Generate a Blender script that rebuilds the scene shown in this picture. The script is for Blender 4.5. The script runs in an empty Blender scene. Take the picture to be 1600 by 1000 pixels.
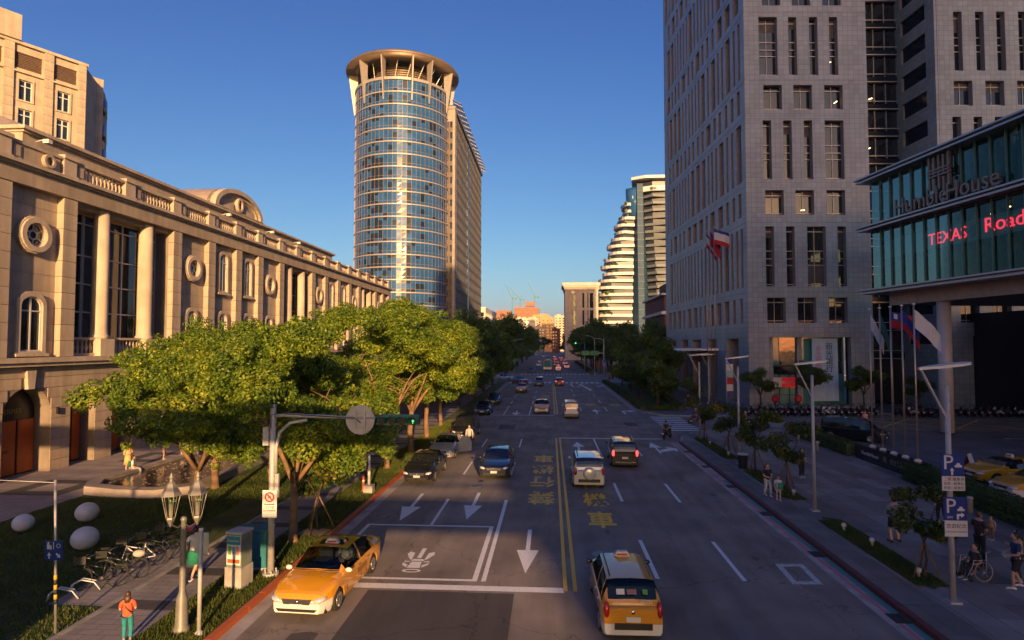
import bpy, math, random
import numpy as np
from mathutils import Vector, Matrix

R = math.radians
sc = bpy.context.scene
COL = sc.collection

# ------------------------------------------------------------------ camera
F_PX, CAM_H = 925.0, 8.0
YAW, PITCH = math.atan(60 / F_PX), math.atan(38 / F_PX)
cam_d = bpy.data.cameras.new('camera')
cam_d.lens = 36.0 * F_PX / 1600.0
cam_d.sensor_width = 36.0
cam_d.clip_start = 0.05
cam_d.clip_end = 20000.0
cam = bpy.data.objects.new('camera', cam_d)
cam.location = (0, 0, CAM_H)
cam.rotation_euler = (math.pi / 2 + PITCH, 0, YAW)
COL.objects.link(cam)
sc.camera = cam

# ------------------------------------------------------------------ sky and sun
SUN_EL, SUN_TAN_AZ = R(11.0), 0.22            # sun stands behind the camera, a little to the right
sun_az = math.atan(SUN_TAN_AZ)
sun_dir = Vector((math.sin(sun_az) * math.cos(SUN_EL), -math.cos(sun_az) * math.cos(SUN_EL), math.sin(SUN_EL)))
world = bpy.data.worlds.new('World')
sc.world = world
world.use_nodes = True
wn = world.node_tree
wn.nodes.clear()
wo = wn.nodes.new('ShaderNodeOutputWorld')
wb = wn.nodes.new('ShaderNodeBackground')
ws = wn.nodes.new('ShaderNodeTexSky')
ws.sky_type = 'NISHITA'
ws.sun_disc = False
ws.sun_elevation = SUN_EL
ws.sun_rotation = math.atan2(sun_dir.x, sun_dir.y)
ws.altitude = 20
ws.air_density = 1.0
ws.dust_density = 1.6
ws.ozone_density = 5.3
wb.inputs[1].default_value = 0.08
sep = wn.nodes.new('ShaderNodeSeparateColor'); com = wn.nodes.new('ShaderNodeCombineColor')
wn.links.new(ws.outputs[0], sep.inputs[0])
for _i, (_g, _k, _cap) in enumerate(((1.5, 0.88, 60.0), (1.36, 0.575, 60.0), (0.84, 0.94, 60.0))):   # one even grade of the whole sky
    _p = wn.nodes.new('ShaderNodeMath'); _p.operation = 'POWER'; _p.inputs[1].default_value = _g
    _m = wn.nodes.new('ShaderNodeMath'); _m.operation = 'MULTIPLY'; _m.inputs[1].default_value = _k
    _c = wn.nodes.new('ShaderNodeMath'); _c.operation = 'MINIMUM'; _c.inputs[1].default_value = _cap
    wn.links.new(sep.outputs[_i], _p.inputs[0]); wn.links.new(_p.outputs[0], _m.inputs[0]); wn.links.new(_m.outputs[0], _c.inputs[0]); wn.links.new(_c.outputs[0], com.inputs[_i])
wn.links.new(com.outputs[0], wb.inputs[0])
wn.links.new(wb.outputs[0], wo.inputs[0])
sun_d = bpy.data.lights.new('sun', 'SUN')
sun_d.energy = 3.7
sun_d.angle = R(0.55)
sun_d.color = (1.0, 0.60, 0.28)
sun = bpy.data.objects.new('sun', sun_d)
sun.rotation_euler = (-sun_dir).to_track_quat('-Z', 'Y').to_euler()
sun.location = (60, -150, 60)
COL.objects.link(sun)

# ------------------------------------------------------------------ render settings
sc.render.engine = 'CYCLES'
sc.view_settings.view_transform = 'Standard'
sc.view_settings.look = 'None'
sc.view_settings.exposure = 1.4
sc.view_settings.gamma = 1.0
sc.view_settings.use_curve_mapping = False
sc.cycles.use_denoising = True
sc.cycles.max_bounces = 6
sc.cycles.diffuse_bounces = 3
sc.cycles.glossy_bounces = 3
sc.cycles.transmission_bounces = 4
sc.cycles.transparent_max_bounces = 8
sc.cycles.caustics_reflective = False
sc.cycles.caustics_refractive = False

# ------------------------------------------------------------------ measuring helpers
_cp, _sp, _cy, _sy = math.cos(PITCH), math.sin(PITCH), math.cos(YAW), math.sin(YAW)
def _ray(u, v):
    x, y = (u - 800) / F_PX, (500 - v) / F_PX
    f, z = _cp - y * _sp, _sp + y * _cp
    return (x * _cy - f * _sy, x * _sy + f * _cy, z)
def G(u, v, z=0.0):
    """ground position measured in the photograph"""
    d = _ray(u, v); t = (z - CAM_H) / d[2]
    return (d[0] * t, d[1] * t)
def CW(xc, zc):
    """position in the frame of the street block that is turned with the tower"""
    return (xc * _cy - zc * _sy, xc * _sy + zc * _cy)

# ------------------------------------------------------------------ object helpers
def tag(o, label=None, cat=None, group=None, kind=None):
    if label: o['label'] = label
    if cat: o['category'] = cat
    if group: o['group'] = group
    if kind: o['kind'] = kind
    return o
def empty(name, loc=(0, 0, 0), rz=0.0, label=None, cat=None, group=None):
    o = bpy.data.objects.new(name, None)
    o.empty_display_size = 0.3
    o.location = (loc[0], loc[1], loc[2] if len(loc) > 2 else 0.0)
    o.rotation_euler = (0, 0, rz)
    COL.objects.link(o)
    return tag(o, label, cat, group)
def link(name, me, parent=None, loc=None, rot=None, scale=None):
    o = bpy.data.objects.new(name, me)
    COL.objects.link(o)
    if parent: o.parent = parent
    if loc: o.location = loc
    if rot: o.rotation_euler = rot
    if scale: o.scale = scale
    return o
def copy_tree(o, parent=None):
    c = o.copy(); COL.objects.link(c); c.parent = parent
    for ch in o.children: copy_tree(ch, c)
    return c
def place(o, loc, rz=0.0, s=None, label=None, group=None):
    o.location = (loc[0], loc[1], loc[2] if len(loc) > 2 else 0.0)
    o.rotation_euler = (0, 0, rz)
    if s: o.scale = (s, s, s)
    return tag(o, label, None, group)

class MB:
    """collects faces; build() links them as one mesh object"""
    def __init__(s): s.v, s.f, s.m, s.sm = [], [], [], []
    def add(s, vs, fs, m=0, smooth=False):
        b = len(s.v); s.v.extend(vs)
        for f in fs:
            s.f.append(tuple(b + i for i in f)); s.m.append(m); s.sm.append(smooth)
        return s
    def quad(s, a, b, c, d, m=0): return s.add([a, b, c, d], [(0, 1, 2, 3)], m)
    def box(s, c, d, rz=0.0, m=0, taper=1.0, ry=0.0, rx=0.0):
        hx, hy, hz = d[0] / 2, d[1] / 2, d[2] / 2
        vs = []
        M = Matrix.Rotation(rz, 3, 'Z') @ Matrix.Rotation(ry, 3, 'Y') @ Matrix.Rotation(rx, 3, 'X')
        for z in (-hz, hz):
            k = taper if z > 0 else 1.0
            for x, y in ((-hx, -hy), (hx, -hy), (hx, hy), (-hx, hy)):
                p = M @ Vector((x * k, y * k, z))
                vs.append((p.x + c[0], p.y + c[1], p.z + c[2]))
        return s.add(vs, [(3, 2, 1, 0), (4, 5, 6, 7), (0, 1, 5, 4), (1, 2, 6, 5), (2, 3, 7, 6), (3, 0, 4, 7)], m)
    def span(s, x0, x1, y0, y1, z0, z1, m=0):
        return s.box(((x0 + x1) / 2, (y0 + y1) / 2, (z0 + z1) / 2), (abs(x1 - x0), abs(y1 - y0), abs(z1 - z0)), 0, m)
    def bar(s, a, b, w, h=None, m=0, up=(0, 0, 1)):
        h = h or w
        a, b = Vector(a), Vector(b); t = (b - a).normalized(); u = Vector(up)
        if abs(t.dot(u)) > 0.98: u = Vector((0, 1, 0))
        r = t.cross(u).normalized() * (w / 2); q = r.cross(t).normalized() * (h / 2)
        vs = [tuple(p + x) for p in (a, b) for x in (-r - q, r - q, r + q, -r + q)]
        return s.add(vs, [(3, 2, 1, 0), (4, 5, 6, 7), (0, 1, 5, 4), (1, 2, 6, 5), (2, 3, 7, 6), (3, 0, 4, 7)], m)
    def tube(s, pts, rad, n=8, m=0, caps=True, smooth=True, flat=1.0):
        pts = [Vector(p) for p in pts]
        if not hasattr(rad, '__len__'): rad = [rad] * len(pts)
        vs, fs = [], []
        u = None
        for i, p in enumerate(pts):
            t = (pts[min(i + 1, len(pts) - 1)] - pts[max(i - 1, 0)]).normalized()
            if u is None:
                u = t.cross(Vector((0, 0, 1)))
                if u.length < 0.05: u = t.cross(Vector((0, 1, 0)))
            else:
                u = u - t * u.dot(t)
            u = u.normalized(); w = t.cross(u)
            for k in range(n):
                a = 2 * math.pi * k / n
                vs.append(tuple(p + (u * math.cos(a) + w * math.sin(a) * flat) * rad[i]))
        for i in range(len(pts) - 1):
            for k in range(n):
                fs.append((i * n + k, i * n + (k + 1) % n, (i + 1) * n + (k + 1) % n, (i + 1) * n + k))
        s.add(vs, fs, m, smooth)
        if caps:
            b = len(s.v) - len(vs)
            s.f.append(tuple(b + k for k in reversed(range(n)))); s.m.append(m); s.sm.append(False)
            e = b + (len(pts) - 1) * n
            s.f.append(tuple(e + k for k in range(n))); s.m.append(m); s.sm.append(False)
        return s
    def cyl(s, x, y, z0, z1, r, n=12, m=0, r1=None, smooth=True):
        return s.tube([(x, y, z0), (x, y, z1)], [r, r if r1 is None else r1], n, m, True, smooth)
    def lathe(s, prof, c=(0, 0, 0), n=12, m=0, smooth=True):
        vs, fs = [], []
        for r, z in prof:
            for k in range(n):
                a = 2 * math.pi * k / n
                vs.append((c[0] + r * math.cos(a), c[1] + r * math.sin(a), c[2] + z))
        for i in range(len(prof) - 1):
            for k in range(n):
                fs.append((i * n + k, i * n + (k + 1) % n, (i + 1) * n + (k + 1) % n, (i + 1) * n + k))
        fs.append(tuple(reversed(range(n)))); fs.append(tuple((len(prof) - 1) * n + k for k in range(n)))
        return s.add(vs, fs, m, smooth)
    def ball(s, c, r, n=12, k=8, m=0, M=None):
        if not hasattr(r, '__len__'): r = (r, r, r)
        vs, fs = [], []
        for i in range(k + 1):
            t = math.pi * i / k
            for j in range(n):
                a = 2 * math.pi * j / n
                p = Vector((r[0] * math.sin(t) * math.cos(a), r[1] * math.sin(t) * math.sin(a), r[2] * math.cos(t)))
                if M: p = M @ p
                vs.append((p.x + c[0], p.y + c[1], p.z + c[2]))
        for i in range(k):
            for j in range(n):
                fs.append(((i + 1) * n + j, (i + 1) * n + (j + 1) % n, i * n + (j + 1) % n, i * n + j))
        return s.add(vs, fs, m, True)
    def prism(s, poly, z0, z1, m=0, bottom=True):
        n = len(poly)
        vs = [(p[0], p[1], z0) for p in poly] + [(p[0], p[1], z1) for p in poly]
        fs = [(k, (k + 1) % n, n + (k + 1) % n, n + k) for k in range(n)] + [tuple(n + k for k in range(n))]
        if bottom: fs.append(tuple(reversed(range(n))))
        return s.add(vs, fs, m)
    def extrude(s, poly, fn, d0, d1, m=0):
        """poly of (a, b) pairs swept from depth d0 to d1; fn(a, b, d) gives the point"""
        n = len(poly)
        vs = [fn(a, b, d0) for a, b in poly] + [fn(a, b, d1) for a, b in poly]
        fs = [(k, (k + 1) % n, n + (k + 1) % n, n + k) for k in range(n)] + [tuple(n + k for k in range(n)), tuple(reversed(range(n)))]
        return s.add(vs, fs, m)
    def ring(s, outer, inner, fn, d0, d1, m=0):
        """frame between two closed outlines of equal length, from depth d0 to d1"""
        n = len(outer)
        vs = [fn(a, b, d) for d in (d0, d1) for L in (outer, inner) for a, b in L]
        fs = []
        for k in range(n):
            j = (k + 1) % n
            o0, o1, i0, i1 = k, j, n + k, n + j
            fs += [(2 * n + o0, 2 * n + o1, 2 * n + i1, 2 * n + i0), (o1, o0, i0, i1),
                   (o0, o1, 2 * n + o1, 2 * n + o0), (i1, i0, 2 * n + i0, 2 * n + i1)]
        return s.add(vs, fs, m)
    def mesh(s, name, mats):
        me = bpy.data.meshes.new(name)
        me.from_pydata(s.v, [], s.f)
        if not isinstance(mats, (list, tuple)): mats = [mats]
        for q in mats: me.materials.append(q)
        me.polygons.foreach_set('material_index', s.m)
        me.polygons.foreach_set('use_smooth', s.sm)
        me.update()
        return me
    def build(s, name, mats, parent=None, loc=None, rot=None):
        return link(name, s.mesh(name, mats), parent, loc, rot)

def arch_outline(w, z0, z1, rise, n=8):
    """rectangle with a segmental arched head: list of (a, b), counter-clockwise from bottom left"""
    pts = [(-w / 2, z0), (w / 2, z0)]
    for k in range(n + 1):
        a = math.pi * k / n
        pts.append((w / 2 * math.cos(a), z1 - rise + rise * math.sin(a)))
    return pts
def circle_outline(r, cz=0.0, n=20, ca=0.0):
    return [(ca + r * math.cos(2 * math.pi * k / n), cz + r * math.sin(2 * math.pi * k / n)) for k in range(n)]
def holed(mb, W0, W1, Z0, Z1, holes, fn, depth, m=0, mr=None):
    """a wall sheet with rectangular openings (a0, a1, z0, z1) and their reveals; fn(a, z, d) with d going in"""
    A = sorted({W0, W1, *[min(max(h[i], W0), W1) for h in holes for i in (0, 1)]})
    Z = sorted({Z0, Z1, *[min(max(h[i], Z0), Z1) for h in holes for i in (2, 3)]})
    for i in range(len(A) - 1):
        run = None
        for j in range(len(Z) - 1):
            ca, cz = (A[i] + A[i + 1]) / 2, (Z[j] + Z[j + 1]) / 2
            inside = any(h[0] < ca < h[1] and h[2] < cz < h[3] for h in holes)
            if not inside:
                if run is None: run = Z[j]
            if run is not None and (inside or j == len(Z) - 2):
                top = Z[j] if inside else Z[j + 1]
                mb.quad(fn(A[i], run, 0), fn(A[i + 1], run, 0), fn(A[i + 1], top, 0), fn(A[i], top, 0), m)
                run = None
    mr = m if mr is None else mr
    for a0, a1, z0, z1 in holes:
        for (p, q) in (((a0, z0), (a0, z1)), ((a0, z1), (a1, z1)), ((a1, z1), (a1, z0)), ((a1, z0), (a0, z0))):
            mb.quad(fn(*p, 0), fn(*q, 0), fn(*q, depth), fn(*p, depth), mr)

_txt = {}
_tx = bpy.data.scenes.new('lettering_scratch')
def text_mesh(body, size, mat, extrude=0.0, align='CENTER', vertical=False, bold=0.0):
    """lettering as a mesh lying in the local XY plane"""
    key = (body, size, mat.name, extrude, align, vertical, bold)
    if key in _txt: return _txt[key]
    cu = bpy.data.curves.new('lettering', 'FONT')
    cu.body = '\n'.join(body) if vertical else body
    cu.size = size; cu.extrude = extrude; cu.align_x = align; cu.align_y = 'CENTER'
    cu.resolution_u = 3; cu.offset = bold
    if vertical: cu.space_line = 0.95
    o = bpy.data.objects.new('lettering', cu); _tx.collection.objects.link(o)
    _tx.view_layers[0].update(); dg = _tx.view_layers[0].depsgraph
    me = bpy.data.meshes.new_from_object(o.evaluated_get(dg))
    bpy.data.objects.remove(o); bpy.data.curves.remove(cu)
    me.materials.clear(); me.materials.append(mat)
    _txt[key] = me
    return me
def lettering(name, body, size, mat, parent, loc, rot=(0, 0, 0), extrude=0.004, scale=None, vertical=False, align='CENTER', bold=0.0):
    return link(name, text_mesh(body, size, mat, extrude, align, vertical, bold), parent, loc, rot, scale)

# ------------------------------------------------------------------ materials
_mats = {}
def mat(name, rgb, rough=0.6, metal=0.0, var=0.12, scale=2.0, bump=0.0, bscale=40.0, spec=0.5, coat=0.0, emit=None, es=1.0, dirt=0.0, obj=True):
    if name in _mats: return _mats[name]
    m = bpy.data.materials.new(name); m.use_nodes = True
    nt = m.node_tree; b = nt.nodes['Principled BSDF']
    b.inputs['Base Color'].default_value = (*rgb, 1)
    b.inputs['Roughness'].default_value = rough
    b.inputs['Metallic'].default_value = metal
    b.inputs['Specular IOR Level'].default_value = spec
    b.inputs['Coat Weight'].default_value = coat
    if emit:
        b.inputs['Emission Color'].default_value = (*emit, 1)
        b.inputs['Emission Strength'].default_value = es
    tc = nt.nodes.new('ShaderNodeTexCoord')
    if var > 0:
        nz = nt.nodes.new('ShaderNodeTexNoise'); nz.inputs['Scale'].default_value = scale; nz.inputs['Detail'].default_value = 6
        nt.links.new(tc.outputs['Object'], nz.inputs['Vector'])
        mr = nt.nodes.new('ShaderNodeMapRange')
        mr.inputs['From Min'].default_value = 0.3; mr.inputs['From Max'].default_value = 0.7
        mr.inputs['To Min'].default_value = 1 - var; mr.inputs['To Max'].default_value = 1 + var
        nt.links.new(nz.outputs['Fac'], mr.inputs['Value'])
        mx = nt.nodes.new('ShaderNodeMix'); mx.data_type = 'RGBA'; mx.blend_type = 'MULTIPLY'; mx.inputs[0].default_value = 1
        mx.inputs[6].default_value = (*rgb, 1)
        nt.links.new(mr.outputs[0], mx.inputs[7])
        nt.links.new(mx.outputs[2], b.inputs['Base Color'])
    if bump > 0:
        nb = nt.nodes.new('ShaderNodeTexNoise'); nb.inputs['Scale'].default_value = bscale; nb.inputs['Detail'].default_value = 4
        nt.links.new(tc.outputs['Object'], nb.inputs['Vector'])
        bp = nt.nodes.new('ShaderNodeBump'); bp.inputs['Strength'].default_value = bump; bp.inputs['Distance'].default_value = 0.02
        nt.links.new(nb.outputs['Fac'], bp.inputs['Height']); nt.links.new(bp.outputs[0], b.inputs['Normal'])
    _mats[name] = m
    return m
def nodes_of(m): return m.node_tree, m.node_tree.nodes['Principled BSDF']
# ================================================================== MATERIALS OF THE SETTING
def asphalt_mat(name, rgb, fine=110.0, stain=0.28):
    m = mat(name, rgb, 0.82, var=0, spec=0.35)
    nt, b = nodes_of(m); N = nt.nodes; L = nt.links
    tc = N.new('ShaderNodeTexCoord')
    n1 = N.new('ShaderNodeTexNoise'); n1.inputs['Scale'].default_value = fine; n1.inputs['Detail'].default_value = 3
    n2 = N.new('ShaderNodeTexNoise'); n2.inputs['Scale'].default_value = 0.35; n2.inputs['Detail'].default_value = 7
    mp = N.new('ShaderNodeMapping'); mp.inputs['Scale'].default_value = (1.6, 0.16, 1)      # wheel tracks run along the street
    n3 = N.new('ShaderNodeTexNoise'); n3.inputs['Scale'].default_value = 1.0; n3.inputs['Detail'].default_value = 5
    vo = N.new('ShaderNodeTexVoronoi'); vo.feature = 'DISTANCE_TO_EDGE'; vo.inputs['Scale'].default_value = 0.22
    L.new(tc.outputs['Object'], mp.inputs[0]); L.new(mp.outputs[0], n3.inputs[0])
    for q in (n1, n2): L.new(tc.outputs['Object'], q.inputs[0])
    nw = N.new('ShaderNodeTexNoise'); nw.inputs['Scale'].default_value = 1.3; nw.inputs['Detail'].default_value = 5
    ad = N.new('ShaderNodeVectorMath'); ad.operation = 'MULTIPLY_ADD'; ad.inputs[1].default_value = (1.6, 1.6, 0)
    L.new(tc.outputs['Object'], nw.inputs[0]); L.new(nw.outputs['Color'], ad.inputs[0]); L.new(tc.outputs['Object'], ad.inputs[2])
    L.new(ad.outputs[0], vo.inputs[0])
    def rng(src, lo, hi, a, c):
        r = N.new('ShaderNodeMapRange'); r.inputs[1].default_value = lo; r.inputs[2].default_value = hi
        r.inputs[3].default_value = a; r.inputs[4].default_value = c
        L.new(src, r.inputs[0]); return r.outputs[0]
    def mul(x, y):
        q = N.new('ShaderNodeMath'); q.operation = 'MULTIPLY'; L.new(x, q.inputs[0]); L.new(y, q.inputs[1]); return q.outputs[0]
    f = mul(rng(n1.outputs[0], .3, .7, .72, 1.3), rng(n2.outputs[0], .3, .7, 1 - stain, 1 + stain))
    f = mul(f, rng(n3.outputs[0], .35, .65, .88, 1.14))
    f = mul(f, rng(vo.outputs['Distance'], 0.0, 0.006, .55, 1.0))
    mx = N.new('ShaderNodeMix'); mx.data_type = 'RGBA'; mx.blend_type = 'MULTIPLY'; mx.inputs[0].default_value = 1
    mx.inputs[6].default_value = (*rgb, 1); L.new(f, mx.inputs[7]); L.new(mx.outputs[2], b.inputs['Base Color'])
    bp = N.new('ShaderNodeBump'); bp.inputs['Strength'].default_value = 0.5; bp.inputs['Distance'].default_value = 0.01
    L.new(n1.outputs[0], bp.inputs['Height']); L.new(bp.outputs[0], b.inputs['Normal'])
    return m
def paver_mat(name, c1, c2, cm, w, h, mortar=0.012, rough=0.75, rz=0.0, offset=0.5, bump=0.4, var=0.2, bias=0.0):
    m = mat(name, c1, rough, var=0, spec=0.4)
    nt, b = nodes_of(m); N = nt.nodes; L = nt.links
    tc = N.new('ShaderNodeTexCoord'); mp = N.new('ShaderNodeMapping'); mp.inputs['Rotation'].default_value = (0, 0, rz)
    br = N.new('ShaderNodeTexBrick'); br.inputs['Scale'].default_value = 1.0
    br.inputs['Brick Width'].default_value = w; br.inputs['Row Height'].default_value = h
    br.inputs['Mortar Size'].default_value = mortar; br.offset = offset; br.inputs['Bias'].default_value = bias
    br.inputs['Color1'].default_value = (*c1, 1); br.inputs['Color2'].default_value = (*c2, 1); br.inputs['Mortar'].default_value = (*cm, 1)
    nz = N.new('ShaderNodeTexNoise'); nz.inputs['Scale'].default_value = 0.9; nz.inputs['Detail'].default_value = 8
    mr = N.new('ShaderNodeMapRange'); mr.inputs[1].default_value = .3; mr.inputs[2].default_value = .7
    mr.inputs[3].default_value = 1 - var; mr.inputs[4].default_value = 1 + var
    mx = N.new('ShaderNodeMix'); mx.data_type = 'RGBA'; mx.blend_type = 'MULTIPLY'; mx.inputs[0].default_value = 1
    L.new(tc.outputs['Object'], mp.inputs[0]); L.new(mp.outputs[0], br.inputs[0]); L.new(tc.outputs['Object'], nz.inputs[0])
    L.new(nz.outputs[0], mr.inputs[0]); L.new(br.outputs['Color'], mx.inputs[6]); L.new(mr.outputs[0], mx.inputs[7])
    L.new(mx.outputs[2], b.inputs['Base Color'])
    bp = N.new('ShaderNodeBump'); bp.inputs['Strength'].default_value = bump; bp.inputs['Distance'].default_value = 0.01; bp.invert = True
    L.new(br.outputs['Fac'], bp.inputs['Height']); L.new(bp.outputs[0], b.inputs['Normal'])
    return m
def worn_paint(name, rgb, amount=0.35, under=(0.06, 0.058, 0.056)):
    m = mat(name, rgb, 0.6, var=0, spec=0.4)
    nt, b = nodes_of(m); N = nt.nodes; L = nt.links
    tc = N.new('ShaderNodeTexCoord'); n1 = N.new('ShaderNodeTexNoise'); n1.inputs['Scale'].default_value = 9; n1.inputs['Detail'].default_value = 9
    n1.inputs['Roughness'].default_value = 0.75
    cr = N.new('ShaderNodeValToRGB'); cr.color_ramp.elements[0].position = 0.62 - amount * 0.3; cr.color_ramp.elements[1].position = 0.70 - amount * 0.12
    cr.color_ramp.elements[0].color = (*rgb, 1); cr.color_ramp.elements[1].color = (*[(a * .35 + u_ * .65) for a, u_ in zip(rgb, under)], 1)
    L.new(tc.outputs['Object'], n1.inputs[0]); L.new(n1.outputs[0], cr.inputs[0])
    L.new(cr.outputs[0], b.inputs['Base Color'])
    return m

M_ASPH = asphalt_mat('asphalt', (0.215, 0.180, 0.146))
M_PATCH = asphalt_mat('asphalt_patch', (0.075, 0.066, 0.060), 140, 0.15)
M_YARD = asphalt_mat('forecourt_asphalt', (0.13, 0.125, 0.125))
M_URBAN = mat('urban_ground', (0.10, 0.098, 0.092), 0.9, var=0.3, scale=0.05)
M_WHITE = worn_paint('white_road_paint', (0.74, 0.72, 0.68), 0.25)
M_YELLOW = worn_paint('yellow_road_paint', (0.88, 0.52, 0.04), 0.2)
M_YWORN = worn_paint('worn_yellow_paint', (0.85, 0.52, 0.06), 0.42)
M_WWORN = worn_paint('worn_white_paint', (0.66, 0.65, 0.62), 0.7)
M_RED = worn_paint('worn_red_paint', (0.62, 0.13, 0.16), 0.5, (0.2, 0.19, 0.18))
M_GREEN = worn_paint('worn_green_paint', (0.08, 0.26, 0.22), 0.5, (0.16, 0.16, 0.15))
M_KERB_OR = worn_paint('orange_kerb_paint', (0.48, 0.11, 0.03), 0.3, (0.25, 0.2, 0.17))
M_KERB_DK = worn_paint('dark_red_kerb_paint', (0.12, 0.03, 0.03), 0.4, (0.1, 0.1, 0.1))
M_KERB = mat('kerb_stone', (0.26, 0.25, 0.235), 0.85, var=0.25, scale=1.5, bump=0.2)
M_GUTTER = mat('gutter_concrete', (0.36, 0.32, 0.29), 0.9, var=0.3, scale=1.2, bump=0.2)
M_WALK = paver_mat('sidewalk_pavers', (0.27, 0.235, 0.215), (0.23, 0.205, 0.19), (0.12, 0.11, 0.10), 0.6, 0.3)
M_WALKDK = paver_mat('dark_pavers', (0.085, 0.078, 0.075), (0.07, 0.066, 0.064), (0.04, 0.04, 0.04), 0.6, 0.3)
M_PLAZAL = paver_mat('plaza_pavers', (0.31, 0.26, 0.23), (0.28, 0.235, 0.21), (0.16, 0.14, 0.13), 1.2, 0.6, 0.015)
M_PLAZAR = paver_mat('granite_pavers', (0.140, 0.120, 0.104), (0.29, 0.255, 0.225), (0.075, 0.066, 0.058), 2.6, 0.85, 0.012, 0.55, R(90), 0.37)
M_R2 = paver_mat('tower_pavers', (0.17, 0.165, 0.165), (0.13, 0.13, 0.135), (0.07, 0.07, 0.07), 0.9, 0.9, 0.012)
M_SOIL = mat('soil', (0.075, 0.055, 0.035), 0.95, var=0.35, scale=1.2, bump=0.5, bscale=20)
M_TURF = mat('turf', (0.052, 0.075, 0.016), 0.95, var=0.45, scale=0.8, bump=0.6, bscale=30)
M_STEEL = mat('galvanised_steel', (0.42, 0.41, 0.39), 0.45, 0.6, var=0.12, scale=3)
M_DARK = mat('dark_iron', (0.03, 0.03, 0.032), 0.6, var=0.15)

# ================================================================== GROUND, ROADS, PAVEMENTS
def sheet(name, x0, x1, y0, y1, z, m, parent=None, kind='structure'):
    o = MB().quad((x0, y0, z), (x1, y0, z), (x1, y1, z), (x0, y1, z)).build(name, m, parent)
    if not parent: tag(o, kind=kind)
    return o
def slab(name, poly, z0, z1, m, parent=None):
    o = MB().prism(poly, z0, z1).build(name, m, parent)
    if not parent: tag(o, kind='structure')
    return o
sheet('ground', -2600, 2600, -600, 3900, -0.03, M_URBAN)
road = sheet('road', -9.2, 10.5, -120, 900, 0.0, M_ASPH)
sheet('side_street', 10.5, 140, 48, 70.4, 0.0, M_ASPH)
sheet('cross_street', -140, -9.2, 128, 156, 0.0, M_ASPH)
sheet('cross_street', 10.5, 140, 128, 156, 0.0, M_ASPH)
sheet('forecourt', 21.6, 75, -10, 57.4, 0.004, M_YARD)
sheet('asphalt_patch', -5.95, -1.18, -12, 19.3, 0.004, M_PATCH, road)

# left block, with pavement, verge, lawn and plaza laid on it
slab('pavement_block', [(-9.05, -120), (-9.05, 124), (-12, 127.5), (-140, 127.5), (-140, -120)], -0.02, 0.13, M_SOIL)
slab('pavement_block', [(-12, 156.5), (-9.05, 160), (-9.05, 800), (-140, 800), (-140, 156.5)], -0.02, 0.13, M_WALK)
slab('pavement_block', [(10.4, 160), (13.5, 156.5), (140, 156.5), (140, 800), (10.4, 800)], -0.02, 0.13, M_WALK)
pav_l = sheet('pavement', -13.2, -11.15, -40, 124, 0.136, M_WALK)
for k in range(34):
    MB().quad((-13.2, 0, 0), (-11.15, 0, 0), (-11.15, .62, 0), (-13.2, .62, 0)).build('paver_band', M_WALKDK, pav_l, (0, 9.2 + 2.65 * k, 0.141)) if k == 0 else None
    if k == 0: band_me = pav_l.children[0].data
    else: link('paver_band', band_me, pav_l, (0, 9.2 + 2.65 * k, 0.141))
sheet('lawn', -24.3, -13.35, -40, 60, 0.138, M_TURF)
sheet('verge', -11.15, -9.3, -40, 124, 0.138, M_TURF)
plz = sheet('plaza_paving', -34, -24.3, -40, 124, 0.137, M_PLAZAL)
edge_me = MB().box((0, 0, 0), (0.15, 0.98, 0.16)).mesh('edging_stone', M_KERB)
le = empty('lawn_edging', (-13.27, 0, 0)); tag(le, kind='structure')
for k in range(46): link('edging_stone', edge_me, le, (0, 8 + k, 0.1))
pe = empty('plaza_edging', (-24.3, 0, 0)); tag(pe, kind='structure')
for k in range(21): link('edging_stone', edge_me, pe, (0, 8.5 + k, 0.1))
def dia(x, y, w, h, z, m):
    MB().quad((x - w, y - h, z), (x + w, y - h, z), (x + w, y + h, z), (x - w, y + h, z)).build('paving_panel', m, plz)
for yy in (22.4, 31.2, 40.0, 48.8):
    dia(-27.3, yy, 1.75, 1.7, 0.141, M_WALKDK); dia(-27.3, yy, 0.85, 0.85, 0.145, M_PLAZAL)
sheet('bicycle_parking_pad', -15.2, -13.35, 17.3, 22.6, 0.143, M_WALK)
# bare sandy patches where people step over the verge
for (x0, x1, y0, y1) in ((-10.7, -9.35, 23.6, 25.4), (-10.6, -9.4, 30.2, 36.2), (-11, -9.35, 58.5, 62)):
    MB().prism([(x0, y0), (x1 - .2, y0 - .3), (x1, y1 - .4), (x0 + .4, y1)], 0.139, 0.145).build('bare_earth', mat('sandy_earth', (0.23, 0.16, 0.10), 0.95, var=.3, scale=2, bump=.4, bscale=25), None)['kind'] = 'structure'

# kerbs as single stones
ks_me = MB().box((0, 0, 0), (0.2, 0.985, 0.2)).mesh('kerb_stone', M_KERB_OR)
kl = empty('left_kerb', (-9.12, 0, 0)); tag(kl, kind='structure')
for k in range(70): link('kerb_stone', ks_me, kl, (random.uniform(-.004, .004), 10 + k, 0.06 + random.uniform(-.004, .004)))
tag(MB().span(-9.22, -9.03, 80, 124, -.03, .16).build('left_kerb_far', M_KERB, None), kind='structure')
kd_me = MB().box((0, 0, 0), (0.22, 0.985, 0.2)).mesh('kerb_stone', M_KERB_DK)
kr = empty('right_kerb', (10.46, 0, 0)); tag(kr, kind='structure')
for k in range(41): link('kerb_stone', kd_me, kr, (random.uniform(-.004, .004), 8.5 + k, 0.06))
sheet('left_gutter', -9.02, -8.55, 5, 124, 0.004, M_GUTTER)
gut = sheet('right_gutter', 9.66, 10.35, 5, 49.5, 0.004, M_GUTTER)
sheet('red_line', 9.9, 10.02, 5, 49.5, 0.008, M_RED, gut)
sheet('green_line', 10.1, 10.34, 5, 36, 0.008, M_GREEN, gut)
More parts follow.
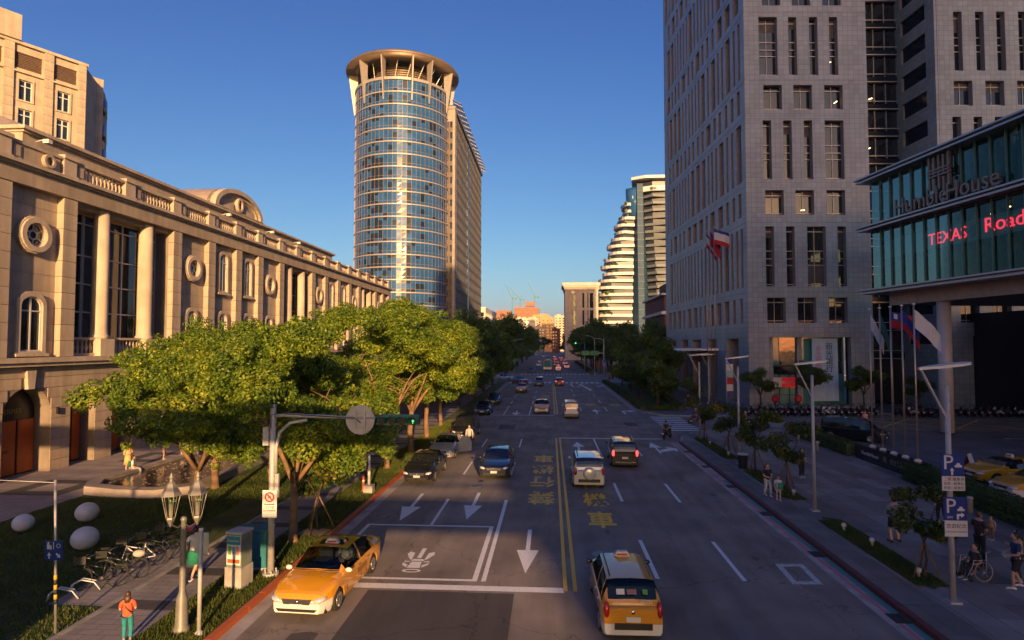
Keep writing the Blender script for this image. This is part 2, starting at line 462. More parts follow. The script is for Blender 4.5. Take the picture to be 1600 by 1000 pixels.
gr = MB().box((0, 0, 0), (0.44, 0.62, 0.01))
for q in range(7): gr.box((-0.18 + .06 * q, 0, .007), (0.03, 0.58, 0.012))
gr_me = gr.mesh('drain_grate', M_DARK)
for yy in (18.3, 23.6, 29.0, 34.4, 39.8, 45.2): link('drain_grate', gr_me, gut, (10.1, yy, 0.012))

# right pavement with its paved plaza; tower block
R1 = [(10.56, -30), (10.56, 49.2), (11.3, 52.2), (13.2, 54.9), (17.2, 56.3), (21.7, 57), (21.7, -30)]
slab('plaza_block', R1, -0.02, 0.13, M_PLAZAR)
tag(MB().tube([(x, y, .06) for x, y in R1[1:5]], .13, 6).build('corner_kerb', M_KERB), kind='structure')
sheet('kerb_walk', 10.58, 11.75, -30, 49, 0.135, paver_mat('kerb_walk_pavers', (0.185, 0.165, 0.15), (0.135, 0.12, 0.11), (.07, .064, .06), 1.1, 1.9, .012, .6))
R2 = [(10.7, 70.8), (12.6, 67.4), (15.5, 66.9), (19.3, 67.2), (20.5, 70.3), (120, 71), (120, 127.5), (13, 127.5), (10.5, 124)]
slab('tower_block', R2, -0.02, 0.13, M_R2)
tag(MB().tube([(x, y, .06) for x, y in [(10.5, 124), (10.7, 70.8), (12.6, 67.4), (15.5, 66.9), (19.3, 67.2), (20.5, 70.3), (60, 70.7)]], .13, 6).build('tower_block_kerb', M_KERB), kind='structure')
sheet('right_gutter_far', 9.9, 10.55, 72, 124, 0.004, M_GUTTER)

# ------------------------------------------------------------------ painted markings (parts of the road)
def mark(name, x0, x1, y0, y1, m=None, z=0.008): return MB().quad((x0, y0, z), (x1, y0, z), (x1, y1, z), (x0, y1, z)).build(name, m or M_WHITE, road)
def poly_mark(name, pts, m=None, z=0.008): return MB().add([(x, y, z) for x, y in pts], [tuple(range(len(pts)))]).build(name, m or M_WHITE, road)
mark('stop_line', -8.5, 0.42, 19.45, 19.85)
for (x0, x1) in ((0.40, 0.53), (0.72, 0.85)):
    mark('centre_line', x0, x1, 19.6, 51.0, M_YELLOW); mark('centre_line', x0, x1, 67.9, 121, M_YELLOW)
# waiting box for motorcycles
mark('waiting_box_line', -8.15, -2.5, 26.1, 26.28); mark('waiting_box_line', -8.15, -2.5, 20.2, 20.36)
mark('waiting_box_line', -2.68, -2.5, 20.36, 26.1); mark('waiting_box_line', -8.15, -7.98, 20.36, 26.1)
mark('lane_line', -2.36, -2.2, 20.2, 30.7); mark('lane_line', -5.36, -5.22, 26.3, 30.7)
def arrow(x, y, L, way, w=0.6, name='lane_arrow', m=None):
    s = way; t = 0.085
    poly_mark(name, [(x - t, y), (x + t, y), (x + t, y + s * L * .52), (x + w / 2, y + s * L * .52), (x, y + s * L), (x - w / 2, y + s * L * .52), (x - t, y + s * L * .52)][::s], m)
arrow(-6.85, 31.7, 4.9, -1, .95); arrow(-3.85, 32.1, 4.9, -1, .9); arrow(-0.9, 25.9, 4.9, -1, .85)
# painted motorcycle symbol in the box
ms = [[(-.13, 1.1), (.13, 1.1), (.13, 2.2), (-.13, 2.2)], [(-.55, 1.0), (-.38, .85), (-.42, 1.65), (-.75, 1.8), (-.85, 1.5)], [(.55, 1.0), (.38, .85), (.42, 1.65), (.75, 1.8), (.85, 1.5)],
      [(-.4, .78), (.4, .78), (.3, .98), (-.3, .98)], [(-.38, .05), (.38, .05), (.3, .7), (-.3, .7)], [(-.75, .35), (-.45, .1), (-.42, .35), (-.8, .62)], [(.75, .35), (.45, .1), (.42, .35), (.8, .62)],
      [(-.75, .66), (-.4, .66), (-.4, .74), (-.75, .78)], [(.4, .66), (.75, .66), (.75, .78), (.4, .74)]]
sy = MB()
for p in ms: sy.add([(-4.93 + x * .62, 21.2 + y * .95, .008) for x, y in p], [tuple(range(len(p)))])
sy.ring([( .34 * math.cos(a) , .16 * math.sin(a)) for a in np.linspace(0, 2 * math.pi, 13)[:-1]], [(.24 * math.cos(a), .09 * math.sin(a)) for a in np.linspace(0, 2 * math.pi, 13)[:-1]], lambda a, b, d: (-4.93 + a, 21.0 + b, .007 + d), 0, .001)
sy.build('motorcycle_symbol', M_WHITE, road)['kind'] = 'stuff'
for x in (-5.35, -2.43):
    for y in (36.5, 46.3): mark('lane_dash', x - .06, x + .06, y, y + 4)
    for k, y in enumerate((67.2, 80, 88.5, 98.5, 108.5)): mark('lane_dash', x - .06, x + .06, y, y + (10 if k == 0 else 4))
for x in (3.63, 6.54):
    for y in (10.8, 20.82, 30.8): mark('lane_dash', x - .075, x + .075, y, y + 4)
mark('lane_line', 3.56, 3.69, 43.3, 50.9); mark('lane_line', 6.47, 6.6, 43.3, 50.9)
mark('stop_line', 0.7, 9.6, 50.9, 51.25); mark('stop_line', -8.4, 0.4, 67.0, 67.35)
for x in (3.7, 6.8):
    for y in (72, 82, 92, 102): mark('lane_dash', x - .06, x + .06, y, y + 4)
poly_mark('lane_line', [(4.2, 112), (4.4, 112), (4.2, 121), (3.95, 121)]); poly_mark('lane_line', [(6.9, 104), (7.4, 104), (6.0, 120), (5.6, 120)])
mark('stop_line', .9, 10, 121.2, 121.7, M_WWORN)
arrow(2.15, 44.4, 4.8, 1, .95); arrow(5.4, 69.0, 4.8, 1, 1.0); arrow(5.3, 110, 5, 1, 1.0, m=M_WWORN); arrow(-4.0, 71.8, 4.6, -1, 1.1)
arrow(8.1, 44.4, 4.8, 1, .95)
poly_mark('lane_arrow', [(8.15, 45.6), (9.0, 46.6), (8.9, 47.3), (9.65, 46.6), (9.5, 45.2), (9.25, 45.7), (8.3, 45.0)])
for (x, y) in ((8.6, 69), (9.0, 112)):
    poly_mark('lane_arrow', [(x - .1, y), (x + .1, y), (x + .1, y + 2.6), (x + .75, y + 2.6), (x + .75, y + 1.9), (x + 1.5, y + 3.0), (x + .75, y + 4.1), (x + .75, y + 3.4), (x - .1, y + 3.4)])
for k in range(9): mark('crossing_bar', 1.0 + 1.05 * k, 1.55 + 1.05 * k, 123.0, 126.2)
for k in range(9): mark('crossing_bar', -8.6 + 1.02 * k, -8.05 + 1.02 * k, 123.0, 126.2)
for k in range(17): mark('crossing_bar', -8 + 1.1 * k, -7.4 + 1.1 * k, 157.5, 160.5)
# zebra across the mouth of the side street
for k in range(9):
    y = 54.6 + 1.42 * k
    x0 = 10.75 + .02 * k; x1 = 14.0 - (0.25 if k == 0 else 0) + .02 * k
    if k == 0: x0 = 12.6
    poly_mark('crossing_bar', [(x0, y), (x1, y), (x1, y + .62), (x0, y + .62)])
for k in range(4): mark('crossing_bar', 19.5, 24.0, 59.6 + 1.5 * k, 60.2 + 1.5 * k, M_WWORN)
mark('lane_line', 21, 60, 66.3, 66.42, M_WWORN)
# hatched no-stopping box on the side street
for pts in ([(31.5, 59.4), (31.8, 59.4), (38.4, 66.4), (38.1, 66.4)], [(38.1, 66.4), (38.4, 66.4), (45, 59.2), (44.7, 59.2)], [(38.5, 59.3), (38.8, 59.3), (45.4, 66.2), (45.1, 66.2)], [(45.1, 66.2), (45.4, 66.2), (52, 59), (51.7, 59)],
            [(30, 59.1), (54, 58.8), (54, 58.95), (30, 59.25)], [(30, 66.5), (54, 66.5), (54, 66.65), (30, 66.65)], [(31.5, 66.4), (31.8, 66.4), (38.8, 59.3), (38.5, 59.3)], [(38.1, 66.4), (45.4, 59.2), (45.1, 59.2), (37.8, 66.4)]):
    poly_mark('hatched_box_line', pts, M_YWORN)
for (x, y, L) in ((38, 53, 3.2), (47, 53.5, 3.2), (34, 45, 4)): poly_mark('lane_arrow', [(x, y), (x + L, y - .1), (x + L, y + .1), (x + 1, y + .22), (x + .9, y + .45)], M_WWORN, .012)
# empty diamond-shaped frame (crossing ahead)
poly = [(8.15, 22.5), (9.15, 22.55), (9.05, 20.7), (8.05, 20.65)]
cx_, cy_ = 8.6, 21.6
MB().ring(poly, [(cx_ + (x - cx_) * .62, cy_ + (y - cy_) * .72) for x, y in poly], lambda a, b, d: (a, b, .006 + d), 0, .002).build('diamond_mark', M_WWORN, road)
MB().lathe([(.42, 0), (.42, .006)], (-.6, 57.4, .004), 20).build('manhole_cover', mat('manhole_iron', (.2, .2, .2), .5, .5), road)
# lettering: no motorcycles in this lane
for ch, y in (('禁', 31.5), ('行', 35.1), ('機', 38.5), ('車', 42.1)):
    lettering('road_lettering', ch, 1.0, M_YWORN, road, (-.5, y, .009), (0, 0, math.pi), 0.0, (1.45, 2.75, 1), bold=.022)
for ch, y in (('車', 27.4), ('機', 30.9), ('行', 34.4), ('禁', 37.9)):
    lettering('road_lettering', ch, 1.0, M_YELLOW, road, (2.3, y, .009), (0, 0, 0), 0.0, (1.3, 2.6, 1), bold=.025)
for x, y in ((2.2, 73), (2.2, 76.5), (2.2, 80), (5.3, 79), (8.4, 79), (-.7, 84), (-.7, 88), (-.7, 92)):
    lettering('road_lettering', '機' if int(y) % 2 else '車', 1.0, M_YWORN, road, (x, y, .009), (0, 0, 0), 0.0, (1.5, 2.8, 1))

# repairs and stains in the asphalt
M_TAR = asphalt_mat('tar_patch', (0.085, 0.075, 0.068), 150, .3); M_PALE = asphalt_mat('pale_patch', (0.21, 0.18, 0.155), 120, .2)
rp0 = random.Random(12)
for (x, y, w, l, m) in ((8.2, 33, .9, 5.5, M_PALE), (-.9, 47, 1.4, 2.0, M_PALE), (-6.8, 15.2, .8, 2.4, M_TAR), (3.2, 55.5, 2.4, 1.2, M_PALE), (5.4, 16.2, .7, 3.6, M_PALE), (-4.2, 57.5, 1.6, 3.0, M_TAR), (8.0, 60, 1.2, 2.2, M_TAR)):
    pts = [(x + a * w / 2 * rp0.uniform(.85, 1.1), y + b * l / 2 * rp0.uniform(.9, 1.08)) for a, b in ((-1, -1), (0, -1.02), (1, -1), (1.03, 0), (1, 1), (0, 1.03), (-1, 1), (-1.02, 0))]
    poly_mark('asphalt_repair', pts, m, .0045)
for (x, y) in ((1.9, 23.1), (-4.1, 33.6), (7.6, 28.4), (-7.0, 23.7), (4.9, 47.4)):
    MB().lathe([(.36, 0), (.36, .006), (.31, .008)], (x, y, .003), 22).build('manhole_cover', mat('manhole_iron', (.2, .2, .2)), road)
for _ in range(26):
    x, y, r_ = rp0.choice((-6.9, -3.9, 2.1, 5.1, 8.1)) + rp0.gauss(0, .35), rp0.uniform(12, 64), rp0.uniform(.05, .22)
    pts = [(x + r_ * rp0.uniform(.6, 1.2) * math.cos(a), y + r_ * 1.9 * rp0.uniform(.6, 1.2) * math.sin(a)) for a in np.linspace(0, 2 * math.pi, 11)[:-1]]
    poly_mark('oil_stain', pts, mat('oil_stain', (.05, .045, .042), .5, var=.2), .0055)
# ================================================================== STONE SHOPPING PALACE ON THE LEFT
def stone_mat(name, rgb, var=0.14, rough=0.8, grain=55.0):
    m = mat(name, rgb, rough, var=0, spec=0.3)
    nt, b = nodes_of(m); N = nt.nodes; L = nt.links
    tc = N.new('ShaderNodeTexCoord'); oi = N.new('ShaderNodeObjectInfo')
    n1 = N.new('ShaderNodeTexNoise'); n1.inputs['Scale'].default_value = 0.7; n1.inputs['Detail'].default_value = 8
    n2 = N.new('ShaderNodeTexNoise'); n2.inputs['Scale'].default_value = grain; n2.inputs['Detail'].default_value = 2
    L.new(tc.outputs['Object'], n1.inputs[0]); L.new(tc.outputs['Object'], n2.inputs[0])
    mp = N.new('ShaderNodeMapping'); mp.inputs['Scale'].default_value = (2.2, 2.2, 0.18)      # rain streaks
    n3 = N.new('ShaderNodeTexNoise'); n3.inputs['Scale'].default_value = 1.1; n3.inputs['Detail'].default_value = 6
    ge = N.new('ShaderNodeNewGeometry'); L.new(ge.outputs['Position'], mp.inputs[0]); L.new(mp.outputs[0], n3.inputs[0])
    out = None
    for src, lo, hi in ((n1.outputs[0], 1 - var, 1 + var), (n2.outputs[0], .88, 1.12), (n3.outputs[0], .84, 1.1), (oi.outputs['Random'], .93, 1.05)):
        r = N.new('ShaderNodeMapRange'); r.inputs[1].default_value = .3 if src != oi.outputs['Random'] else 0; r.inputs[2].default_value = .7 if src != oi.outputs['Random'] else 1
        r.inputs[3].default_value = lo; r.inputs[4].default_value = hi; L.new(src, r.inputs[0])
        if out is None: out = r.outputs[0]
        else:
            q = N.new('ShaderNodeMath'); q.operation = 'MULTIPLY'; L.new(out, q.inputs[0]); L.new(r.outputs[0], q.inputs[1]); out = q.outputs[0]
    mx = N.new('ShaderNodeMix'); mx.data_type = 'RGBA'; mx.blend_type = 'MULTIPLY'; mx.inputs[0].default_value = 1
    mx.inputs[6].default_value = (*rgb, 1); L.new(out, mx.inputs[7]); L.new(mx.outputs[2], b.inputs['Base Color'])
    bp = N.new('ShaderNodeBump'); bp.inputs['Strength'].default_value = 0.12; bp.inputs['Distance'].default_value = 0.01
    L.new(n2.outputs[0], bp.inputs['Height']); L.new(bp.outputs[0], b.inputs['Normal'])
    return m
def glass_mat(name, rgb, rough=0.06, wav=0.05, spec=0.8, metal=0.0, wscale=0.6):
    m = mat(name, rgb, rough, metal, var=0.25, scale=0.35, spec=spec)
    nt, b = nodes_of(m); N = nt.nodes; L = nt.links
    tc = N.new('ShaderNodeTexCoord'); nz = N.new('ShaderNodeTexNoise'); nz.inputs['Scale'].default_value = wscale
    bp = N.new('ShaderNodeBump'); bp.inputs['Strength'].default_value = wav; bp.inputs['Distance'].default_value = 0.2
    L.new(tc.outputs['Object'], nz.inputs[0]); L.new(nz.outputs[0], bp.inputs['Height']); L.new(bp.outputs[0], b.inputs['Normal'])
    return m
M_STONE = stone_mat('sandstone', (0.415, 0.322, 0.238))
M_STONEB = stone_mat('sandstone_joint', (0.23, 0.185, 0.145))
M_STONEL = stone_mat('pale_sandstone', (0.465, 0.37, 0.28))
M_GLASS = glass_mat('dark_window_glass', (0.018, 0.022, 0.026))
M_FRAME = mat('pale_window_frame', (0.55, 0.52, 0.48), 0.5, var=.08)
M_ORANGE = mat('orange_shopfront', (0.46, 0.095, 0.012), 0.55, var=0.12, scale=1.2)
M_BLACKSH = mat('black_shopfront', (0.018, 0.017, 0.016), 0.35, var=.2)
M_GOLD = mat('muted_gold_lettering', (0.30, 0.22, 0.12), 0.5, .4)

pal = empty('stone_palace', (-31.2, 0, 0.13), 0, 'long sandstone arcaded building with balustrade and round windows along left pavement', 'building')
FW = lambda yc: (lambda a, b, d: (d, yc + a, b))
PIL = [25.6, 30.6, 35.3, 46.3, 51.3, 56.0, 60.4, 65.4, 74.5, 79.0, 83.8, 88.6, 93.1, 102.2, 106.7, 110.8]
BAY = ['W', 'R', 'P', 'R', 'W', 'W', 'R', 'P', 'R', 'W', 'W', 'R', 'P', 'R', 'R']
PW, PD, C0, CH, NC = 1.08, 0.45, 7.1, 1.012, 10
mass = MB()
mass.span(-26, -1.3, 22, 111.9, 0, 18.4)
for i, t in enumerate(BAY):
    if t != 'P': mass.span(-1.3, -0.03, PIL[i], PIL[i + 1] + PW, 6.7, 18.3)
mass.span(-1.3, .02, 22, PIL[0] + PW, 6.7, 18.3)
mass.build('wall', M_STONEB, pal)
_blocks = {}
def block(w, h, d0, d1, m, y, z, name='stone_block'):
    k = (round(w, 3), round(h, 3), d0, d1, m.name)
    if k not in _blocks: _blocks[k] = MB().span(d0, d1, 0, w, 0, h).mesh(name, m)
    return link(name, _blocks[k], pal, (0, y, z))
far = MB()
for i, t in enumerate(BAY):
    y0, y1 = PIL[i] + PW, PIL[i + 1]
    near = y0 < 78
    for k in range(NC):
        z = C0 + CH * k
        if near:
            block(PW, CH - .025, -.02, PD, M_STONE, PIL[i], z)
            if t != 'P':
                w = y1 - y0
                cut = (w * .5) if k % 2 == 0 else w * .32
                block(cut - .012, CH - .02, -.02, 0.0, M_STONE, y0, z, 'wall_stone'); block(w - cut, CH - .02, -.02, 0.0, M_STONE, y0 + cut, z, 'wall_stone')
        else:
            far.span(-.02, PD, PIL[i], PIL[i] + PW, z, z + CH - .03)
            if t != 'P': far.span(-.02, 0, y0, y1, z, z + CH - .03)
far.span(-.02, PD, PIL[-1], PIL[-1] + PW, C0, 17.2)
far.build('stone_courses', M_STONE, pal)['kind'] = 'stuff'
# entablature, cornice, ledge
MB().span(-1.3, PD + .06, 22, 112.0, 17.22, 18.32).build('architrave', M_STONE, pal)
c = MB(); c.span(-1.3, PD + .42, 22, 112.4, 18.32, 18.52); c.span(-1.3, PD + .22, 22, 112.2, 18.18, 18.32 - .003); c.build('cornice', M_STONEL, pal)
c = MB(); c.span(-1.3, PD + .3, 22, 112.1, 6.78, 7.08); c.span(-1.3, PD + .14, 22, 112.05, 6.55, 6.777); c.build('ledge', M_STONEL, pal)
# balustrade on the roof
bal_prof = [(.10, 0), (.10, .06), (.06, .1), (.12, .32), (.10, .45), (.05, .6), (.06, .78), (.10, .84), (.10, .9)]
def balusters(parent, y0, y1, z, d, name='balusters'):
    n = max(1, int((y1 - y0) / .34)); mb = MB()
    for k in range(n): mb.lathe(bal_prof, (d, y0 + (k + .5) * (y1 - y0) / n, z), 7)
    o = mb.build(name, M_STONEL, parent); o['kind'] = 'stuff'; return o
def pedestal(y, w=1.15):
    q = MB(); q.span(-.45, .42, 0, w, 0, .22); q.span(-.36, .34, .07, w - .07, .22, 1.2); q.span(-.45, .44, 0, w, 1.2, 1.42)
    return q.mesh('pedestal', M_STONEL)
ped_me = pedestal(0)
rail = MB()
for i in range(len(PIL)):
    link('pedestal', ped_me, pal, (0, PIL[i] - .03, 18.53))
    if i == len(PIL) - 1: break
    a, b_ = PIL[i] + 1.12, PIL[i + 1] - .03
    wide = BAY[i] == 'P'
    subs = [(a, b_)] if not wide else [(a, a + (b_ - a) / 2 - .58), (a + (b_ - a) / 2 + .57, b_)]
    if wide: link('pedestal', ped_me, pal, (0, a + (b_ - a) / 2 - .58, 18.53))
    for (p, q) in subs:
        rail.span(-.3, .3, p, q, 18.53, 18.72); rail.span(-.3, .3, p, q, 19.62, 19.8)
        sp = MB(); sp.span(-.2, .22, p, p + .75, 18.72, 19.62); sp.span(.22, .26, p + .14, p + .61, 18.85, 19.5)
        sp.build('parapet_panel', M_STONE, pal)
        balusters(pal, p + .78, q, 18.72, 0.0)
rail.build('rail', M_STONEL, pal)
# emblem ring on the nearest parapet
MB().ring(circle_outline(.42), circle_outline(.26), lambda a, b, d: (d, 34.2 + a, 19.15 + b), .2, .45).build('emblem_ring', M_STONEL, pal)
MB().span(-.18, .2, 31.8, 35.2, 18.72, 19.62).build('parapet_wall', M_STONE, pal)
# attic storey set back, barrel pediment, sloping roof
MB().span(-16, -2.8, 35.6, 90, 18.4, 21.75).build('attic_wall', M_STONE, pal)
c = MB(); c.span(-16, -2.4, 35.3, 90.4, 21.75, 21.98); c.span(-16, -2.62, 35.5, 90.2, 21.6, 21.747); c.build('attic_cornice', M_STONEL, pal)
for y in (38, 44.4, 47.4, 52.6, 57.2, 69, 76, 80.4):
    MB().ring([(-1.3, -.22), (1.3, -.22), (1.3, .22), (-1.3, .22)], [(-1.22, -.16), (1.22, -.16), (1.22, .16), (-1.22, .16)], FW(y), -2.82, -2.72).build('vent_slot', M_STONEL, pal, (0, 0, 20.6))
    MB().span(-2.85, -2.785, y - 1.22, y + 1.22, 20.44, 20.76).build('vent_slot', M_BLACKSH, pal)
M_ROOFT = mat('beige_metal_roof', (0.33, 0.255, 0.20), .55, .2, var=.12, scale=1)
c = MB(); c.add([(-2.9, 36, 21.98), (-2.9, 90, 21.98), (-9, 86, 24.6), (-9, 40, 24.6), (-15.5, 36, 21.98), (-15.5, 90, 21.98)], [(0, 1, 2, 3), (3, 2, 5, 4), (0, 3, 4), (1, 5, 2)])
for k in range(60): c.bar((-2.95, 38 + k * .85, 22.03), (-8.95, 40.5 + k * .76, 24.62), .05)
c.build('roof', M_ROOFT, pal)
pc = 61.9; seg = [(5.0 * math.cos(math.pi * k / 16), 2.55 * math.sin(math.pi * k / 16)) for k in range(17)]
seg2 = [(4.35 * math.cos(math.pi * k / 16), .12 + 1.95 * math.sin(math.pi * k / 16)) for k in range(17)]
seg3 = [(3.9 * math.cos(math.pi * k / 16), .2 + 1.55 * math.sin(math.pi * k / 16)) for k in range(17)]
MB().extrude(seg, lambda a, b, d: (d, pc + a, 21.99 + b), -12, -2.95).build('pediment_vault', M_ROOFT, pal)
MB().ring(seg, seg2, lambda a, b, d: (d, pc + a, 21.99 + b), -3.3, -2.35).build('pediment_arch', M_STONEL, pal)
MB().ring(seg2, seg3, lambda a, b, d: (d, pc + a, 21.99 + b), -3.1, -2.6).build('pediment_moulding', M_STONEL, pal)
MB().extrude(seg2, lambda a, b, d: (d, pc + a, 21.99 + b), -3.3, -2.8).build('pediment_field', M_STONE, pal)
ov = [(.62 * math.cos(t), 1.0 + .78 * math.sin(t)) for t in np.linspace(0, 2 * math.pi, 21)[:-1]]
oi_ = [(.36 * math.cos(t), 1.0 + .52 * math.sin(t)) for t in np.linspace(0, 2 * math.pi, 21)[:-1]]
MB().ring(ov, oi_, lambda a, b, d: (d, pc + a, 21.99 + b), -2.9, -2.4).build('pediment_oval', M_STONEL, pal)
MB().extrude(oi_, lambda a, b, d: (d, pc + a, 21.99 + b), -2.9, -2.75).build('pediment_opening', M_BLACKSH, pal)
for s in (-1, 1): MB().extrude([(s * 1.0, .2), (s * 3.6, .2), (s * 1.1, 1.0)], lambda a, b, d: (d, pc + a, 21.99 + b), -2.9, -2.62).build('pediment_scroll', M_STONEL, pal)
for y in (36.4, 58.5, 68, 75.5):
    q = MB(); q.tube([(-2.6, y, 21.2), (-2.2, y, 21.3), (-1.95, y, 21.22)], .05, 6); q.box((-1.8, y, 21.2), (.42, .3, .26)); q.build('floodlight', M_FRAME, pal)

# windows
_win = {}
def win_mesh(kind, w, z0, z1):
    key = (kind, w, z0, z1)
    if key in _win: return _win[key]
    s, g, f = MB(), MB(), MB()
    fn = lambda a, b, d: (d, a, b)
    if kind == 'arch':
        r = w * .38
        o = arch_outline(w + .5, z0 - .12, z1 + .3, r + .22); i_ = arch_outline(w, z0, z1, r)
        s.ring(o, i_, fn, -.03, .24); s.span(-.03, .36, -w / 2 - .38, w / 2 + .38, z0 - .3, z0 - .12)
        g.extrude(arch_outline(w + .02, z0, z1, r), fn, -.02, .05)
        f.ring(arch_outline(w, z0, z1, r), arch_outline(w - .14, z0 + .08, z1 - .08, r), fn, .05, .12)
        f.span(.05, .115, -.045, .045, z0, z1 - .04); f.span(.05, .11, -w / 2, w / 2, z1 - r - .35, z1 - r - .27)
    else:
        r = w
        s.ring(circle_outline(r * 1.42, z0), circle_outline(r, z0), fn, -.03, .42); s.ring(circle_outline(r * 1.55, z0), circle_outline(r * 1.40, z0), fn, -.03, .3)
        g.extrude(circle_outline(r * 1.01, z0), fn, -.02, .06)
        f.ring(circle_outline(r, z0), circle_outline(r * .88, z0), fn, .06, .14); f.ring(circle_outline(r * .42, z0), circle_outline(r * .3, z0), fn, .06, .13)
        for k in range(6):
            a = math.pi / 3 * k + math.pi / 6
            f.bar((.1, r * .36 * math.cos(a), z0 + r * .36 * math.sin(a)), (.1, r * .92 * math.cos(a), z0 + r * .92 * math.sin(a)), .07, .07, up=(1, 0, 0))
    _win[key] = (s.mesh('surround', M_STONEL), g.mesh('pane', M_GLASS), f.mesh('frame', M_FRAME))
    return _win[key]
def pal_window(kind, y, w, z0, z1=0):
    s, g, f = win_mesh(kind, w, z0, z1)
    o = link('window', s, pal, (0, y, 0)); link('pane', g, o); link('frame', f, o)
for i, t in enumerate(BAY):
    yc = (PIL[i] + PW + PIL[i + 1]) / 2; w = PIL[i + 1] - PIL[i] - PW
    if t == 'R':
        pal_window('round', yc, .74, 14.45); pal_window('arch', yc, 1.5 if i == 1 else 1.3, 7.45, 10.75)
    elif t == 'W':
        pal_window('arch', yc, 1.3, 12.85, 16.4); pal_window('arch', yc, 1.3, 7.45, 10.75)
    else:
        a, b_ = PIL[i] + PW, PIL[i + 1]
        cw = (b_ - a)
        c1, c2 = a + cw * .295, a + cw * .755
        for cy_ in (c1, c2):
            q = MB(); q.lathe([(.62, 8.25), (.62, 8.45), (.54, 8.55), (.52, 9), (.52, 14), (.47, 17.23)], (-.2, cy_, 0), 20); q.box((-.2, cy_, 7.66), (1.35, 1.3, 1.18)); q.build('column', M_STONEL, pal)
        for (p, q_, nb) in ((a, c1 - .55, 2), (c1 - .5, c2 + .5, 3), (c2 + .55, b_, 2)):
            o = MB().span(-1.3, -1.2, p, q_, 8.2, 16.9).build('window', M_GLASS, pal)
            f = MB()
            for k in range(nb + 1): yy = p + (q_ - p) * k / nb; f.span(-1.2, -1.08, yy - .05, yy + .05, 8.2, 16.9)
            for z in (8.25, 10.1, 12.05, 14.0, 16.2, 16.85): f.span(-1.2, -1.1, p, q_, z - .045, z + .045)
            f.build('frame', M_FRAME, o)
            balusters(pal, p + .1, q_ - .1, 7.28, -.15, 'balcony_balusters')
            r_ = MB(); r_.span(-.3, .05, p, q_, 8.18, 8.34); r_.span(-.35, .05, p, q_, 7.08, 7.28); r_.build('balcony_rail', M_STONEL, pal)
        MB().span(-1.28, -.05, a, b_, 16.9, 17.22).build('lintel', M_STONE, pal)
# ground floor: piers of coursed stone, arches, orange shopfronts
gf = MB(); doors = []
def arch_bay(y0, y1, yc, w, spring, rise, d=0.12, top=6.56, depth=1.4):
    fn = lambda a, b, dd: (d - dd, a, b)
    n = 12
    gf.quad(fn(y0, 0, 0), fn(yc - w / 2, 0, 0), fn(yc - w / 2, top, 0), fn(y0, top, 0)); gf.quad(fn(yc + w / 2, 0, 0), fn(y1, 0, 0), fn(y1, top, 0), fn(yc + w / 2, top, 0))
    cur = [(yc - w / 2 * math.cos(math.pi * k / n), spring + rise * math.sin(math.pi * k / n)) for k in range(n + 1)]
    for k in range(n):
        p, q = cur[k], cur[k + 1]
        gf.quad(fn(*p, 0), fn(*q, 0), fn(q[0], top, 0), fn(p[0], top, 0)); gf.quad(fn(*p, 0), fn(*q, 0), fn(*q, depth), fn(*p, depth))
    for yy in (yc - w / 2, yc + w / 2): gf.quad(fn(yy, 0, 0), fn(yy, spring, 0), fn(yy, spring, depth), fn(yy, 0, depth))
    doors.append((yc, w, spring, rise))
segs = []
for i, t in enumerate(BAY):
    y0, y1 = PIL[i] + PW / 2, PIL[i + 1] + PW / 2
    if t == 'P':
        n = 3
        for k in range(n): segs.append((y0 + (y1 - y0) * k / n, y0 + (y1 - y0) * (k + 1) / n, 2.1, 4.3, .25))
    elif i == 1: segs.append((y0, y1, 3.3, 3.65, 1.65))
    else: segs.append((y0, y1, 2.3, 4.0, .8))
gf.quad((.12, 22, 0), (.12, segs[0][0], 0), (.12, segs[0][0], 6.56), (.12, 22, 6.56))
for (y0, y1, w, sp, ri) in segs: arch_bay(y0, y1, (y0 + y1) / 2, w, sp, ri)
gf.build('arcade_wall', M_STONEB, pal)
for (y0, y1, w, sp, ri) in segs:
    yc = (y0 + y1) / 2
    if y0 > 76: continue
    for k in range(10):
        z = .02 + .65 * k
        zt = z + .62
        half = w / 2 if zt < sp + .05 else (w / 2 * math.sqrt(max(0, 1 - ((min(z, sp + ri) - sp) / ri) ** 2)) if z < sp + ri and z > sp else (w / 2 if z <= sp else 0))
        if half > .05:
            for (a, b_) in ((y0, yc - half), (yc + half, y1)):
                if b_ - a > .08: block(b_ - a - .012, .622, .10, .165, M_STONE, a, z, 'arcade_stone')
        else: block(y1 - y0 - .012, .622, .10, .165, M_STONE, y0, z, 'arcade_stone')
for j, (yc, w, sp, ri) in enumerate(doors):
    top = sp + ri
    o = MB().span(-1.0, -.95, yc - w / 2, yc + w / 2, 0, top).build('shopfront', M_BLACKSH, pal)
    q = MB()
    hgt = 3.3 if j == 1 else min(sp + ri * .5, 4.0)
    split = yc - w / 2 + w * .62
    q.span(-.95, -.88, yc - w / 2 + .06, split - .08, .12, hgt); q.build('door_panel', M_ORANGE, o)
    q = MB(); q.span(-.95, -.88, split + .08, yc + w / 2 - .06, .12, hgt); q.build('door_panel', M_ORANGE, o)
    if j == 1:
        lettering('lettering', 'HERMES', .42, M_GOLD, o, (-.86, yc - .1, 3.85), (R(90), 0, R(90)))
        lettering('lettering', 'HERMES', .24, mat('brown_print', (.12, .035, .008), .6), o, (-.87, yc - .55, 1.5), (R(90), 0, R(90)))
        MB().extrude([(-.32, 6.3), (.32, 6.3), (.22, 5.2), (-.22, 5.2)], FW(yc), .1, .34).build('keystone', M_STONEL, pal)
        q = MB(); q.span(.12, .3, yc + 2.0, yc + 2.14, 3.5, 3.9); q.build('wall_lantern', M_BLACKSH, pal)
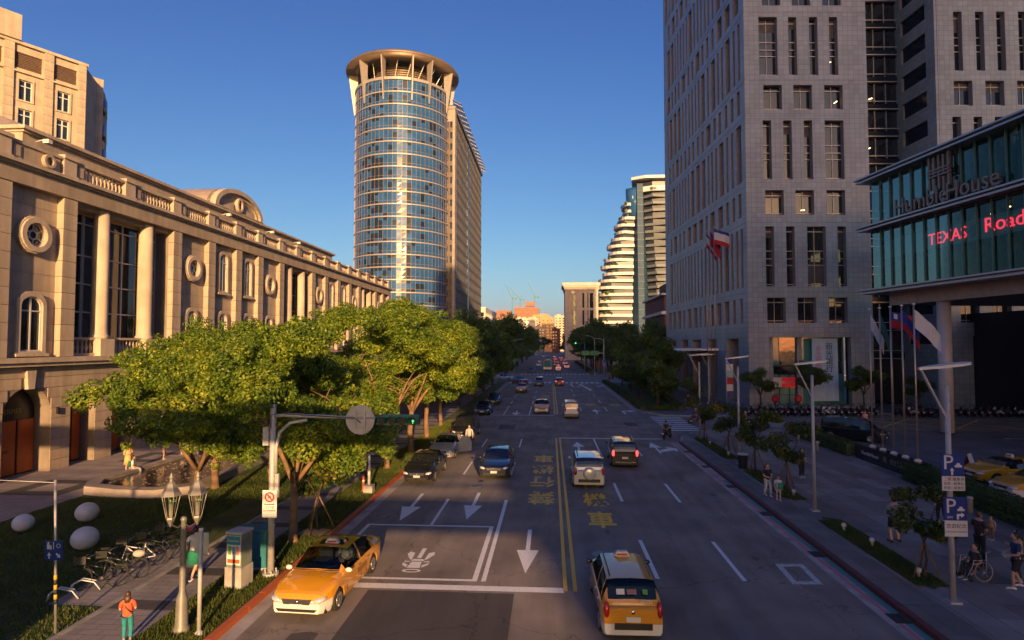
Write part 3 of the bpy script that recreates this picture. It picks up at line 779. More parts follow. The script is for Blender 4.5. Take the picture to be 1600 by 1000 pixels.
# ================================================================== ROUND OFFICE TOWER WITH SLAB
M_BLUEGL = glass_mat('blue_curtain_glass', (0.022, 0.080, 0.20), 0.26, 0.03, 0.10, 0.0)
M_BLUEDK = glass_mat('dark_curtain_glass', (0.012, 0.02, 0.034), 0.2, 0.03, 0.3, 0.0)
M_TEAL = glass_mat('teal_glass', (0.10, 0.30, 0.28), 0.15, 0.03, 0.7)
M_BAND = mat('bronze_beige_band', (0.31, 0.275, 0.25), 0.45, 0.2, var=.1)
M_BRONZE = mat('bronze_soffit', (0.19, 0.14, 0.095), 0.45, 0.4, var=.2, scale=.3)
M_GRANITE = stone_mat('brown_granite', (0.29, 0.25, 0.225))
M_WHITEM = mat('white_metal', (0.68, 0.64, 0.58), 0.4, .1, var=.08)
rt = empty('round_tower', (-52, 204, 0.13), 0, 'tall cylindrical blue glass tower crowned by an open ring roof', 'tower')
RT, NP, FZ0, FH, NF = 16.2, 66, 16.5, 4.13, 19
rng = random.Random(5)
MB().lathe([(RT - .6, 0), (RT - .6, 95)], n=66, smooth=False).build('core', M_BLUEDK, rt)
MB().lathe([(RT - .1, 12.6), (RT - .1, 16.2)], n=66, smooth=False).build('lobby_glazing', M_TEAL, rt)
MB().lathe([(RT + .2, 0), (RT + .2, 12.5)], n=44, smooth=False).build('plinth', M_GRANITE, rt)
band = MB().lathe([(RT - .4, -.32), (RT + .16, -.32), (RT + .22, -.26), (RT + .22, .08), (RT + .16, .14), (RT - .4, .14)], n=NP, smooth=False).mesh('floor_band', M_BAND)
mul_ = MB()
for k in range(NP):
    a = 2 * math.pi * k / NP
    mul_.box(((RT + .06) * math.cos(a), (RT + .06) * math.sin(a), (FH - .5) / 2 + .14), (.08, .07, FH - .5), a)
for z in (1.0,): mul_.lathe([(RT - .1, z), (RT + .05, z), (RT + .05, z + .07), (RT - .1, z + .07)], n=NP, smooth=False)
mul_me = mul_.mesh('mullions', mat('bronze_mullion', (.27, .20, .165), .5, .2))
for f in range(NF):
    z = FZ0 + FH * f
    b_ = link('floor_band', band, rt, (0, 0, z))
    g = MB()
    for k in range(NP):
        a0, a1 = 2 * math.pi * k / NP, 2 * math.pi * (k + 1) / NP
        t0, t1 = rng.uniform(-.025, .025), rng.uniform(-.025, .025)
        zz = [(.14, 1.08), (1.1, 2.85), (2.85, FH - .3)]
        for (p, q) in zz:
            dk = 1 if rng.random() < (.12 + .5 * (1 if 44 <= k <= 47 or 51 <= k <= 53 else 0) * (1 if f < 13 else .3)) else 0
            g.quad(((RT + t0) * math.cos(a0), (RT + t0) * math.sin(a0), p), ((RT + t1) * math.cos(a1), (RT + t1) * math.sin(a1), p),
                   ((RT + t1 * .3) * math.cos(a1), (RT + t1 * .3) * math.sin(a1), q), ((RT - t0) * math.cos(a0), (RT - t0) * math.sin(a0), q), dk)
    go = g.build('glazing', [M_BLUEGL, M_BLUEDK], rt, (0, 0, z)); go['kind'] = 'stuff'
    mo = link('mullions', mul_me, rt, (0, 0, z)); mo['kind'] = 'stuff'
link('floor_band', band, rt, (0, 0, FZ0 + FH * NF + .4), None, (1.01, 1.01, 2.2))
# crown
cr = MB(); cr.lathe([(19.6, 102.2), (19.75, 102.7), (19.4, 103.3), (13.4, 103.5), (13.2, 102.9), (13.6, 102.1), (19.6, 102.2)], n=72); cr.build('ring_roof', M_BRONZE, rt)
for dg in (-168, -125, -98, -66, -45, -12, 22, 60, 100, 140):
    a = R(dg); q = MB(); ca, sa = math.cos(a), math.sin(a)
    for s in (-1,):
        pts = [(RT + .25, 88), (RT + .6, 88), (18.9, 102.4), (15.6, 102.4), (RT - .5, 95.5), (RT + .25, 95)]
        q.extrude(pts, lambda r_, z, d: (r_ * ca - d * sa, r_ * sa + d * ca, z), -.2, .2)
    q.build('crown_fin', M_BAND, rt)
q = MB()
for k in range(8): q.lathe([(11.0, 95.6 + k * .75), (11.2, 95.6 + k * .75), (11.2, 95.85 + k * .75), (11.0, 95.85 + k * .75)], n=40, smooth=False)
q.build('plant_screen', M_BRONZE, rt)['kind'] = 'stuff'
MB().lathe([(10.8, 94), (10.8, 101.8)], n=36).build('plant_room', M_BRONZE, rt)
for k in range(20):
    a = R(18 * k); MB().bar((12 * math.cos(a), 12 * math.sin(a), 96), (14.6 * math.cos(a + .12), 14.6 * math.sin(a + .12), 102), .18).build('crown_strut', M_WHITEM, rt)

sl = empty('office_slab', (-33.6, 203, 0.13), 0, 'long brown stone office slab with window grid behind the round tower', 'building')
MB().span(-26, -.1, .4, 83, 0, 90.4).build('core', M_BLUEDK, sl)
M_GRANSH = stone_mat('dark_granite', (0.095, 0.092, 0.09))  # shade of the side face is put into a darker granite
fb = MB().span(-.12, .0, 0, 83, 0, 1.4).mesh('floor_band', M_GRANSH)
for k in range(22): link('floor_band', fb, sl, (0, 0, 6.6 + 3.98 * k))
pr = MB().span(-.12, .05, 0, .9, 0, 90).mesh('pier', M_GRANSH)
for k in range(27): link('pier', pr, sl, (0, 4.4 + k * 2.95, 0))
c = MB(); c.span(-.45, .5, -.1, 3.4, 0, 90.9); c.span(-7.2, -.45, -.1, .5, 86, 90.9); c.build('corner_pier', M_GRANITE, sl)
fr = MB()
for k in range(22): fr.span(-9, -.5, -.05, .45, 6.6 + 3.98 * k, 8.3 + 3.98 * k)
for k in range(4): fr.span(-8.5 + 2.2 * k, -7.9 + 2.2 * k, -.03, .4, 0, 90)
fr.build('front_grid', mat('dark_bronze', (.085, .06, .045), .5, .2), sl)
MB().span(-.5, .3, 34, 36.4, 0, 90.2).build('dark_slot', M_BLUEDK, sl)
MB().span(-27, .6, -.4, 83.6, 90.4, 91.3).build('parapet', M_GRANITE, sl)
sh = MB()
for k in range(16): sh.box((.9, 2.5 + k * 5.3, 93.0), (3.6, .35, .3), ry=R(28))
for k in range(6): sh.bar((-.5 + .56 * k, 0, 93.9 - .3 * k), (-.5 + .56 * k, 83, 93.9 - .3 * k), .3, .1)
sh.build('sunshade', mat('grey_louvre', (.3, .3, .31), .4, .5), sl)['kind'] = 'stuff'
ps = MB()
for k in range(16): ps.bar((.2, 2.5 + k * 5.3, 91.2), (.6, 2.5 + k * 5.3, 93.2), .2)
ps.build('sunshade_posts', M_DARK, sl)['kind'] = 'stuff'

# ================================================================== HOTEL BEHIND THE PALACE
M_HOTEL = stone_mat('cream_stone', (0.45, 0.37, 0.275))
hx, hy = CW(-55, 75)
ho = empty('hotel_block', (hx, hy, 0.13), 0, 'cream stone hotel tower rising behind the palace at the left edge', 'building')
ho.rotation_euler.z = math.atan2(*(lambda d: (d[1], d[0]))(CW(-.545, -.839)))
FH_ = lambda a, b, d: (a, -d if False else d, b)          # local x runs along the lit face, local +y goes into the block
sgn = -1
hf = lambda a, b, d: (a, sgn * d, b)
holes = []
for z in (37.0, 33.5, 30.0, 26.5, 23):
    for a in (1.65, 5.5, 9.4): holes.append((a, a + 1.35, z, z + 2.45))
for a in (0.95, 4.6, 8.5): holes.append((a, a + 2.7, 40.8, 42.7))
w_ = MB(); holed(w_, 0, 14, 0, 43.6, holes, hf, .35)
w_.add([hf(0, 0, 0), hf(0, 43.6, 0), hf(-2.7, 43.6, 3.7), hf(-2.7, 0, 3.7)], [(0, 1, 2, 3)]); w_.add([hf(0, 43.6, 0), hf(14, 43.6, 0), hf(14, 43.6, 14), hf(-2.7, 43.6, 14), hf(-2.7, 43.6, 3.7)], [(0, 1, 2, 3, 4)])
w_.add([hf(14, 0, 0), hf(14, 43.6, 0), hf(14, 43.6, 14), hf(14, 0, 14)], [(0, 1, 2, 3)])
w_.build('wall', M_HOTEL, ho)
for a in (0, 3.5, 7.4, 11.2):
    for k in range(38):
        z = 1.2 + k * 1.12
        if z > 24: link('stone_block', _blocks.setdefault(('h', a == 0), MB().span(0, .95 if a else .85, .05, .28, 0, 1.09).mesh('stone_block', M_HOTEL)), ho, (a, 0, z))
for (a0, a1, z0, z1) in holes:
    if z0 > 40:
        o = MB().span(a0, a1, -.3, -.2, z0, z1).build('louvre', mat('brown_louvre', (.10, .065, .045), .6), ho)
        q = MB()
        for k in range(9): q.box(((a0 + a1) / 2, -.16, z0 + .12 + k * .21), (a1 - a0, .1, .04), rx=R(35))
        q.build('slat', mat('brown_slat', (.19, .12, .08), .6), o)['kind'] = 'stuff'
        MB().span(a0 - .2, a1 + .2, -.02, .3, z0 - .55, z0 - .35).build('string_course', M_HOTEL, ho)
    else:
        o = MB().span(a0, a1, -.3, -.22, z0, z1).build('window', M_GLASS, ho)
        q = MB(); am = (a0 + a1) / 2
        q.span(am - .06, am + .06, -.22, -.12, z0, z1); q.span(a0, a1, -.22, -.13, z1 - .75, z1 - .65)
        q.ring([(a0, z0), (a1, z0), (a1, z1), (a0, z1)], [(a0 + .1, z0 + .1), (a1 - .1, z0 + .1), (a1 - .1, z1 - .1), (a0 + .1, z1 - .1)], lambda a, b, d: (a, -.22 + d, b), 0, .1)
        q.build('frame', M_WHITEM, o)
        MB().ring([(a0 - .16, z0 - .16), (a1 + .16, z0 - .16), (a1 + .16, z1 + .16), (a0 - .16, z1 + .16)], [(a0, z0), (a1, z0), (a1, z1), (a0, z1)], lambda a, b, d: (a, d, b), 0, .12).build('surround', M_HOTEL, o)
c = MB(); c.span(-.2, 14.2, -9, .35, 43.6, 43.95); c.build('cornice', M_HOTEL, ho)
c = MB(); c.span(6.9, 14.2, -8, .6, 43.95, 47.0); c.build('raised_block', M_HOTEL, ho)
c = MB(); c.add([(.3, -.2, 43.95), (6.9, -.2, 43.95), (6.9, -3, 45.4), (1.4, -3, 45.1), (.6, -6, 43.95)], [(0, 1, 2, 3), (0, 3, 4)]); c.build('roof', M_ROOFT, ho)
# recessed stair bay and rounded end on the shaded side
c = MB(); c.span(-3.6, 3, -7.4, -3.75, 0, 44.2); c.build('side_bay', M_HOTEL, ho)
c = MB(); c.lathe([(2.6, 0), (2.6, 42.6), (2.3, 43.8)], (-3.3, -8.6, 0), 20); c.build('rounded_end', M_HOTEL, ho)
for z in (40.2, 36.6, 33.1, 29.6):
    MB().span(-3.68, -3.55, -6.6, -4.6, z, z + 2.4).build('window', M_GLASS, ho)
    q = MB(); q.lathe([(2.66, z), (2.66, z + 2.3)], (-3.3, -8.6, 0), 20); q.build('window', M_GLASS, ho)

# ================================================================== BANK TOWER ON THE RIGHT
def tile_mat(name, rgb, w=0.62, h=0.62):
    m = mat(name, rgb, 0.42, var=0, spec=0.5)
    nt, b = nodes_of(m); N = nt.nodes; L = nt.links
    tc = N.new('ShaderNodeTexCoord')
    se = N.new('ShaderNodeSeparateXYZ'); ad = N.new('ShaderNodeMath'); ad.operation = 'ADD'; cb = N.new('ShaderNodeCombineXYZ')
    L.new(tc.outputs['Object'], se.inputs[0]); L.new(se.outputs[0], ad.inputs[0]); L.new(se.outputs[1], ad.inputs[1])
    L.new(ad.outputs[0], cb.inputs[0]); L.new(se.outputs[2], cb.inputs[1])
    br = N.new('ShaderNodeTexBrick'); br.offset = 0.0; br.inputs['Scale'].default_value = 1
    br.inputs['Brick Width'].default_value = w; br.inputs['Row Height'].default_value = h; br.inputs['Mortar Size'].default_value = 0.02
    br.inputs['Color1'].default_value = (*[c_ * .9 for c_ in rgb], 1); br.inputs['Color2'].default_value = (*[c_ * 1.1 for c_ in rgb], 1); br.inputs['Mortar'].default_value = (*[c_ * .58 for c_ in rgb], 1)
    nz = N.new('ShaderNodeTexNoise'); nz.inputs['Scale'].default_value = .25; nz.inputs['Detail'].default_value = 8
    mr = N.new('ShaderNodeMapRange'); mr.inputs[1].default_value = .3; mr.inputs[2].default_value = .7; mr.inputs[3].default_value = .85; mr.inputs[4].default_value = 1.15
    mx = N.new('ShaderNodeMix'); mx.data_type = 'RGBA'; mx.blend_type = 'MULTIPLY'; mx.inputs[0].default_value = 1
    L.new(cb.outputs[0], br.inputs[0]); L.new(tc.outputs['Object'], nz.inputs[0]); L.new(nz.outputs[0], mr.inputs[0])
    L.new(br.outputs['Color'], mx.inputs[6]); L.new(mr.outputs[0], mx.inputs[7]); L.new(mx.outputs[2], b.inputs['Base Color'])
    bp = N.new('ShaderNodeBump'); bp.inputs['Strength'].default_value = .5; bp.inputs['Distance'].default_value = .01; bp.invert = True
    L.new(br.outputs['Fac'], bp.inputs['Height']); L.new(bp.outputs[0], b.inputs['Normal'])
    return m
M_TILE = tile_mat('grey_granite_tiles', (0.29, 0.345, 0.365))
M_REVEAL = mat('granite_reveal', (0.32, 0.28, 0.25), .5, var=.12)
M_RAIL = mat('window_rail', (0.45, 0.43, 0.42), .4, .4, var=.05)
M_LAMPGLOW = mat('office_lamp', (1, .8, .5), .5, emit=(1, .62, .3), es=2.5, var=0)
bt = empty('bank_tower', (*CW(29, 72.6), 0.13), YAW, 'tall grey granite bank tower with slit windows on the right', 'tower')
SQ = [10.5, 23.85, 37.1, 50.35, 63.6, 76.9]; TL = [15.0, 28.3, 41.45, 54.8, 68]
PAT = {0: [(2.3, 3.35), (4.85, 5.9), (7.45, 9.75), (11.2, 12.25)], 1: [(2.2, 3.25), (4.75, 5.8), (7.3, 8.35), (9.9, 12.25)], 2: [(1.9, 4.2), (5.6, 6.65), (8.2, 9.25), (10.7, 11.75)]}
front_h = [(2.5, 12.55, 0.35, 8.75)]
for k, z in enumerate(SQ): front_h += [(a, a + 2.3, z, z + 3.1) for a in (2.35, 6.1, 9.95)]
for k, z in enumerate(TL): front_h += [(a, b_, z, z + 7.42) for a, b_ in PAT[k % 3]]
left_h = []
rl = random.Random(11)
for k, z in enumerate(SQ):
    a = 1.6
    while a < 36:
        w = rl.choice((1.0, 1.0, 1.9)); left_h.append((a, a + w, z, z + 3.1)); a += w + rl.uniform(1.0, 1.5)
for k, z in enumerate(TL):
    a = 1.3
    while a < 36.4:
        w = rl.choice((.75, .75, .75, 1.7)); left_h.append((a, a + w, z, z + 7.42)); a += w + rl.uniform(.75, 1.1)
left_g = [(3.2, 7.4, .35, 8.6), (11.4, 15.2, .35, 8.6), (18.2, 22.4, .35, 8.6), (25, 29, .35, 8.6), (32, 35.4, .35, 8.6)]
DW = .75
b = MB()
HT = 76
holed(b, 0, 15.3, 0, HT, front_h, lambda a, z, d: (a, d, z), DW, 0, 1)
holed(b, 0, 38.5, 0, HT, left_h + left_g, lambda a, z, d: (d, a, z), DW, 0, 1)
b.quad((15.3, 0, 0), (15.3, 6.2, 0), (15.3, 6.2, HT), (15.3, 0, HT)); b.quad((0, 38.5, 0), (20, 38.5, 0), (20, 38.5, HT), (0, 38.5, HT))
b.quad((0, 0, HT), (15.3, 0, HT), (15.3, 38.5, HT), (0, 38.5, HT))
b.build('stone_shell', [M_TILE, M_REVEAL], bt)
# string courses between the storeys, proud of the tiles
for z in [8.95, 14.35, 22.95, 27.6, 36.3, 40.8, 49.4, 54]:
    c = MB(); c.span(-.04, 15.34, -.04, -.002, z, z + .12); c.span(-.04, -.002, -.04, 38.5, z, z + .12); c.build('string_course', M_TILE, bt)
# deep interior so that panes have something behind
_wm = {}
def tower_window(parent, hole, face, y_off=0.0, x_off=0.0):
    a0, a1, z0, z1 = hole; w, h = round(a1 - a0, 2), round(z1 - z0, 2)
    key = (w, h, face)
    if key not in _wm:
        p, f = MB(), MB()
        tr = (lambda a, z, d: (a, d, z)) if face == 'f' else (lambda a, z, d: (d, a, z))
        p.quad(tr(0, 0, DW - .02), tr(w, 0, DW - .02), tr(w, h, DW - .02), tr(0, h, DW - .02))
        zs = [.28, h - .55] + ([h * .36, h * .47, h * .60] if h > 5 else [])
        for z in zs: f.extrude([(0, z - .05), (w, z - .05), (w, z + .05), (0, z + .05)], tr, DW - .14, DW - .03)
        if w > 1.8: f.extrude([(w / 2 - .03, 0), (w / 2 + .03, 0), (w / 2 + .03, h), (w / 2 - .03, h)], tr, DW - .10, DW - .035)
        _wm[key] = (p.mesh('pane', M_GLASS), f.mesh('window_rails', M_RAIL))
    p, f = _wm[key]
    loc = (a0 + x_off, y_off, z0) if face == 'f' else (x_off, a0 + y_off, z0)
    o = link('window', p, parent, loc); link('rail', f, o)
    return o
M_BLIND = mat('window_blind', (.085, .08, .078), .7, var=.2); rb_ = random.Random(9)
def blind(o, h, y_off, face):
    a0, a1, z0, z1 = h; w, hh_ = a1 - a0, z1 - z0
    if rb_.random() < .38:
        f0 = rb_.choice((.0, .0, .36, .6)) if hh_ > 5 else 0; f1 = f0 + rb_.uniform(.12, .38)
        zt = hh_ - .06 - hh_ * f0; zb = max(.1, hh_ - hh_ * f1); x0 = .04 if rb_.random() < .7 or w < 1.8 else w / 2
        if face == 'f': MB().quad((x0, DW - .03, zb), (w - .04, DW - .03, zb), (w - .04, DW - .03, zt), (x0, DW - .03, zt)).build('blind', M_BLIND, o)
for h in front_h[1:]: blind(tower_window(bt, h, 'f'), h, 0, 'f')
for h in left_h: 
    if h[2] < 62: tower_window(bt, h, 'l')
# a few lamps that burn behind the panes
for (x, z, a) in ((5.2, 43.6, .3), (7.9, 43.5, .25), (10.6, 43.4, .2), (11.3, 38.3, .6), (6.9, 24.6, .1)):
    MB().box((x + .4, DW - .05, z), (.5, .03, .1), ry=-a).build('ceiling_lamp', M_LAMPGLOW, bt)
# ground floor of the bank: glazing, sign, banner
gl = MB().span(3.3, 12.5, 1.6, 1.7, .35, 8.75).build('bank_glazing', M_TEAL, bt)
c = MB(); c.span(2.55, 3.3, .76, 1.8, .35, 8.75); c.span(6.5, 7.1, 1.2, 1.65, .35, 8.75); c.build('bank_pier', M_TILE, bt)
for (x0, x1, z0, z1) in ((4.4, 6.5, 5.3, 8.7), (3.3, 6.5, 4.1, 5.1), (9.9, 12.2, 4.2, 8.7)):
    MB().span(x0, x1, 1.5, 1.595, z0, z1).build('dark_pane', M_GLASS, gl)
c = MB()
for x in (4.35, 5.6, 6.4): c.span(x - .04, x + .04, 1.48, 1.59, .4, 4.1)
c.span(3.3, 6.5, 1.48, 1.59, 1.55, 1.63); c.span(3.3, 6.5, 1.4, 1.59, 5.1, 5.26); c.build('frame', M_DARK, gl)
sg = MB().span(3.35, 6.2, 1.2, 1.45, 2.55, 3.75).build('bank_sign', mat('red_sign', (.5, .02, .02), .4, emit=(.6, .02, .02), es=.12), bt)
MB().span(3.35, 4.5, 1.14, 1.2, 2.55, 3.75).build('sign_panel', M_WHITEM, sg)
lettering('lettering', '新光銀行', .42, M_WHITEM, sg, (5.36, 1.19, 3.12), (R(90), 0, 0))
lettering('lettering', 'SK', .5, mat('red_print', (.5, .03, .03), .5), sg, (3.92, 1.13, 3.12), (R(90), 0, 0))
bn = MB()
for k in range(8): bn.quad((8.0 + .4 * k, .55 + .05 * math.sin(k * 1.3), .9), (8.4 + .4 * k, .55 + .05 * math.sin(k * 1.3 + 1.3), .9), (8.4 + .4 * k, .55 + .03 * math.sin(k + 1.), 8.6), (8.0 + .4 * k, .55 + .03 * math.sin(k), 8.6))
bno = bn.build('banner', mat('pale_blue_banner', (.42, .60, .74), .7, var=.06), bt)
lettering('lettering', '新光銀行', .95, mat('navy_print', (.03, .05, .12), .6), bno, (10.1, .47, 6.2), (R(90), 0, 0), .002, None, True)
lettering('lettering', '安全穩健', .72, mat('pink_print', (.6, .2, .32), .6), bno, (8.8, .47, 6.3), (R(90), 0, 0), .002, None, True)
# side openings with glazing and canopy
for (a0, a1, z0, z1) in left_g:
    MB().span(1.6, 1.7, a0, a1, z0, z1).build('lobby_glazing', M_GLASS, bt)
    MB().span(.76, 1.6, a1, a1 + .3, z0, z1).build('lobby_reveal', mat('warm_stone', (.36, .28, .23), .5), bt)
c = MB(); c.add([(-4.8, 12, 7.0), (.2, 10.5, 7.0), (.2, 24, 7.0), (-4.2, 24, 7.0), (-4.6, 12.2, 7.25), (.2, 10.5, 7.3), (.2, 24, 7.3), (-4.1, 23.8, 7.25)], [(0, 1, 2, 3), (7, 6, 5, 4), (0, 4, 5, 1), (1, 5, 6, 2), (2, 6, 7, 3), (3, 7, 4, 0)])
c.span(-3.4, .2, 14, 22, 6.35, 6.5); c.build('entrance_canopy', M_WHITEM, bt)
# glazed recess and the second wing
rc = MB().quad((15.3, 6.2, 0), (23, 6.2, 0), (23, 6.2, HT), (15.3, 6.2, HT)).build('recess_glazing', M_GLASS, bt)
for k in range(21):
    z = 6 + 3.72 * k
    c = MB(); c.span(15.3, 23, 5.7, 5.78, z - .05, z + .06); c.span(15.3, 23, 5.7, 5.78, z + 1.0, z + 1.1); c.build('rail', M_RAIL, rc)
    MB().span(15.3, 23, 5.9, 6.19, z - .2, z + .75).build('spandrel', M_BLUEDK, rc)
for k in range(1, 5): MB().span(15.3 + 1.54 * k - .03, 15.3 + 1.54 * k + .03, 6.0, 6.18, 0, 80).build('mullion', M_RAIL, rc)
wing_h = [(26.6, 40.5, .35, 8.9)]
for k, z in enumerate(SQ): wing_h += [(a, a + 2.3, z, z + 3.1) for a in (25.2, 29.1, 33, 36.9, 40.8)]
for k, z in enumerate(TL): wing_h += [(a, a + 1.05, z, z + 7.42) for a in ((24.9, 27.5, 30.1, 32.8, 35.4, 38, 40.7) if k % 2 else (25.4, 28.1, 30.7, 33.4, 36, 38.7, 41.3))]
w_ = MB(); holed(w_, 23, 44, 0, HT, wing_h, lambda a, z, d: (a, d - 1.2, z), DW, 0, 1)
lw = []
for k in range(21): lw.append((1.6, 6.2, 7.9 + 3.72 * k, 9.9 + 3.72 * k))
holed(w_, 0, 7.4, 0, HT, lw, lambda a, z, d: (23 + d, a - 1.2, z), .3, 0, 1)
w_.quad((44, -1.2, 0), (44, 20, 0), (44, 20, HT), (44, -1.2, HT)); w_.quad((23, -1.2, HT), (44, -1.2, HT), (44, 20, HT), (23, 20, HT))
w_.build('wing_shell', [M_TILE, M_REVEAL], bt)
for h in wing_h[1:]: blind(tower_window(bt, h, 'f', -1.2), h, 0, 'f')
MB().span(26.6, 40.5, 1.5, 1.6, .35, 8.9).build('dark_pane', M_BLACKSH, bt)
MB().span(23.28, 23.34, -1.2, 6.2, 0, HT).build('side_glazing', M_BLUEDK, bt)
for (x, z) in ((18.1, 46.9), (19.4, 41.0), (19.0, 34.2), (16.2, 31.5), (28.4, 39.2)): MB().box((x, 6.05 if x < 23 else -.5, z), (.5, .03, .12), ry=R(-20)).build('ceiling_lamp', M_LAMPGLOW, bt)

# ================================================================== HUMBLE HOUSE PODIUM
M_FASCIA = mat('grey_fascia', (0.36, 0.34, 0.36), .35, .5, var=.06)
M_SIGNM = mat('bronze_lettering', (0.22, 0.165, 0.14), .45, .4, var=.1)
M_BEAM = mat('beige_beam_panel', (0.42, 0.32, 0.27), .6, var=.1)
def clear_glass(name, tint, refl=0.25):
    m = bpy.data.materials.new(name); m.use_nodes = True; nt = m.node_tree; N = nt.nodes; L = nt.links
    N.remove(N['Principled BSDF']); out = N['Material Output']
    t = N.new('ShaderNodeBsdfTransparent'); t.inputs[0].default_value = (*tint, 1)
    g = N.new('ShaderNodeBsdfGlossy'); g.inputs['Roughness'].default_value = .04; g.inputs[0].default_value = (.45, .62, .57, 1)
    fr = N.new('ShaderNodeFresnel'); fr.inputs[0].default_value = 1.3
    ad = N.new('ShaderNodeMath'); ad.operation = 'MULTIPLY_ADD'; ad.inputs[1].default_value = .30; ad.inputs[2].default_value = refl * .5; ad.use_clamp = True
    mx = N.new('ShaderNodeMixShader'); L.new(fr.outputs[0], ad.inputs[0]); L.new(ad.outputs[0], mx.inputs[0]); L.new(t.outputs[0], mx.inputs[1]); L.new(g.outputs[0], mx.inputs[2])
    L.new(mx.outputs[0], out.inputs[0]); _mats[name] = m
    return m
M_GREENGL = clear_glass('green_clear_glass', (.40, .58, .53), .05)
M_FIN = mat('green_glass_fin', (.08, .20, .19), .35, var=.15, spec=.5)
hh = empty('glass_podium', (*CW(36.5, 60), 0.13), YAW + math.atan(.069), 'glass hotel podium raised on round columns at the right edge', 'building')
LEN = 44.0
for (z0, z1) in ((13.5, 19.5), (20.0, 24.5)):
    n = int(LEN / 1.4)
    pane = MB().quad((.3, 0, z0), (.3, 1.38, z0), (.3, 1.38, z1), (.3, 0, z1)).mesh('pane', M_GREENGL)
    fin = MB().span(.1, .28, -.025, .025, z0, z1).mesh('glass_fin', M_FIN)
    for k in range(n):
        link('pane', pane, hh, (0, -1.4 * (k + 1), 0)); link('glass_fin', fin, hh, (0, -1.4 * k - 1.39, 0))
    MB().quad((.3, 0, z0), (16, 0, z0), (16, 0, z1), (.3, 0, z1)).build('end_glazing', M_GREENGL, hh)
for z in (13.3, 19.72, 24.7):
    c = MB(); c.span(-1.0, 18, -LEN, .95, z - .05, z + .1); c.span(-.85, 18, -LEN, .8, z - .36, z - .2); c.span(-.55, 18, -LEN, .5, z - .2, z - .053); c.build('fascia', M_FASCIA, hh)
MB().span(.2, 18, -LEN, .1, 19.15, 19.35).build('floor_slab', M_DARK, hh)
MB().span(7, 7.2, -LEN, 0, 13.4, 24.4).build('inner_wall', mat('inner_wall', (.09, .10, .10), .7, var=.4, scale=.6), hh)
MB().span(.35, 7, -LEN, 0, 13.4, 13.5).build('inner_floor', mat('inner_floor', (.12, .09, .06), .6), hh)
for k in range(9):
    MB().cyl(3.5, -2 - k * 4.7, 13.5, 24.3, .3, 12).build('inner_column', mat('inner_column', (.2, .22, .22), .6), hh)
bs = MB().span(.42, .5, -LEN, -1.6, 16.35, 18.05).build('sign_band', mat('teal_sign_band', (.20, .33, .33), .6, var=.06), hh)
M_NEON = mat('red_neon_letters', (.7, .02, .04), .4, emit=(1, .03, .06), es=1.0, var=0)
HR = (R(90), 0, R(-90))
lettering('lettering', 'TEXAS', 1.45, M_NEON, bs, (.38, -9.3, 17.15), HR, .02, (.98, 1.0, 1))
lettering('lettering', 'Roadhouse', 1.55, M_NEON, bs, (.38, -16.9, 17.3), HR, .02, (1.12, 1.05, 1))
q = MB(); q.extrude([(-.5, -.1), (.1, -.6), (.5, -.1), (.45, .5), (-.15, .5), (-.2, .15)], lambda a, z, d: (.41 - d, -11.9 - a, 17.2 + z), 0, .05); q.build('green_emblem', mat('green_print', (.02, .14, .07), .5), bs)
q = MB(); q.extrude([(-.7, .55), (.6, .75), (.6, .85), (-.7, .65)], lambda a, z, d: (.40 - d, -11.7 - a, 17.2 + z), 0, .05); q.build('hat_brim', mat('yellow_print', (.5, .4, .05), .5), bs)
lettering('lettering', 'Humble', 2.15, M_SIGNM, hh, (-.25, -7.1, 20.75), HR, .09, (.93, 1, 1)); lettering('lettering', 'House', 2.15, M_SIGNM, hh, (-.25, -12.7, 20.75), HR, .09, (.93, 1, 1))
em = MB()
ez, ey = 22.6, -9.45
for k in range(5):
    t = -1.05 + .525 * k
    em.box((-.25, ey - t, ez + (.75 if k in (1, 3) else .2)), (.22, .2, 1.6 if k in (1, 3) else 2.9)); 
    if k in (1, 3): em.box((-.25, ey - t, ez - .95), (.22, .2, 1.2))
for z in (-.15, .15, .42): em.box((-.3, ey, ez + z), (.24, 2.3, .14))
em.build('emblem', M_SIGNM, hh)['kind'] = 'stuff'
for k in range(26): MB().ball((2 + (k * 37 % 41) / 10, -1.5 - k * 1.3, 18.9 if k % 2 else 24.0), .07, 6, 4).build('ceiling_lamp', M_LAMPGLOW, hh)
rcur = random.Random(6); M_CUR = [mat('pale_green_curtain', (.20, .30, .27), .8, var=.2), mat('grey_green_curtain', (.10, .16, .15), .8, var=.2), mat('warm_curtain', (.26, .20, .13), .8, var=.2)]
for (z0, z1) in ((13.6, 16.2), (20.1, 24.3)):
    y = -.6
    while y > -30:
        w_c = rcur.uniform(.12, .55); top_ = z1 - rcur.choice((0, 0, 0, 1.2))
        MB().span(.9 + rcur.uniform(0, 1.2), .96 + 1.2, y - w_c, y, z0, top_).build('curtain', rcur.choice(M_CUR), hh)
        y -= w_c + rcur.uniform(.25, 1.1)
# soffit beam and columns
pn = MB().span(0, .35, 0, 3.55, 0, 1.25).mesh('beam_panel', M_BEAM)
for k in range(12): link('beam_panel', pn, hh, (1.3, -1.0 - 3.58 * (k + 1), 11.75))
MB().span(1.66, 18, -LEN, -1.0, 11.75, 12.9).build('soffit', mat('soffit_grey', (.16, .15, .15), .7), hh)
MB().span(1.4, 16, -1.0, -.7, 11.8, 12.95).build('beam_panel', M_BEAM, hh)
for k in range(2):
    x, y = (2.0, -6.8 - 17 * k)
    c = MB().cyl(x, y, 0, 11.75, .55, 24).build('column', mat('pale_column', (.46, .44, .43), .5, var=.06), hh)
# back wall of the forecourt
MB().span(20, 21, -30, 12, 0, 11.6).build('entrance_wall', M_BLACKSH, hh)
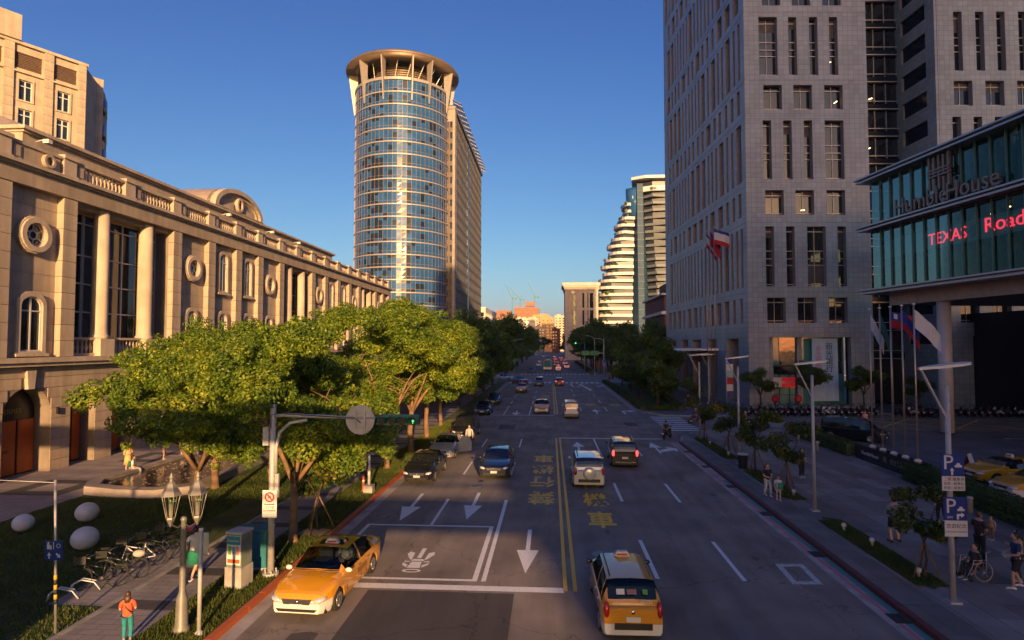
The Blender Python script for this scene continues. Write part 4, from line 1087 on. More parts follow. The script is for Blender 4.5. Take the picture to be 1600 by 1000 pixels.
# ================================================================== WHAT STANDS BEHIND THE CAMERA AND SHADES THE STREET
nb = empty('office_block', (30.5, -118, 0.13), 0, 'pale office block behind the viewpoint that shades the right of the street', 'building')
M_NB = stone_mat('pale_office_stone', (0.46, 0.42, 0.38))
hl = []
for k in range(21):
    for j in range(18): hl.append((2 + 4.2 * j, 4.6 + 4.2 * j, 5 + 4.1 * k, 7.6 + 4.1 * k))
w_ = MB(); holed(w_, 0, 79, 0, 94, hl, lambda a, z, d: (a, 24 - d, z), .4)
w_.quad((0, 0, 0), (0, 24, 0), (0, 24, 94), (0, 0, 94)); w_.quad((0, 0, 94), (79, 0, 94), (79, 24, 94), (0, 24, 94)); w_.quad((0, 0, 0), (79, 0, 0), (79, 0, 94), (0, 0, 94)); w_.quad((79, 0, 0), (79, 24, 0), (79, 24, 94), (79, 0, 94))
w_.build('wall', M_NB, nb)
MB().quad((0.5, 23.55, 0), (78.5, 23.55, 0), (78.5, 23.55, 93.5), (.5, 23.55, 93.5)).build('glazing', M_GLASS, nb)
# roofed skywalk that carries the viewpoint
fbz = empty('skywalk', (0, -0.35, 0), 0, 'roofed pedestrian skywalk over the street under the viewpoint', 'bridge')
MB().span(-46, 24, -2.1, 0, 5.5, 6.2).build('deck', M_KERB, fbz)
MB().span(-46, 24, -2.3, .05, 9.1, 10.05).build('roof', M_KERB, fbz)
for y in (-2.0, -.1):
    q = MB(); q.span(-46, 24, y - .03, y + .03, 7.2, 7.28); q.span(-46, 24, y - .02, y + .02, 6.7, 6.74); q.build('handrail', M_STEEL, fbz)
for x in (-40, -27, -14.5, 14.5):
    MB().cyl(x, -1.1, 0, 5.5, .5, 16).build('pier', M_KERB, fbz)
    MB().cyl(x, -1.1, 6.2, 9.1, .12, 10).build('roof_post', M_STEEL, fbz)
kb = empty('stair_house', (-16.6, -6.2, 0), 0, 'low concrete block added unseen behind the viewpoint to shade the lawn', 'building')  # unseen block, added and sized so that the lawn falls into shade
MB().span(-8, 6.6, -2.5, 2.2, 0, 6.3).build('wall', M_KERB, kb)
MB().span(-8.2, 6.8, -2.7, 2.4, 6.3, 6.6).build('roof', M_KERB, kb)
MB().span(2, 4.2, 2.2, 2.26, 0, 2.4).build('door', M_DARK, kb)

# ================================================================== FAR BUILDINGS
def grid_building(name, x, y, w, d, h, m, label, nfx, nfz, rz=0.0, wm=None, roof=True, cat='building', group=None, z0=3.5, inset=.25, ww=.55, wh=.55, sides=True):
    o = empty(name, (x, y, .1), rz, label, cat, group)
    hf_, hs = [], []
    fx, fz = w / nfx, (h - z0 - 1) / nfz
    for i in range(nfx):
        for j in range(nfz):
            cx_, cz_ = fx * (i + .5), z0 + fz * (j + .5)
            hf_.append((cx_ - fx * ww / 2, cx_ + fx * ww / 2, cz_ - fz * wh / 2, cz_ + fz * wh / 2))
    q = MB(); holed(q, 0, w, 0, h, hf_, lambda a, z, dd: (a - w / 2, dd, z), inset)
    ns = max(2, int(round(d / fx)))
    for i in range(ns):
        for j in range(nfz):
            cx_, cz_ = d / ns * (i + .5), z0 + fz * (j + .5)
            hs.append((cx_ - d / ns * ww / 2, cx_ + d / ns * ww / 2, cz_ - fz * wh / 2, cz_ + fz * wh / 2))
    for sx in (-1, 1): holed(q, 0, d, 0, h, hs if sides else [], lambda a, z, dd: (sx * (w / 2 - dd), a, z), inset)
    q.quad((-w / 2, 0, h), (w / 2, 0, h), (w / 2, d, h), (-w / 2, d, h))
    q.build('wall', m, o)
    g = MB(); e = inset - .02
    g.span(-w / 2 + e, w / 2 - e, e, d - e, .1, h - .3); g.build('window_glass', wm or M_GLASS, o)
    if roof:
        c = MB(); c.ring([(-w / 2 - .15, -.15), (w / 2 + .15, -.15), (w / 2 + .15, d), (-w / 2 - .15, d)], [(-w / 2 + .2, .2), (w / 2 - .2, .2), (w / 2 - .2, d - .3), (-w / 2 + .2, d - .3)], lambda a, b, dd: (a, b, h + dd), .003, .9); c.build('parapet', m, o)
        r_ = random.Random(int(abs(x) * 7 + y))
        for _ in range(3):
            c = MB(); c.box((r_.uniform(-w * .3, w * .3), d * r_.uniform(.3, .7), h + r_.uniform(.8, 1.6)), (w * r_.uniform(.12, .3), d * .2, r_.uniform(1.6, 3.4))); c.build('roof_hut', m, o)
    return o
# cream classical block
M_CREAM = stone_mat('cream_cladding', (0.50, 0.43, 0.36))
cb = empty('classical_block', (14.4, 298, .1), 0, 'cream classical block with tall window strips and heavy cornice beyond the right trees', 'building')
hl = []
for j in range(3):
    for a in (3.3, 8.6, 11.2, 13.0): hl.append((a, a + (1.9 if a in (3.3, 8.6 + 2.6) else 1.0), 9 + 8.6 * j, 16.4 + 8.6 * j))
w_ = MB(); holed(w_, 0, 16.5, 0, 36, hl, lambda a, z, d: (a - 7, d, z), .5); w_.quad((-7, 0, 0), (-7, 22, 0), (-7, 22, 36), (-7, 0, 36)); w_.build('wall', M_CREAM, cb)
MB().span(-6.4, 9.3, .45, .6, 0, 36).build('window_glass', M_GLASS, cb)
c = MB(); c.span(-7.4, 9.8, -.5, 22, 35.2, 36.4); c.span(-8.4, 10.6, -1.4, 22, 37.2, 38.8); c.span(-7.8, 10, -.9, 22, 36.4, 37.2); c.build('cornice', M_CREAM, cb)
for a in (-5.4, -3.6, .2, 4.6, 8.2): MB().span(a, a + .8, -.35, -.01, 6, 35.2).build('pilaster', M_CREAM, cb)
MB().extrude(circle_outline(.9, 34, 16, -3.2), lambda a, b, d: (a, -.42 - d, b), 0, .2).build('clock', M_WHITEM, cb)
# twisted residential tower with planted balconies
M_SLABW = mat('white_balcony', (0.58, 0.555, 0.53), .6, var=.06)
M_LEAFD = mat('balcony_green', (0.06, 0.09, 0.02), .9, var=.5, scale=2)
M_DULLGL = mat('dull_terrace_glass', (.03, .037, .045), .35, var=.3, scale=.3, spec=.3)
M_SLABSH = mat('grey_balcony', (.13, .145, .16), .6, var=.08)  # shade on the right wing is put into the slab colour
M_SHADEM = mat('grey_metal', (.10, .115, .13), .5, .3)  # core rings carry the same side's shade in their colour
tw = empty('twisted_tower', (0, 312, .1), 0, 'white curving residential tower whose planted terraces step down to the left', 'tower')
rq = random.Random(3)
NFL = 23
balc_g = MB()
def left_edge(z):      # the terraces step back to the right as they rise
    t = min(1, max(0, (z - 8) / 80)); return 20.5 + 20.5 * t ** 1.0 - 3.5 * math.sin(math.pi * t)
for k in range(NFL):
    z = 8 + 3.58 * k; xl = left_edge(z * 1.035) + (1.1 * math.sin(k * 2.1) if k > 1 else 0); t = k / (NFL - 1)
    xr = 41.5 + 2.5 * t; d0 = -7 + 3.5 * t + 1.3 * math.sin(k * 1.7)
    def outline(g=0.0):
        pts = [(xr, d0 - 1.2 * math.sin(2.2 * t) + g)]
        for i in range(9):
            a = math.pi * (.5 + i / 8); r_ = min(7.5, max(2.2, (xr - xl) * .5)); pts.append((xl + r_ + (r_ - g) * math.cos(a), 2.0 + (9.0 - g) * -math.sin(a)))
        pts.append((xr, 12)); return pts
    if xr - xl > 1.5:
        MB().prism(outline(), z - .3, z + 1.15).build('balcony_band', M_SLABW, tw)
        MB().prism(outline(1.7), z + 1.15, z + 3.27, bottom=False).build('recessed_glazing', M_DULLGL, tw)
        for (px, py) in outline(.6)[1:7]:
            if rq.random() < (.75 if k < 8 else .35): balc_g.ball((px + rq.uniform(-.6, .6), py, z + 1.35), (rq.uniform(.5, 1.3), rq.uniform(.5, 1.1), rq.uniform(.5, 1.2)), 6, 4)
    # right wing beyond the glass core, its slabs waving
    x0 = 51 - 3.2 * t; wv = 1.6 * math.sin(k * .5)
    MB().prism([(x0, -6), (x0 + 4, -9.5 + wv), (x0 + 12, -10.5 - wv), (74, -9), (74, 12), (x0, 12)], z - .3, z + 1.0).build('balcony_band', M_SLABSH, tw)
    MB().prism([(x0 + .5, -4.5), (x0 + 4, -7.6), (x0 + 12, -8.4), (73, -7), (73, 12), (x0 + .5, 12)], z + 1.0, z + 3.27, bottom=False).build('recessed_glazing', M_DULLGL, tw)
    xa, xb = 41.3 + 2.5 * t, 51.4 - 3.2 * t
    q = MB(); q.prism([(xa, -3), ((xa + xb) / 2 - 1.5, -8), ((xa + xb) / 2 + 1.5, -8), (xb, -4), (xb, 8), (xa, 8)], z - .25, z + 3.2); q.build('core_glazing', mat('core_glass', (.03, .065, .11), .45, var=.2, scale=.3, spec=.1), tw)
    MB().prism([(xa, -3.2), ((xa + xb) / 2 - 1.6, -8.3), ((xa + xb) / 2 + 1.6, -8.3), (xb, -4.2), (xb, 8), (xa, 8)], z + 3.2, z + 3.32).build('core_ring', M_SHADEM, tw)
balc_g.build('balcony_plants', M_LEAFD, tw)['kind'] = 'stuff'
c = MB(); c.prism([(41.5, -9), (48, -13), (76, -13), (76, 12), (45, 12)], 91.8, 93.2); c.build('crown_roof', M_SLABW, tw)
c = MB(); c.prism([(46, -6), (52, -9), (74, -9), (74, 10), (47, 10)], 88.6, 91.8); c.build('penthouse', M_DULLGL, tw)
c = MB(); c.prism([(46, -7), (52, -10.5), (74, -10.5), (74, 10), (47, 10)], 86.0, 88.6); c.build('penthouse_wall', M_SLABW, tw)
c = MB(); c.lathe([(3.6, 74), (4.2, 88.5)], (43.5, -3, 0), 18); c.build('core_head', M_BLUEGL, tw)
# red-brick block in front of it
M_BRICK = mat('dark_red_brick', (0.17, 0.055, 0.045), .8, var=.2, scale=1.5)
bb = empty('brick_block', (46, 200, .1), 0, 'dark red brick block with pale ledges beside the bank tower', 'building')
hl = [(a, a + 1.7, z, z + h_) for a in (2, 5.4, 8.8, 12.2, 15.6) for z, h_ in ((4, 7), (14.2, 3.2), (19, 3))]
w_ = MB(); holed(w_, 0, 26, 0, 24.5, hl, lambda a, z, d: (a - 8, d, z), .5); w_.quad((-8, 0, 0), (-8, 40, 0), (-8, 40, 24.5), (-8, 0, 24.5)); w_.build('wall', M_BRICK, bb)
MB().span(-7.4, 18, .45, .6, 0, 24).build('window_glass', M_GLASS, bb)
for z in (12.4, 17.9, 24.3): MB().span(-9.2, 18, -1.2, 40, z, z + (1.0 if z < 20 else .6)).build('ledge', M_SLABW, bb)
MB().span(-6, 16, 2, 20, 24.9, 29).build('attic', M_BRICK, bb)
# far end of the street: flats catching the sun, two towers under construction with cranes
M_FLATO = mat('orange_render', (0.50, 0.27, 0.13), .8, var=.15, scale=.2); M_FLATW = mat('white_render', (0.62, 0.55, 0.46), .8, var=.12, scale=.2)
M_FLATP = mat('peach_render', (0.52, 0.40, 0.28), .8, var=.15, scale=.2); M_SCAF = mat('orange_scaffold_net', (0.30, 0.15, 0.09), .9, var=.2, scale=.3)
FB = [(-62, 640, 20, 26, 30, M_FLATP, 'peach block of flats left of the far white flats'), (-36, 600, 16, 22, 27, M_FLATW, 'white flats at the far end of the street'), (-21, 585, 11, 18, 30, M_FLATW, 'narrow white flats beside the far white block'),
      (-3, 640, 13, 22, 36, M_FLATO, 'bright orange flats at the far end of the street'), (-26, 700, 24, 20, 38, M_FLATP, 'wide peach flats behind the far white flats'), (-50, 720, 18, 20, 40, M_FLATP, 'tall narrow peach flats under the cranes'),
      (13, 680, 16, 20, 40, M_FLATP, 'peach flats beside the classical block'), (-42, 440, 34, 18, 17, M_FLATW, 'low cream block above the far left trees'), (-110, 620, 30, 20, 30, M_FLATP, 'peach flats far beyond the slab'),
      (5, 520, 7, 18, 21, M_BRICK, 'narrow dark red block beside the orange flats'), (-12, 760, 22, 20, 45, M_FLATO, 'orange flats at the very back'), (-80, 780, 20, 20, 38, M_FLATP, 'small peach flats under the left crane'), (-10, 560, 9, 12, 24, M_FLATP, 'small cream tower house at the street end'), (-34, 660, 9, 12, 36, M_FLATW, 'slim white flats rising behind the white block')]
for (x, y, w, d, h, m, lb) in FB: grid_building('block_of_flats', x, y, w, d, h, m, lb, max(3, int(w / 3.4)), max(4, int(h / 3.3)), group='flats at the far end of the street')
def scaffold(x, y, w, d, h, lb):
    o = empty('scaffolded_tower', (x, y, .1), 0, lb, 'tower', 'towers under construction')
    MB().span(-w / 2 + .8, w / 2 - .8, .8, d, 0, h - 2).build('core', M_SCAF, o)
    n = int(h / 3.6)
    q = MB()
    for k in range(n): q.span(-w / 2, w / 2, 0, d, 3.6 * k, 3.6 * k + .8)
    q.build('floor_edges', M_SCAF, o)['kind'] = 'stuff'
    q = MB()
    for k in range(int(w / 2.2)): q.span(-w / 2 + 2.2 * k, -w / 2 + 2.2 * k + .5, -.3, .1, 0, h + (k * 7 % 5))
    q.build('scaffold_poles', M_SCAF, o)['kind'] = 'stuff'
    return o
scaffold(-36, 900, 38, 30, 66, 'broad construction tower wrapped in orange netting with a stepped top'); scaffold(-72, 915, 24, 26, 62, 'narrower construction tower wrapped in orange netting on the left')
MB().span(-2, 12, 4, 16, 66, 73).build('upper_core', M_SCAF, bpy.data.objects['scaffolded_tower'])
M_CRANE = mat('green_crane_paint', (.05, .15, .095), .6)
def crane(x, y, base, mast, jib, ang, lb):
    o = empty('tower_crane', (x, y, .1), 0, lb, 'crane', 'cranes over the construction towers')
    q = MB()
    for s in (-1, 1):
        for t in (-1, 1): q.bar((s * .7, t * .7, base), (s * .7, t * .7, base + mast), .3)
    for k in range(int(mast / 2)): q.bar((-.7, -.7, base + 2 * k), (.7, -.7, base + 2 * k + 2), .2)
    q.build('mast', M_CRANE, o)['kind'] = 'stuff'
    q = MB(); tip = (-jib * math.cos(ang), 0, base + mast + jib * math.sin(ang))
    q.bar((0, -.5, base + mast), tip, .45); q.bar((0, .5, base + mast + .8), tip, .35); q.build('jib', M_CRANE, o)
    q = MB(); q.bar((0, 0, base + mast), (5.5, 0, base + mast + .8), .8); q.box((5.5, 0, base + mast - .5), (2, 1.6, 2)); q.bar((0, 0, base + mast), (2.5, 0, base + mast + 7), .35); q.bar((2.5, 0, base + mast + 7), tip, .12); q.build('counter_jib', M_CRANE, o)
    MB().box((0, -1.4, base + mast + .6), (1.6, 1.6, 2)).build('cab', M_CRANE, o)
crane(-58, 905, 56, 22, 26, R(62), 'green luffing crane over the gap between the construction towers'); crane(-46, 902, 64, 12, 26, R(48), 'green luffing crane on the broad construction tower'); crane(-24, 905, 70, 10, 26, R(66), 'slim crane rising on the right of the broad construction tower')
# ridge
q = MB(); n = 70; vs = []
rm = random.Random(8)
for i in range(n + 1):
    x = -1400 + 2800 * i / n
    hgt = 70 + 112 * math.exp(-((x + 330) / 230) ** 2) + 50 * math.exp(-((x - 500) / 380) ** 2) + 8 * math.sin(i * 1.7) + rm.uniform(-3, 3)
    vs += [(x, 2700, -5), (x, 2880 + 30 * math.sin(i), hgt * .55), (x, 3100, hgt), (x, 3700, -5)]
q.add(vs, [(4 * i + j, 4 * i + 4 + j, 4 * i + 5 + j, 4 * i + 1 + j) for i in range(n) for j in range(3)], smooth=True)
tag(q.build('mountain_ridge', mat('wooded_ridge', (.045, .06, .04), 1, var=.3, scale=.01)), kind='structure')
# side blocks that close the street walls (mostly behind trees)
grid_building('office_row', -46, 300, 26, 60, 26, M_FLATW, 'low pale office row hidden behind the far left trees', 7, 6)
grid_building('office_row', -44, 395, 24, 50, 24, M_FLATP, 'peach office row farther along the left pavement', 6, 5)
grid_building('office_row', 34, 400, 26, 60, 22, M_FLATW, 'pale office row behind the far right trees', 7, 5)
# ================================================================== TREES
def leaf_mat(name, c0, c1, c2, trans=0.35):
    m = bpy.data.materials.new(name); m.use_nodes = True; nt = m.node_tree; N = nt.nodes; L = nt.links
    b = N['Principled BSDF']; out = N['Material Output']
    ge = N.new('ShaderNodeNewGeometry'); cr = N.new('ShaderNodeValToRGB')
    cr.color_ramp.elements[0].color = (*c0, 1); cr.color_ramp.elements[1].color = (*c2, 1); e = cr.color_ramp.elements.new(.55); e.color = (*c1, 1)
    tc = N.new('ShaderNodeTexCoord'); nz = N.new('ShaderNodeTexNoise'); nz.inputs['Scale'].default_value = .7; nz.inputs['Detail'].default_value = 3
    L.new(tc.outputs['Object'], nz.inputs[0])
    ad = N.new('ShaderNodeMath'); ad.operation = 'MULTIPLY_ADD'; ad.inputs[1].default_value = .55
    sb = N.new('ShaderNodeMath'); sb.operation = 'MULTIPLY_ADD'; sb.inputs[1].default_value = 1.5; sb.inputs[2].default_value = -.53
    L.new(nz.outputs[0], sb.inputs[0]); L.new(ge.outputs['Random Per Island'], ad.inputs[0]); L.new(sb.outputs[0], ad.inputs[2]); L.new(ad.outputs[0], cr.inputs[0])
    L.new(cr.outputs[0], b.inputs['Base Color']); b.inputs['Roughness'].default_value = .5; b.inputs['Specular IOR Level'].default_value = .35
    tr = N.new('ShaderNodeBsdfTranslucent'); hs = N.new('ShaderNodeHueSaturation'); hs.inputs['Value'].default_value = 1.5; hs.inputs['Hue'].default_value = .485
    L.new(cr.outputs[0], hs.inputs['Color']); L.new(hs.outputs[0], tr.inputs[0])
    mx = N.new('ShaderNodeMixShader'); mx.inputs[0].default_value = trans
    L.new(b.outputs[0], mx.inputs[1]); L.new(tr.outputs[0], mx.inputs[2]); L.new(mx.outputs[0], out.inputs[0])
    _mats[name] = m
    return m
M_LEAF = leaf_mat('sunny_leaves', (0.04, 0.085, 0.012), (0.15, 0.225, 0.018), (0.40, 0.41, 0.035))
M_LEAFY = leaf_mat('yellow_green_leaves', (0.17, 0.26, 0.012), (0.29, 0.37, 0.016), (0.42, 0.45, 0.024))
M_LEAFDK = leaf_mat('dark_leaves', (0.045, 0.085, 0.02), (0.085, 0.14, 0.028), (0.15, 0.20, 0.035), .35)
M_LEAFSH = leaf_mat('shrub_leaves', (0.03, 0.06, 0.012), (0.055, 0.09, 0.016), (0.12, 0.12, 0.02), .3)
M_LEAFYF = leaf_mat('yellowing_leaves', (0.03, 0.06, 0.012), (0.07, 0.10, 0.016), (0.42, 0.30, 0.02), .3)
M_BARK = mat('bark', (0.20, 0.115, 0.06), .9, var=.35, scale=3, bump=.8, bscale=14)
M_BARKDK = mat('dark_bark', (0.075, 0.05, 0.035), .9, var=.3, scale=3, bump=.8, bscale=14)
def leaves(name, centres, radii, n, size, seed, m, flat=.75, long=1.9):
    """n leaf faces spread over clumps; each leaf a folded pair of triangles"""
    g = np.random.default_rng(seed)
    C = np.array(centres); Rr = np.array(radii)
    w = Rr ** 2; idx = g.choice(len(C), n, p=w / w.sum())
    d = g.normal(size=(n, 3)); d /= np.linalg.norm(d, axis=1)[:, None]
    rad = Rr[idx] * (0.55 + 0.5 * g.random(n) ** .6)
    P = C[idx] + d * rad[:, None] * np.array([1, 1, flat])
    nrm = d * .8 + g.normal(size=(n, 3)) * .55 + np.array([0, 0, .35]); nrm /= np.linalg.norm(nrm, axis=1)[:, None]
    t = np.cross(nrm, g.normal(size=(n, 3))); t /= np.linalg.norm(t, axis=1)[:, None]
    s = np.cross(nrm, t); L = size * (.65 + .7 * g.random(n))[:, None]
    a = P - t * L * .5; b = P + t * L * .5; c = P + s * L / long * .5 + nrm * L * .10; e = P - s * L / long * .5 + nrm * L * .10
    V = np.stack([a, c, b, e], 1).reshape(-1, 3)
    me = bpy.data.meshes.new(name)
    me.vertices.add(4 * n); me.vertices.foreach_set('co', V.astype(np.float32).ravel())
    me.loops.add(4 * n); me.loops.foreach_set('vertex_index', np.arange(4 * n, dtype=np.int32))
    me.polygons.add(n); me.polygons.foreach_set('loop_start', np.arange(0, 4 * n, 4, dtype=np.int32)); me.polygons.foreach_set('loop_total', np.full(n, 4, dtype=np.int32))
    me.materials.append(m); me.update(calc_edges=True); me.validate()
    return me
def crown_clumps(seed, R0, H0, zc, n, rmin, rmax, top=1.0, bottom=.55):
    """clump centres over an uneven crown: a few big boughs, each a cluster of clumps, with gaps between them, and loose sprays outside"""
    g = random.Random(seed); cs, rs = [], []
    nb = max(8, n // 6)
    for b in range(nb):
        a = 2.399 * b + g.uniform(-.3, .3); u_ = -bottom + (top + bottom) * ((b * .618 + g.uniform(0, .2)) % 1.0)
        rr = R0 * math.sqrt(max(.04, 1 - u_ * u_ * .9)) * g.uniform(.35, .92)
        bx, by, bz = rr * math.cos(a), rr * math.sin(a), zc + u_ * H0
        br = R0 * g.uniform(.20, .33)
        for _ in range(n // nb):
            d = Vector((g.gauss(0, 1), g.gauss(0, 1), g.gauss(0, .62))).normalized() * br * g.random() ** .4
            cs.append((bx + d.x, by + d.y, bz + d.z * .8)); rs.append(g.uniform(rmin, rmax))
        for _ in range(3):
            d = Vector((g.gauss(0, 1), g.gauss(0, 1), g.gauss(.2, .6))).normalized() * br * g.uniform(1.1, 1.45)
            cs.append((bx + d.x, by + d.y, bz + d.z * .8)); rs.append(rmin * g.uniform(.45, .8))
    return cs, rs
def wood(seed, h, r, fork, spread, top, m_, nb=5, lean=(0, 0), n2=3):
    g = random.Random(seed); q = MB()
    base = Vector((0, 0, -.05)); fk = Vector((lean[0], lean[1], fork))
    q.tube([base, base + Vector((0, 0, .25)), base.lerp(fk, .5) + Vector((g.uniform(-.1, .1), g.uniform(-.1, .1), 0)), fk], [r * 1.5, r * 1.08, r * .92, r * .85], 10)
    for k in range(nb):
        a = 2 * math.pi * k / nb + g.uniform(-.4, .4); sp = spread * g.uniform(.6, 1.1); z = top * g.uniform(.75, 1.05)
        e = Vector((lean[0] + sp * math.cos(a), lean[1] + sp * math.sin(a), z)); mid = fk.lerp(e, .45) + Vector((0, 0, -.1 * sp)) + Vector((g.uniform(-.3, .3), g.uniform(-.3, .3), .2))
        q.tube([fk - Vector((0, 0, .1)), fk.lerp(mid, .5), mid, mid.lerp(e, .5) + Vector((0, 0, .2)), e], [r * .62, r * .5, r * .4, r * .25, r * .1], 7)
        for j in range(n2):
            f = mid.lerp(e, g.uniform(.05, .7)); b2 = g.uniform(0, 6.28); l2 = sp * g.uniform(.35, .7)
            q.tube([f, f + Vector((l2 * .5 * math.cos(b2), l2 * .5 * math.sin(b2), l2 * .35)), f + Vector((l2 * math.cos(b2), l2 * math.sin(b2), l2 * .55))], [r * .26, r * .17, r * .05], 5)
    return q.mesh('trunk', m_)
def tree_kind(seed, R0, H0, zc, ncl, nl, size, mleaf, mbark, trunk_r, fork, rmin=.45, rmax=.95, top=1.0, bottom=.5, nb=5, lean=(0, 0)):
    cs, rs = crown_clumps(seed, R0, H0, zc, ncl, rmin, rmax, top, bottom)
    return wood(seed, 0, trunk_r, fork, R0 * .62, zc + H0 * .25, mbark, nb, lean), leaves('crown', cs, rs, nl, size, seed, mleaf)
def tree(name, kind, loc, rz, s, label, group, cat='tree', sz=None):
    o = empty(name, (*loc, .13), rz, label, cat, group)
    o.scale = (s, s, sz or s)
    link('trunk', kind[0], o); c = link('crown', kind[1], o); c['kind'] = 'stuff'
    return o
KA = tree_kind(1, 4.9, 2.9, 5.4, 190, 64000, .155, M_LEAF, M_BARK, .19, 2.4, .36, .78, 1.0, .68)
KB = tree_kind(2, 4.2, 3.2, 5.9, 190, 64000, .155, M_LEAF, M_BARK, .18, 2.6, .36, .78, 1.0, .85)
KC = tree_kind(3, 3.7, 3.4, 6.2, 160, 46000, .17, M_LEAFY, M_BARK, .17, 3.2, .45, .95, 1.0, .8)
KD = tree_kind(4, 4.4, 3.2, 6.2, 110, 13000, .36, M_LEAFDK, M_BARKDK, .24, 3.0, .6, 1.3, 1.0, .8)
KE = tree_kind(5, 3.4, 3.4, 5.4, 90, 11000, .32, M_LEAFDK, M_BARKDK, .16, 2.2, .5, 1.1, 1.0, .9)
KF = tree_kind(6, 1.25, 1.05, 2.75, 40, 2300, .19, M_LEAFYF, M_BARKDK, .05, 1.5, .22, .45, 1.0, 1.0, 4)
KG = tree_kind(7, 1.9, 1.2, 3.6, 60, 4200, .24, M_LEAFDK, M_BARKDK, .10, 1.9, .35, .65, 1.0, .8, 5)
TL_ = [((-16.0, 26.2), 0.3, KA, .90, 'broad sunlit street tree nearest the viewer, over the lawn by the lantern'), ((-18.3, 31.6), 2.2, KA, .98, 'leaning sunlit tree beside the pool edge'),
       ((-10.2, 23.2), 1.2, KB, .90, 'sunlit tree on the verge just behind the signal mast'), ((-14.8, 31.0), 3.0, KB, .92, 'sunlit tree on the lawn between pool and pavement'),
       ((-10.35, 37.2), 4.4, KB, 1.02, 'sunlit verge tree beside the parked black saloon'), ((-14.6, 40.0), .9, KB, 1.08, 'sunlit lawn tree behind the verge row'), ((-14.8, 49.0), 5.2, KB, 1.1, 'farther sunlit lawn tree standing before the palace'),
       ((-10.2, 43.2), 1.9, KB, 1.14, 'sunlit verge tree beside the silver car'), ((-10.4, 49.6), 3.6, KB, 1.12, 'sunlit verge tree beside the black people carrier'), ((-10.6, 57.0), .4, KC, 1.02, 'bright yellow-green tree at the end of the sunlit row')]
for (p, rz, K, s, lb) in TL_: tree('street_tree', K, p, rz, s, lb, 'sunlit street trees along the left verge')
# trees farther along; shade over the left ones is put into darker leaves
far_l = [(-11.2, 72), (-12.4, 79), (-11.0, 86), (-13.4, 92), (-11.2, 99), (-12.5, 106), (-11.2, 114), (-15.5, 118), (-17.5, 84), (-18, 100), (-12, 161), (-14, 168), (-11.5, 176), (-12, 188), (-15, 200), (-12, 214), (-13, 230), (-12, 250), (-13, 275), (-12, 300), (-20, 172), (-22, 190), (-13, 330), (-13, 365), (-22, 225), (-12, 400), (-14, 450), (-11, 500), (-6, 540)]
ords = ['first', 'second', 'third', 'fourth', 'fifth', 'sixth', 'seventh', 'eighth', 'ninth', 'tenth', 'eleventh', 'twelfth', 'thirteenth', 'fourteenth', 'fifteenth', 'sixteenth', 'seventeenth', 'eighteenth', 'nineteenth', 'twentieth', 'twenty-first', 'twenty-second', 'twenty-third', 'twenty-fourth', 'twenty-fifth', 'twenty-sixth', 'twenty-seventh', 'twenty-eighth', 'twenty-ninth', 'thirtieth', 'thirty-first', 'thirty-second']
rf = random.Random(21)
fl_sorted = sorted(far_l, key=lambda p: p[1])
for k, p in enumerate(fl_sorted):
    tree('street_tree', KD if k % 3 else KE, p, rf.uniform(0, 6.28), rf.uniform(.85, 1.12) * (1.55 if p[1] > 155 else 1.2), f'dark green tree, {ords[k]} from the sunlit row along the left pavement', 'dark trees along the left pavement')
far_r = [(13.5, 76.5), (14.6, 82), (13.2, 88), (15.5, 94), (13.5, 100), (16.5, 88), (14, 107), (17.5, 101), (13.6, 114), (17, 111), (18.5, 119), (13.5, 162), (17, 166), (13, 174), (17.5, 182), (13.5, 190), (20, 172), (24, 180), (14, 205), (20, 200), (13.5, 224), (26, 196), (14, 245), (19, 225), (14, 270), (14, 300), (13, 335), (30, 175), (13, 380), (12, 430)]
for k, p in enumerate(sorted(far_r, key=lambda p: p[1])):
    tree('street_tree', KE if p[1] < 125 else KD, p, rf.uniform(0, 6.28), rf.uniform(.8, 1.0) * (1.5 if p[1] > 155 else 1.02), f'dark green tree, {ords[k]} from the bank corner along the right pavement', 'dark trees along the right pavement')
# young staked trees on the right pavement
def stake_set(o, n=3, h=1.35, r=.55):
    for k in range(n):
        a = 2 * math.pi * k / n + .5
        MB().tube([(r * math.cos(a), r * math.sin(a), 0), (.05 * math.cos(a), .05 * math.sin(a), h)], .035, 6).build('stake', M_BARK, o)
for (p, s, rz, lb) in (((12.6, 50.0), 1.0, .3, 'young staked tree nearest the zebra crossing'), ((12.75, 43.6), 1.05, 1.9, 'young staked tree second from the zebra crossing'), ((12.65, 37.9), 1.1, 3.3, 'young yellowing tree beside the woman with the child'),
                       ((12.7, 33.2), 1.05, 4.1, 'young staked tree just nearer than the woman with the child'), ((12.6, 21.2), .84, 5.0, 'young staked tree beside the parking sign')):
    stake_set(tree('young_tree', KF, p, rz, s, lb, 'young staked trees on the right pavement'))
for (p, s, rz, lb) in (((24.6, 71.6), 1.0, .2, 'small tree in front of the bank corner'), ((30.6, 72), 1.15, 1.5, 'small tree before the pale blue banner'), ((36.6, 72.2), 1.05, 2.9, 'small tree right of the pale blue banner'), ((17.2, 73.5), .75, 1, 'small tree beside the bank side entrance'), ((43, 72.5), .8, 2, 'small tree behind the scooters at the dark entrance')):
    tree('small_tree', KG, p, rz, s, lb, 'small trees in front of the bank tower')
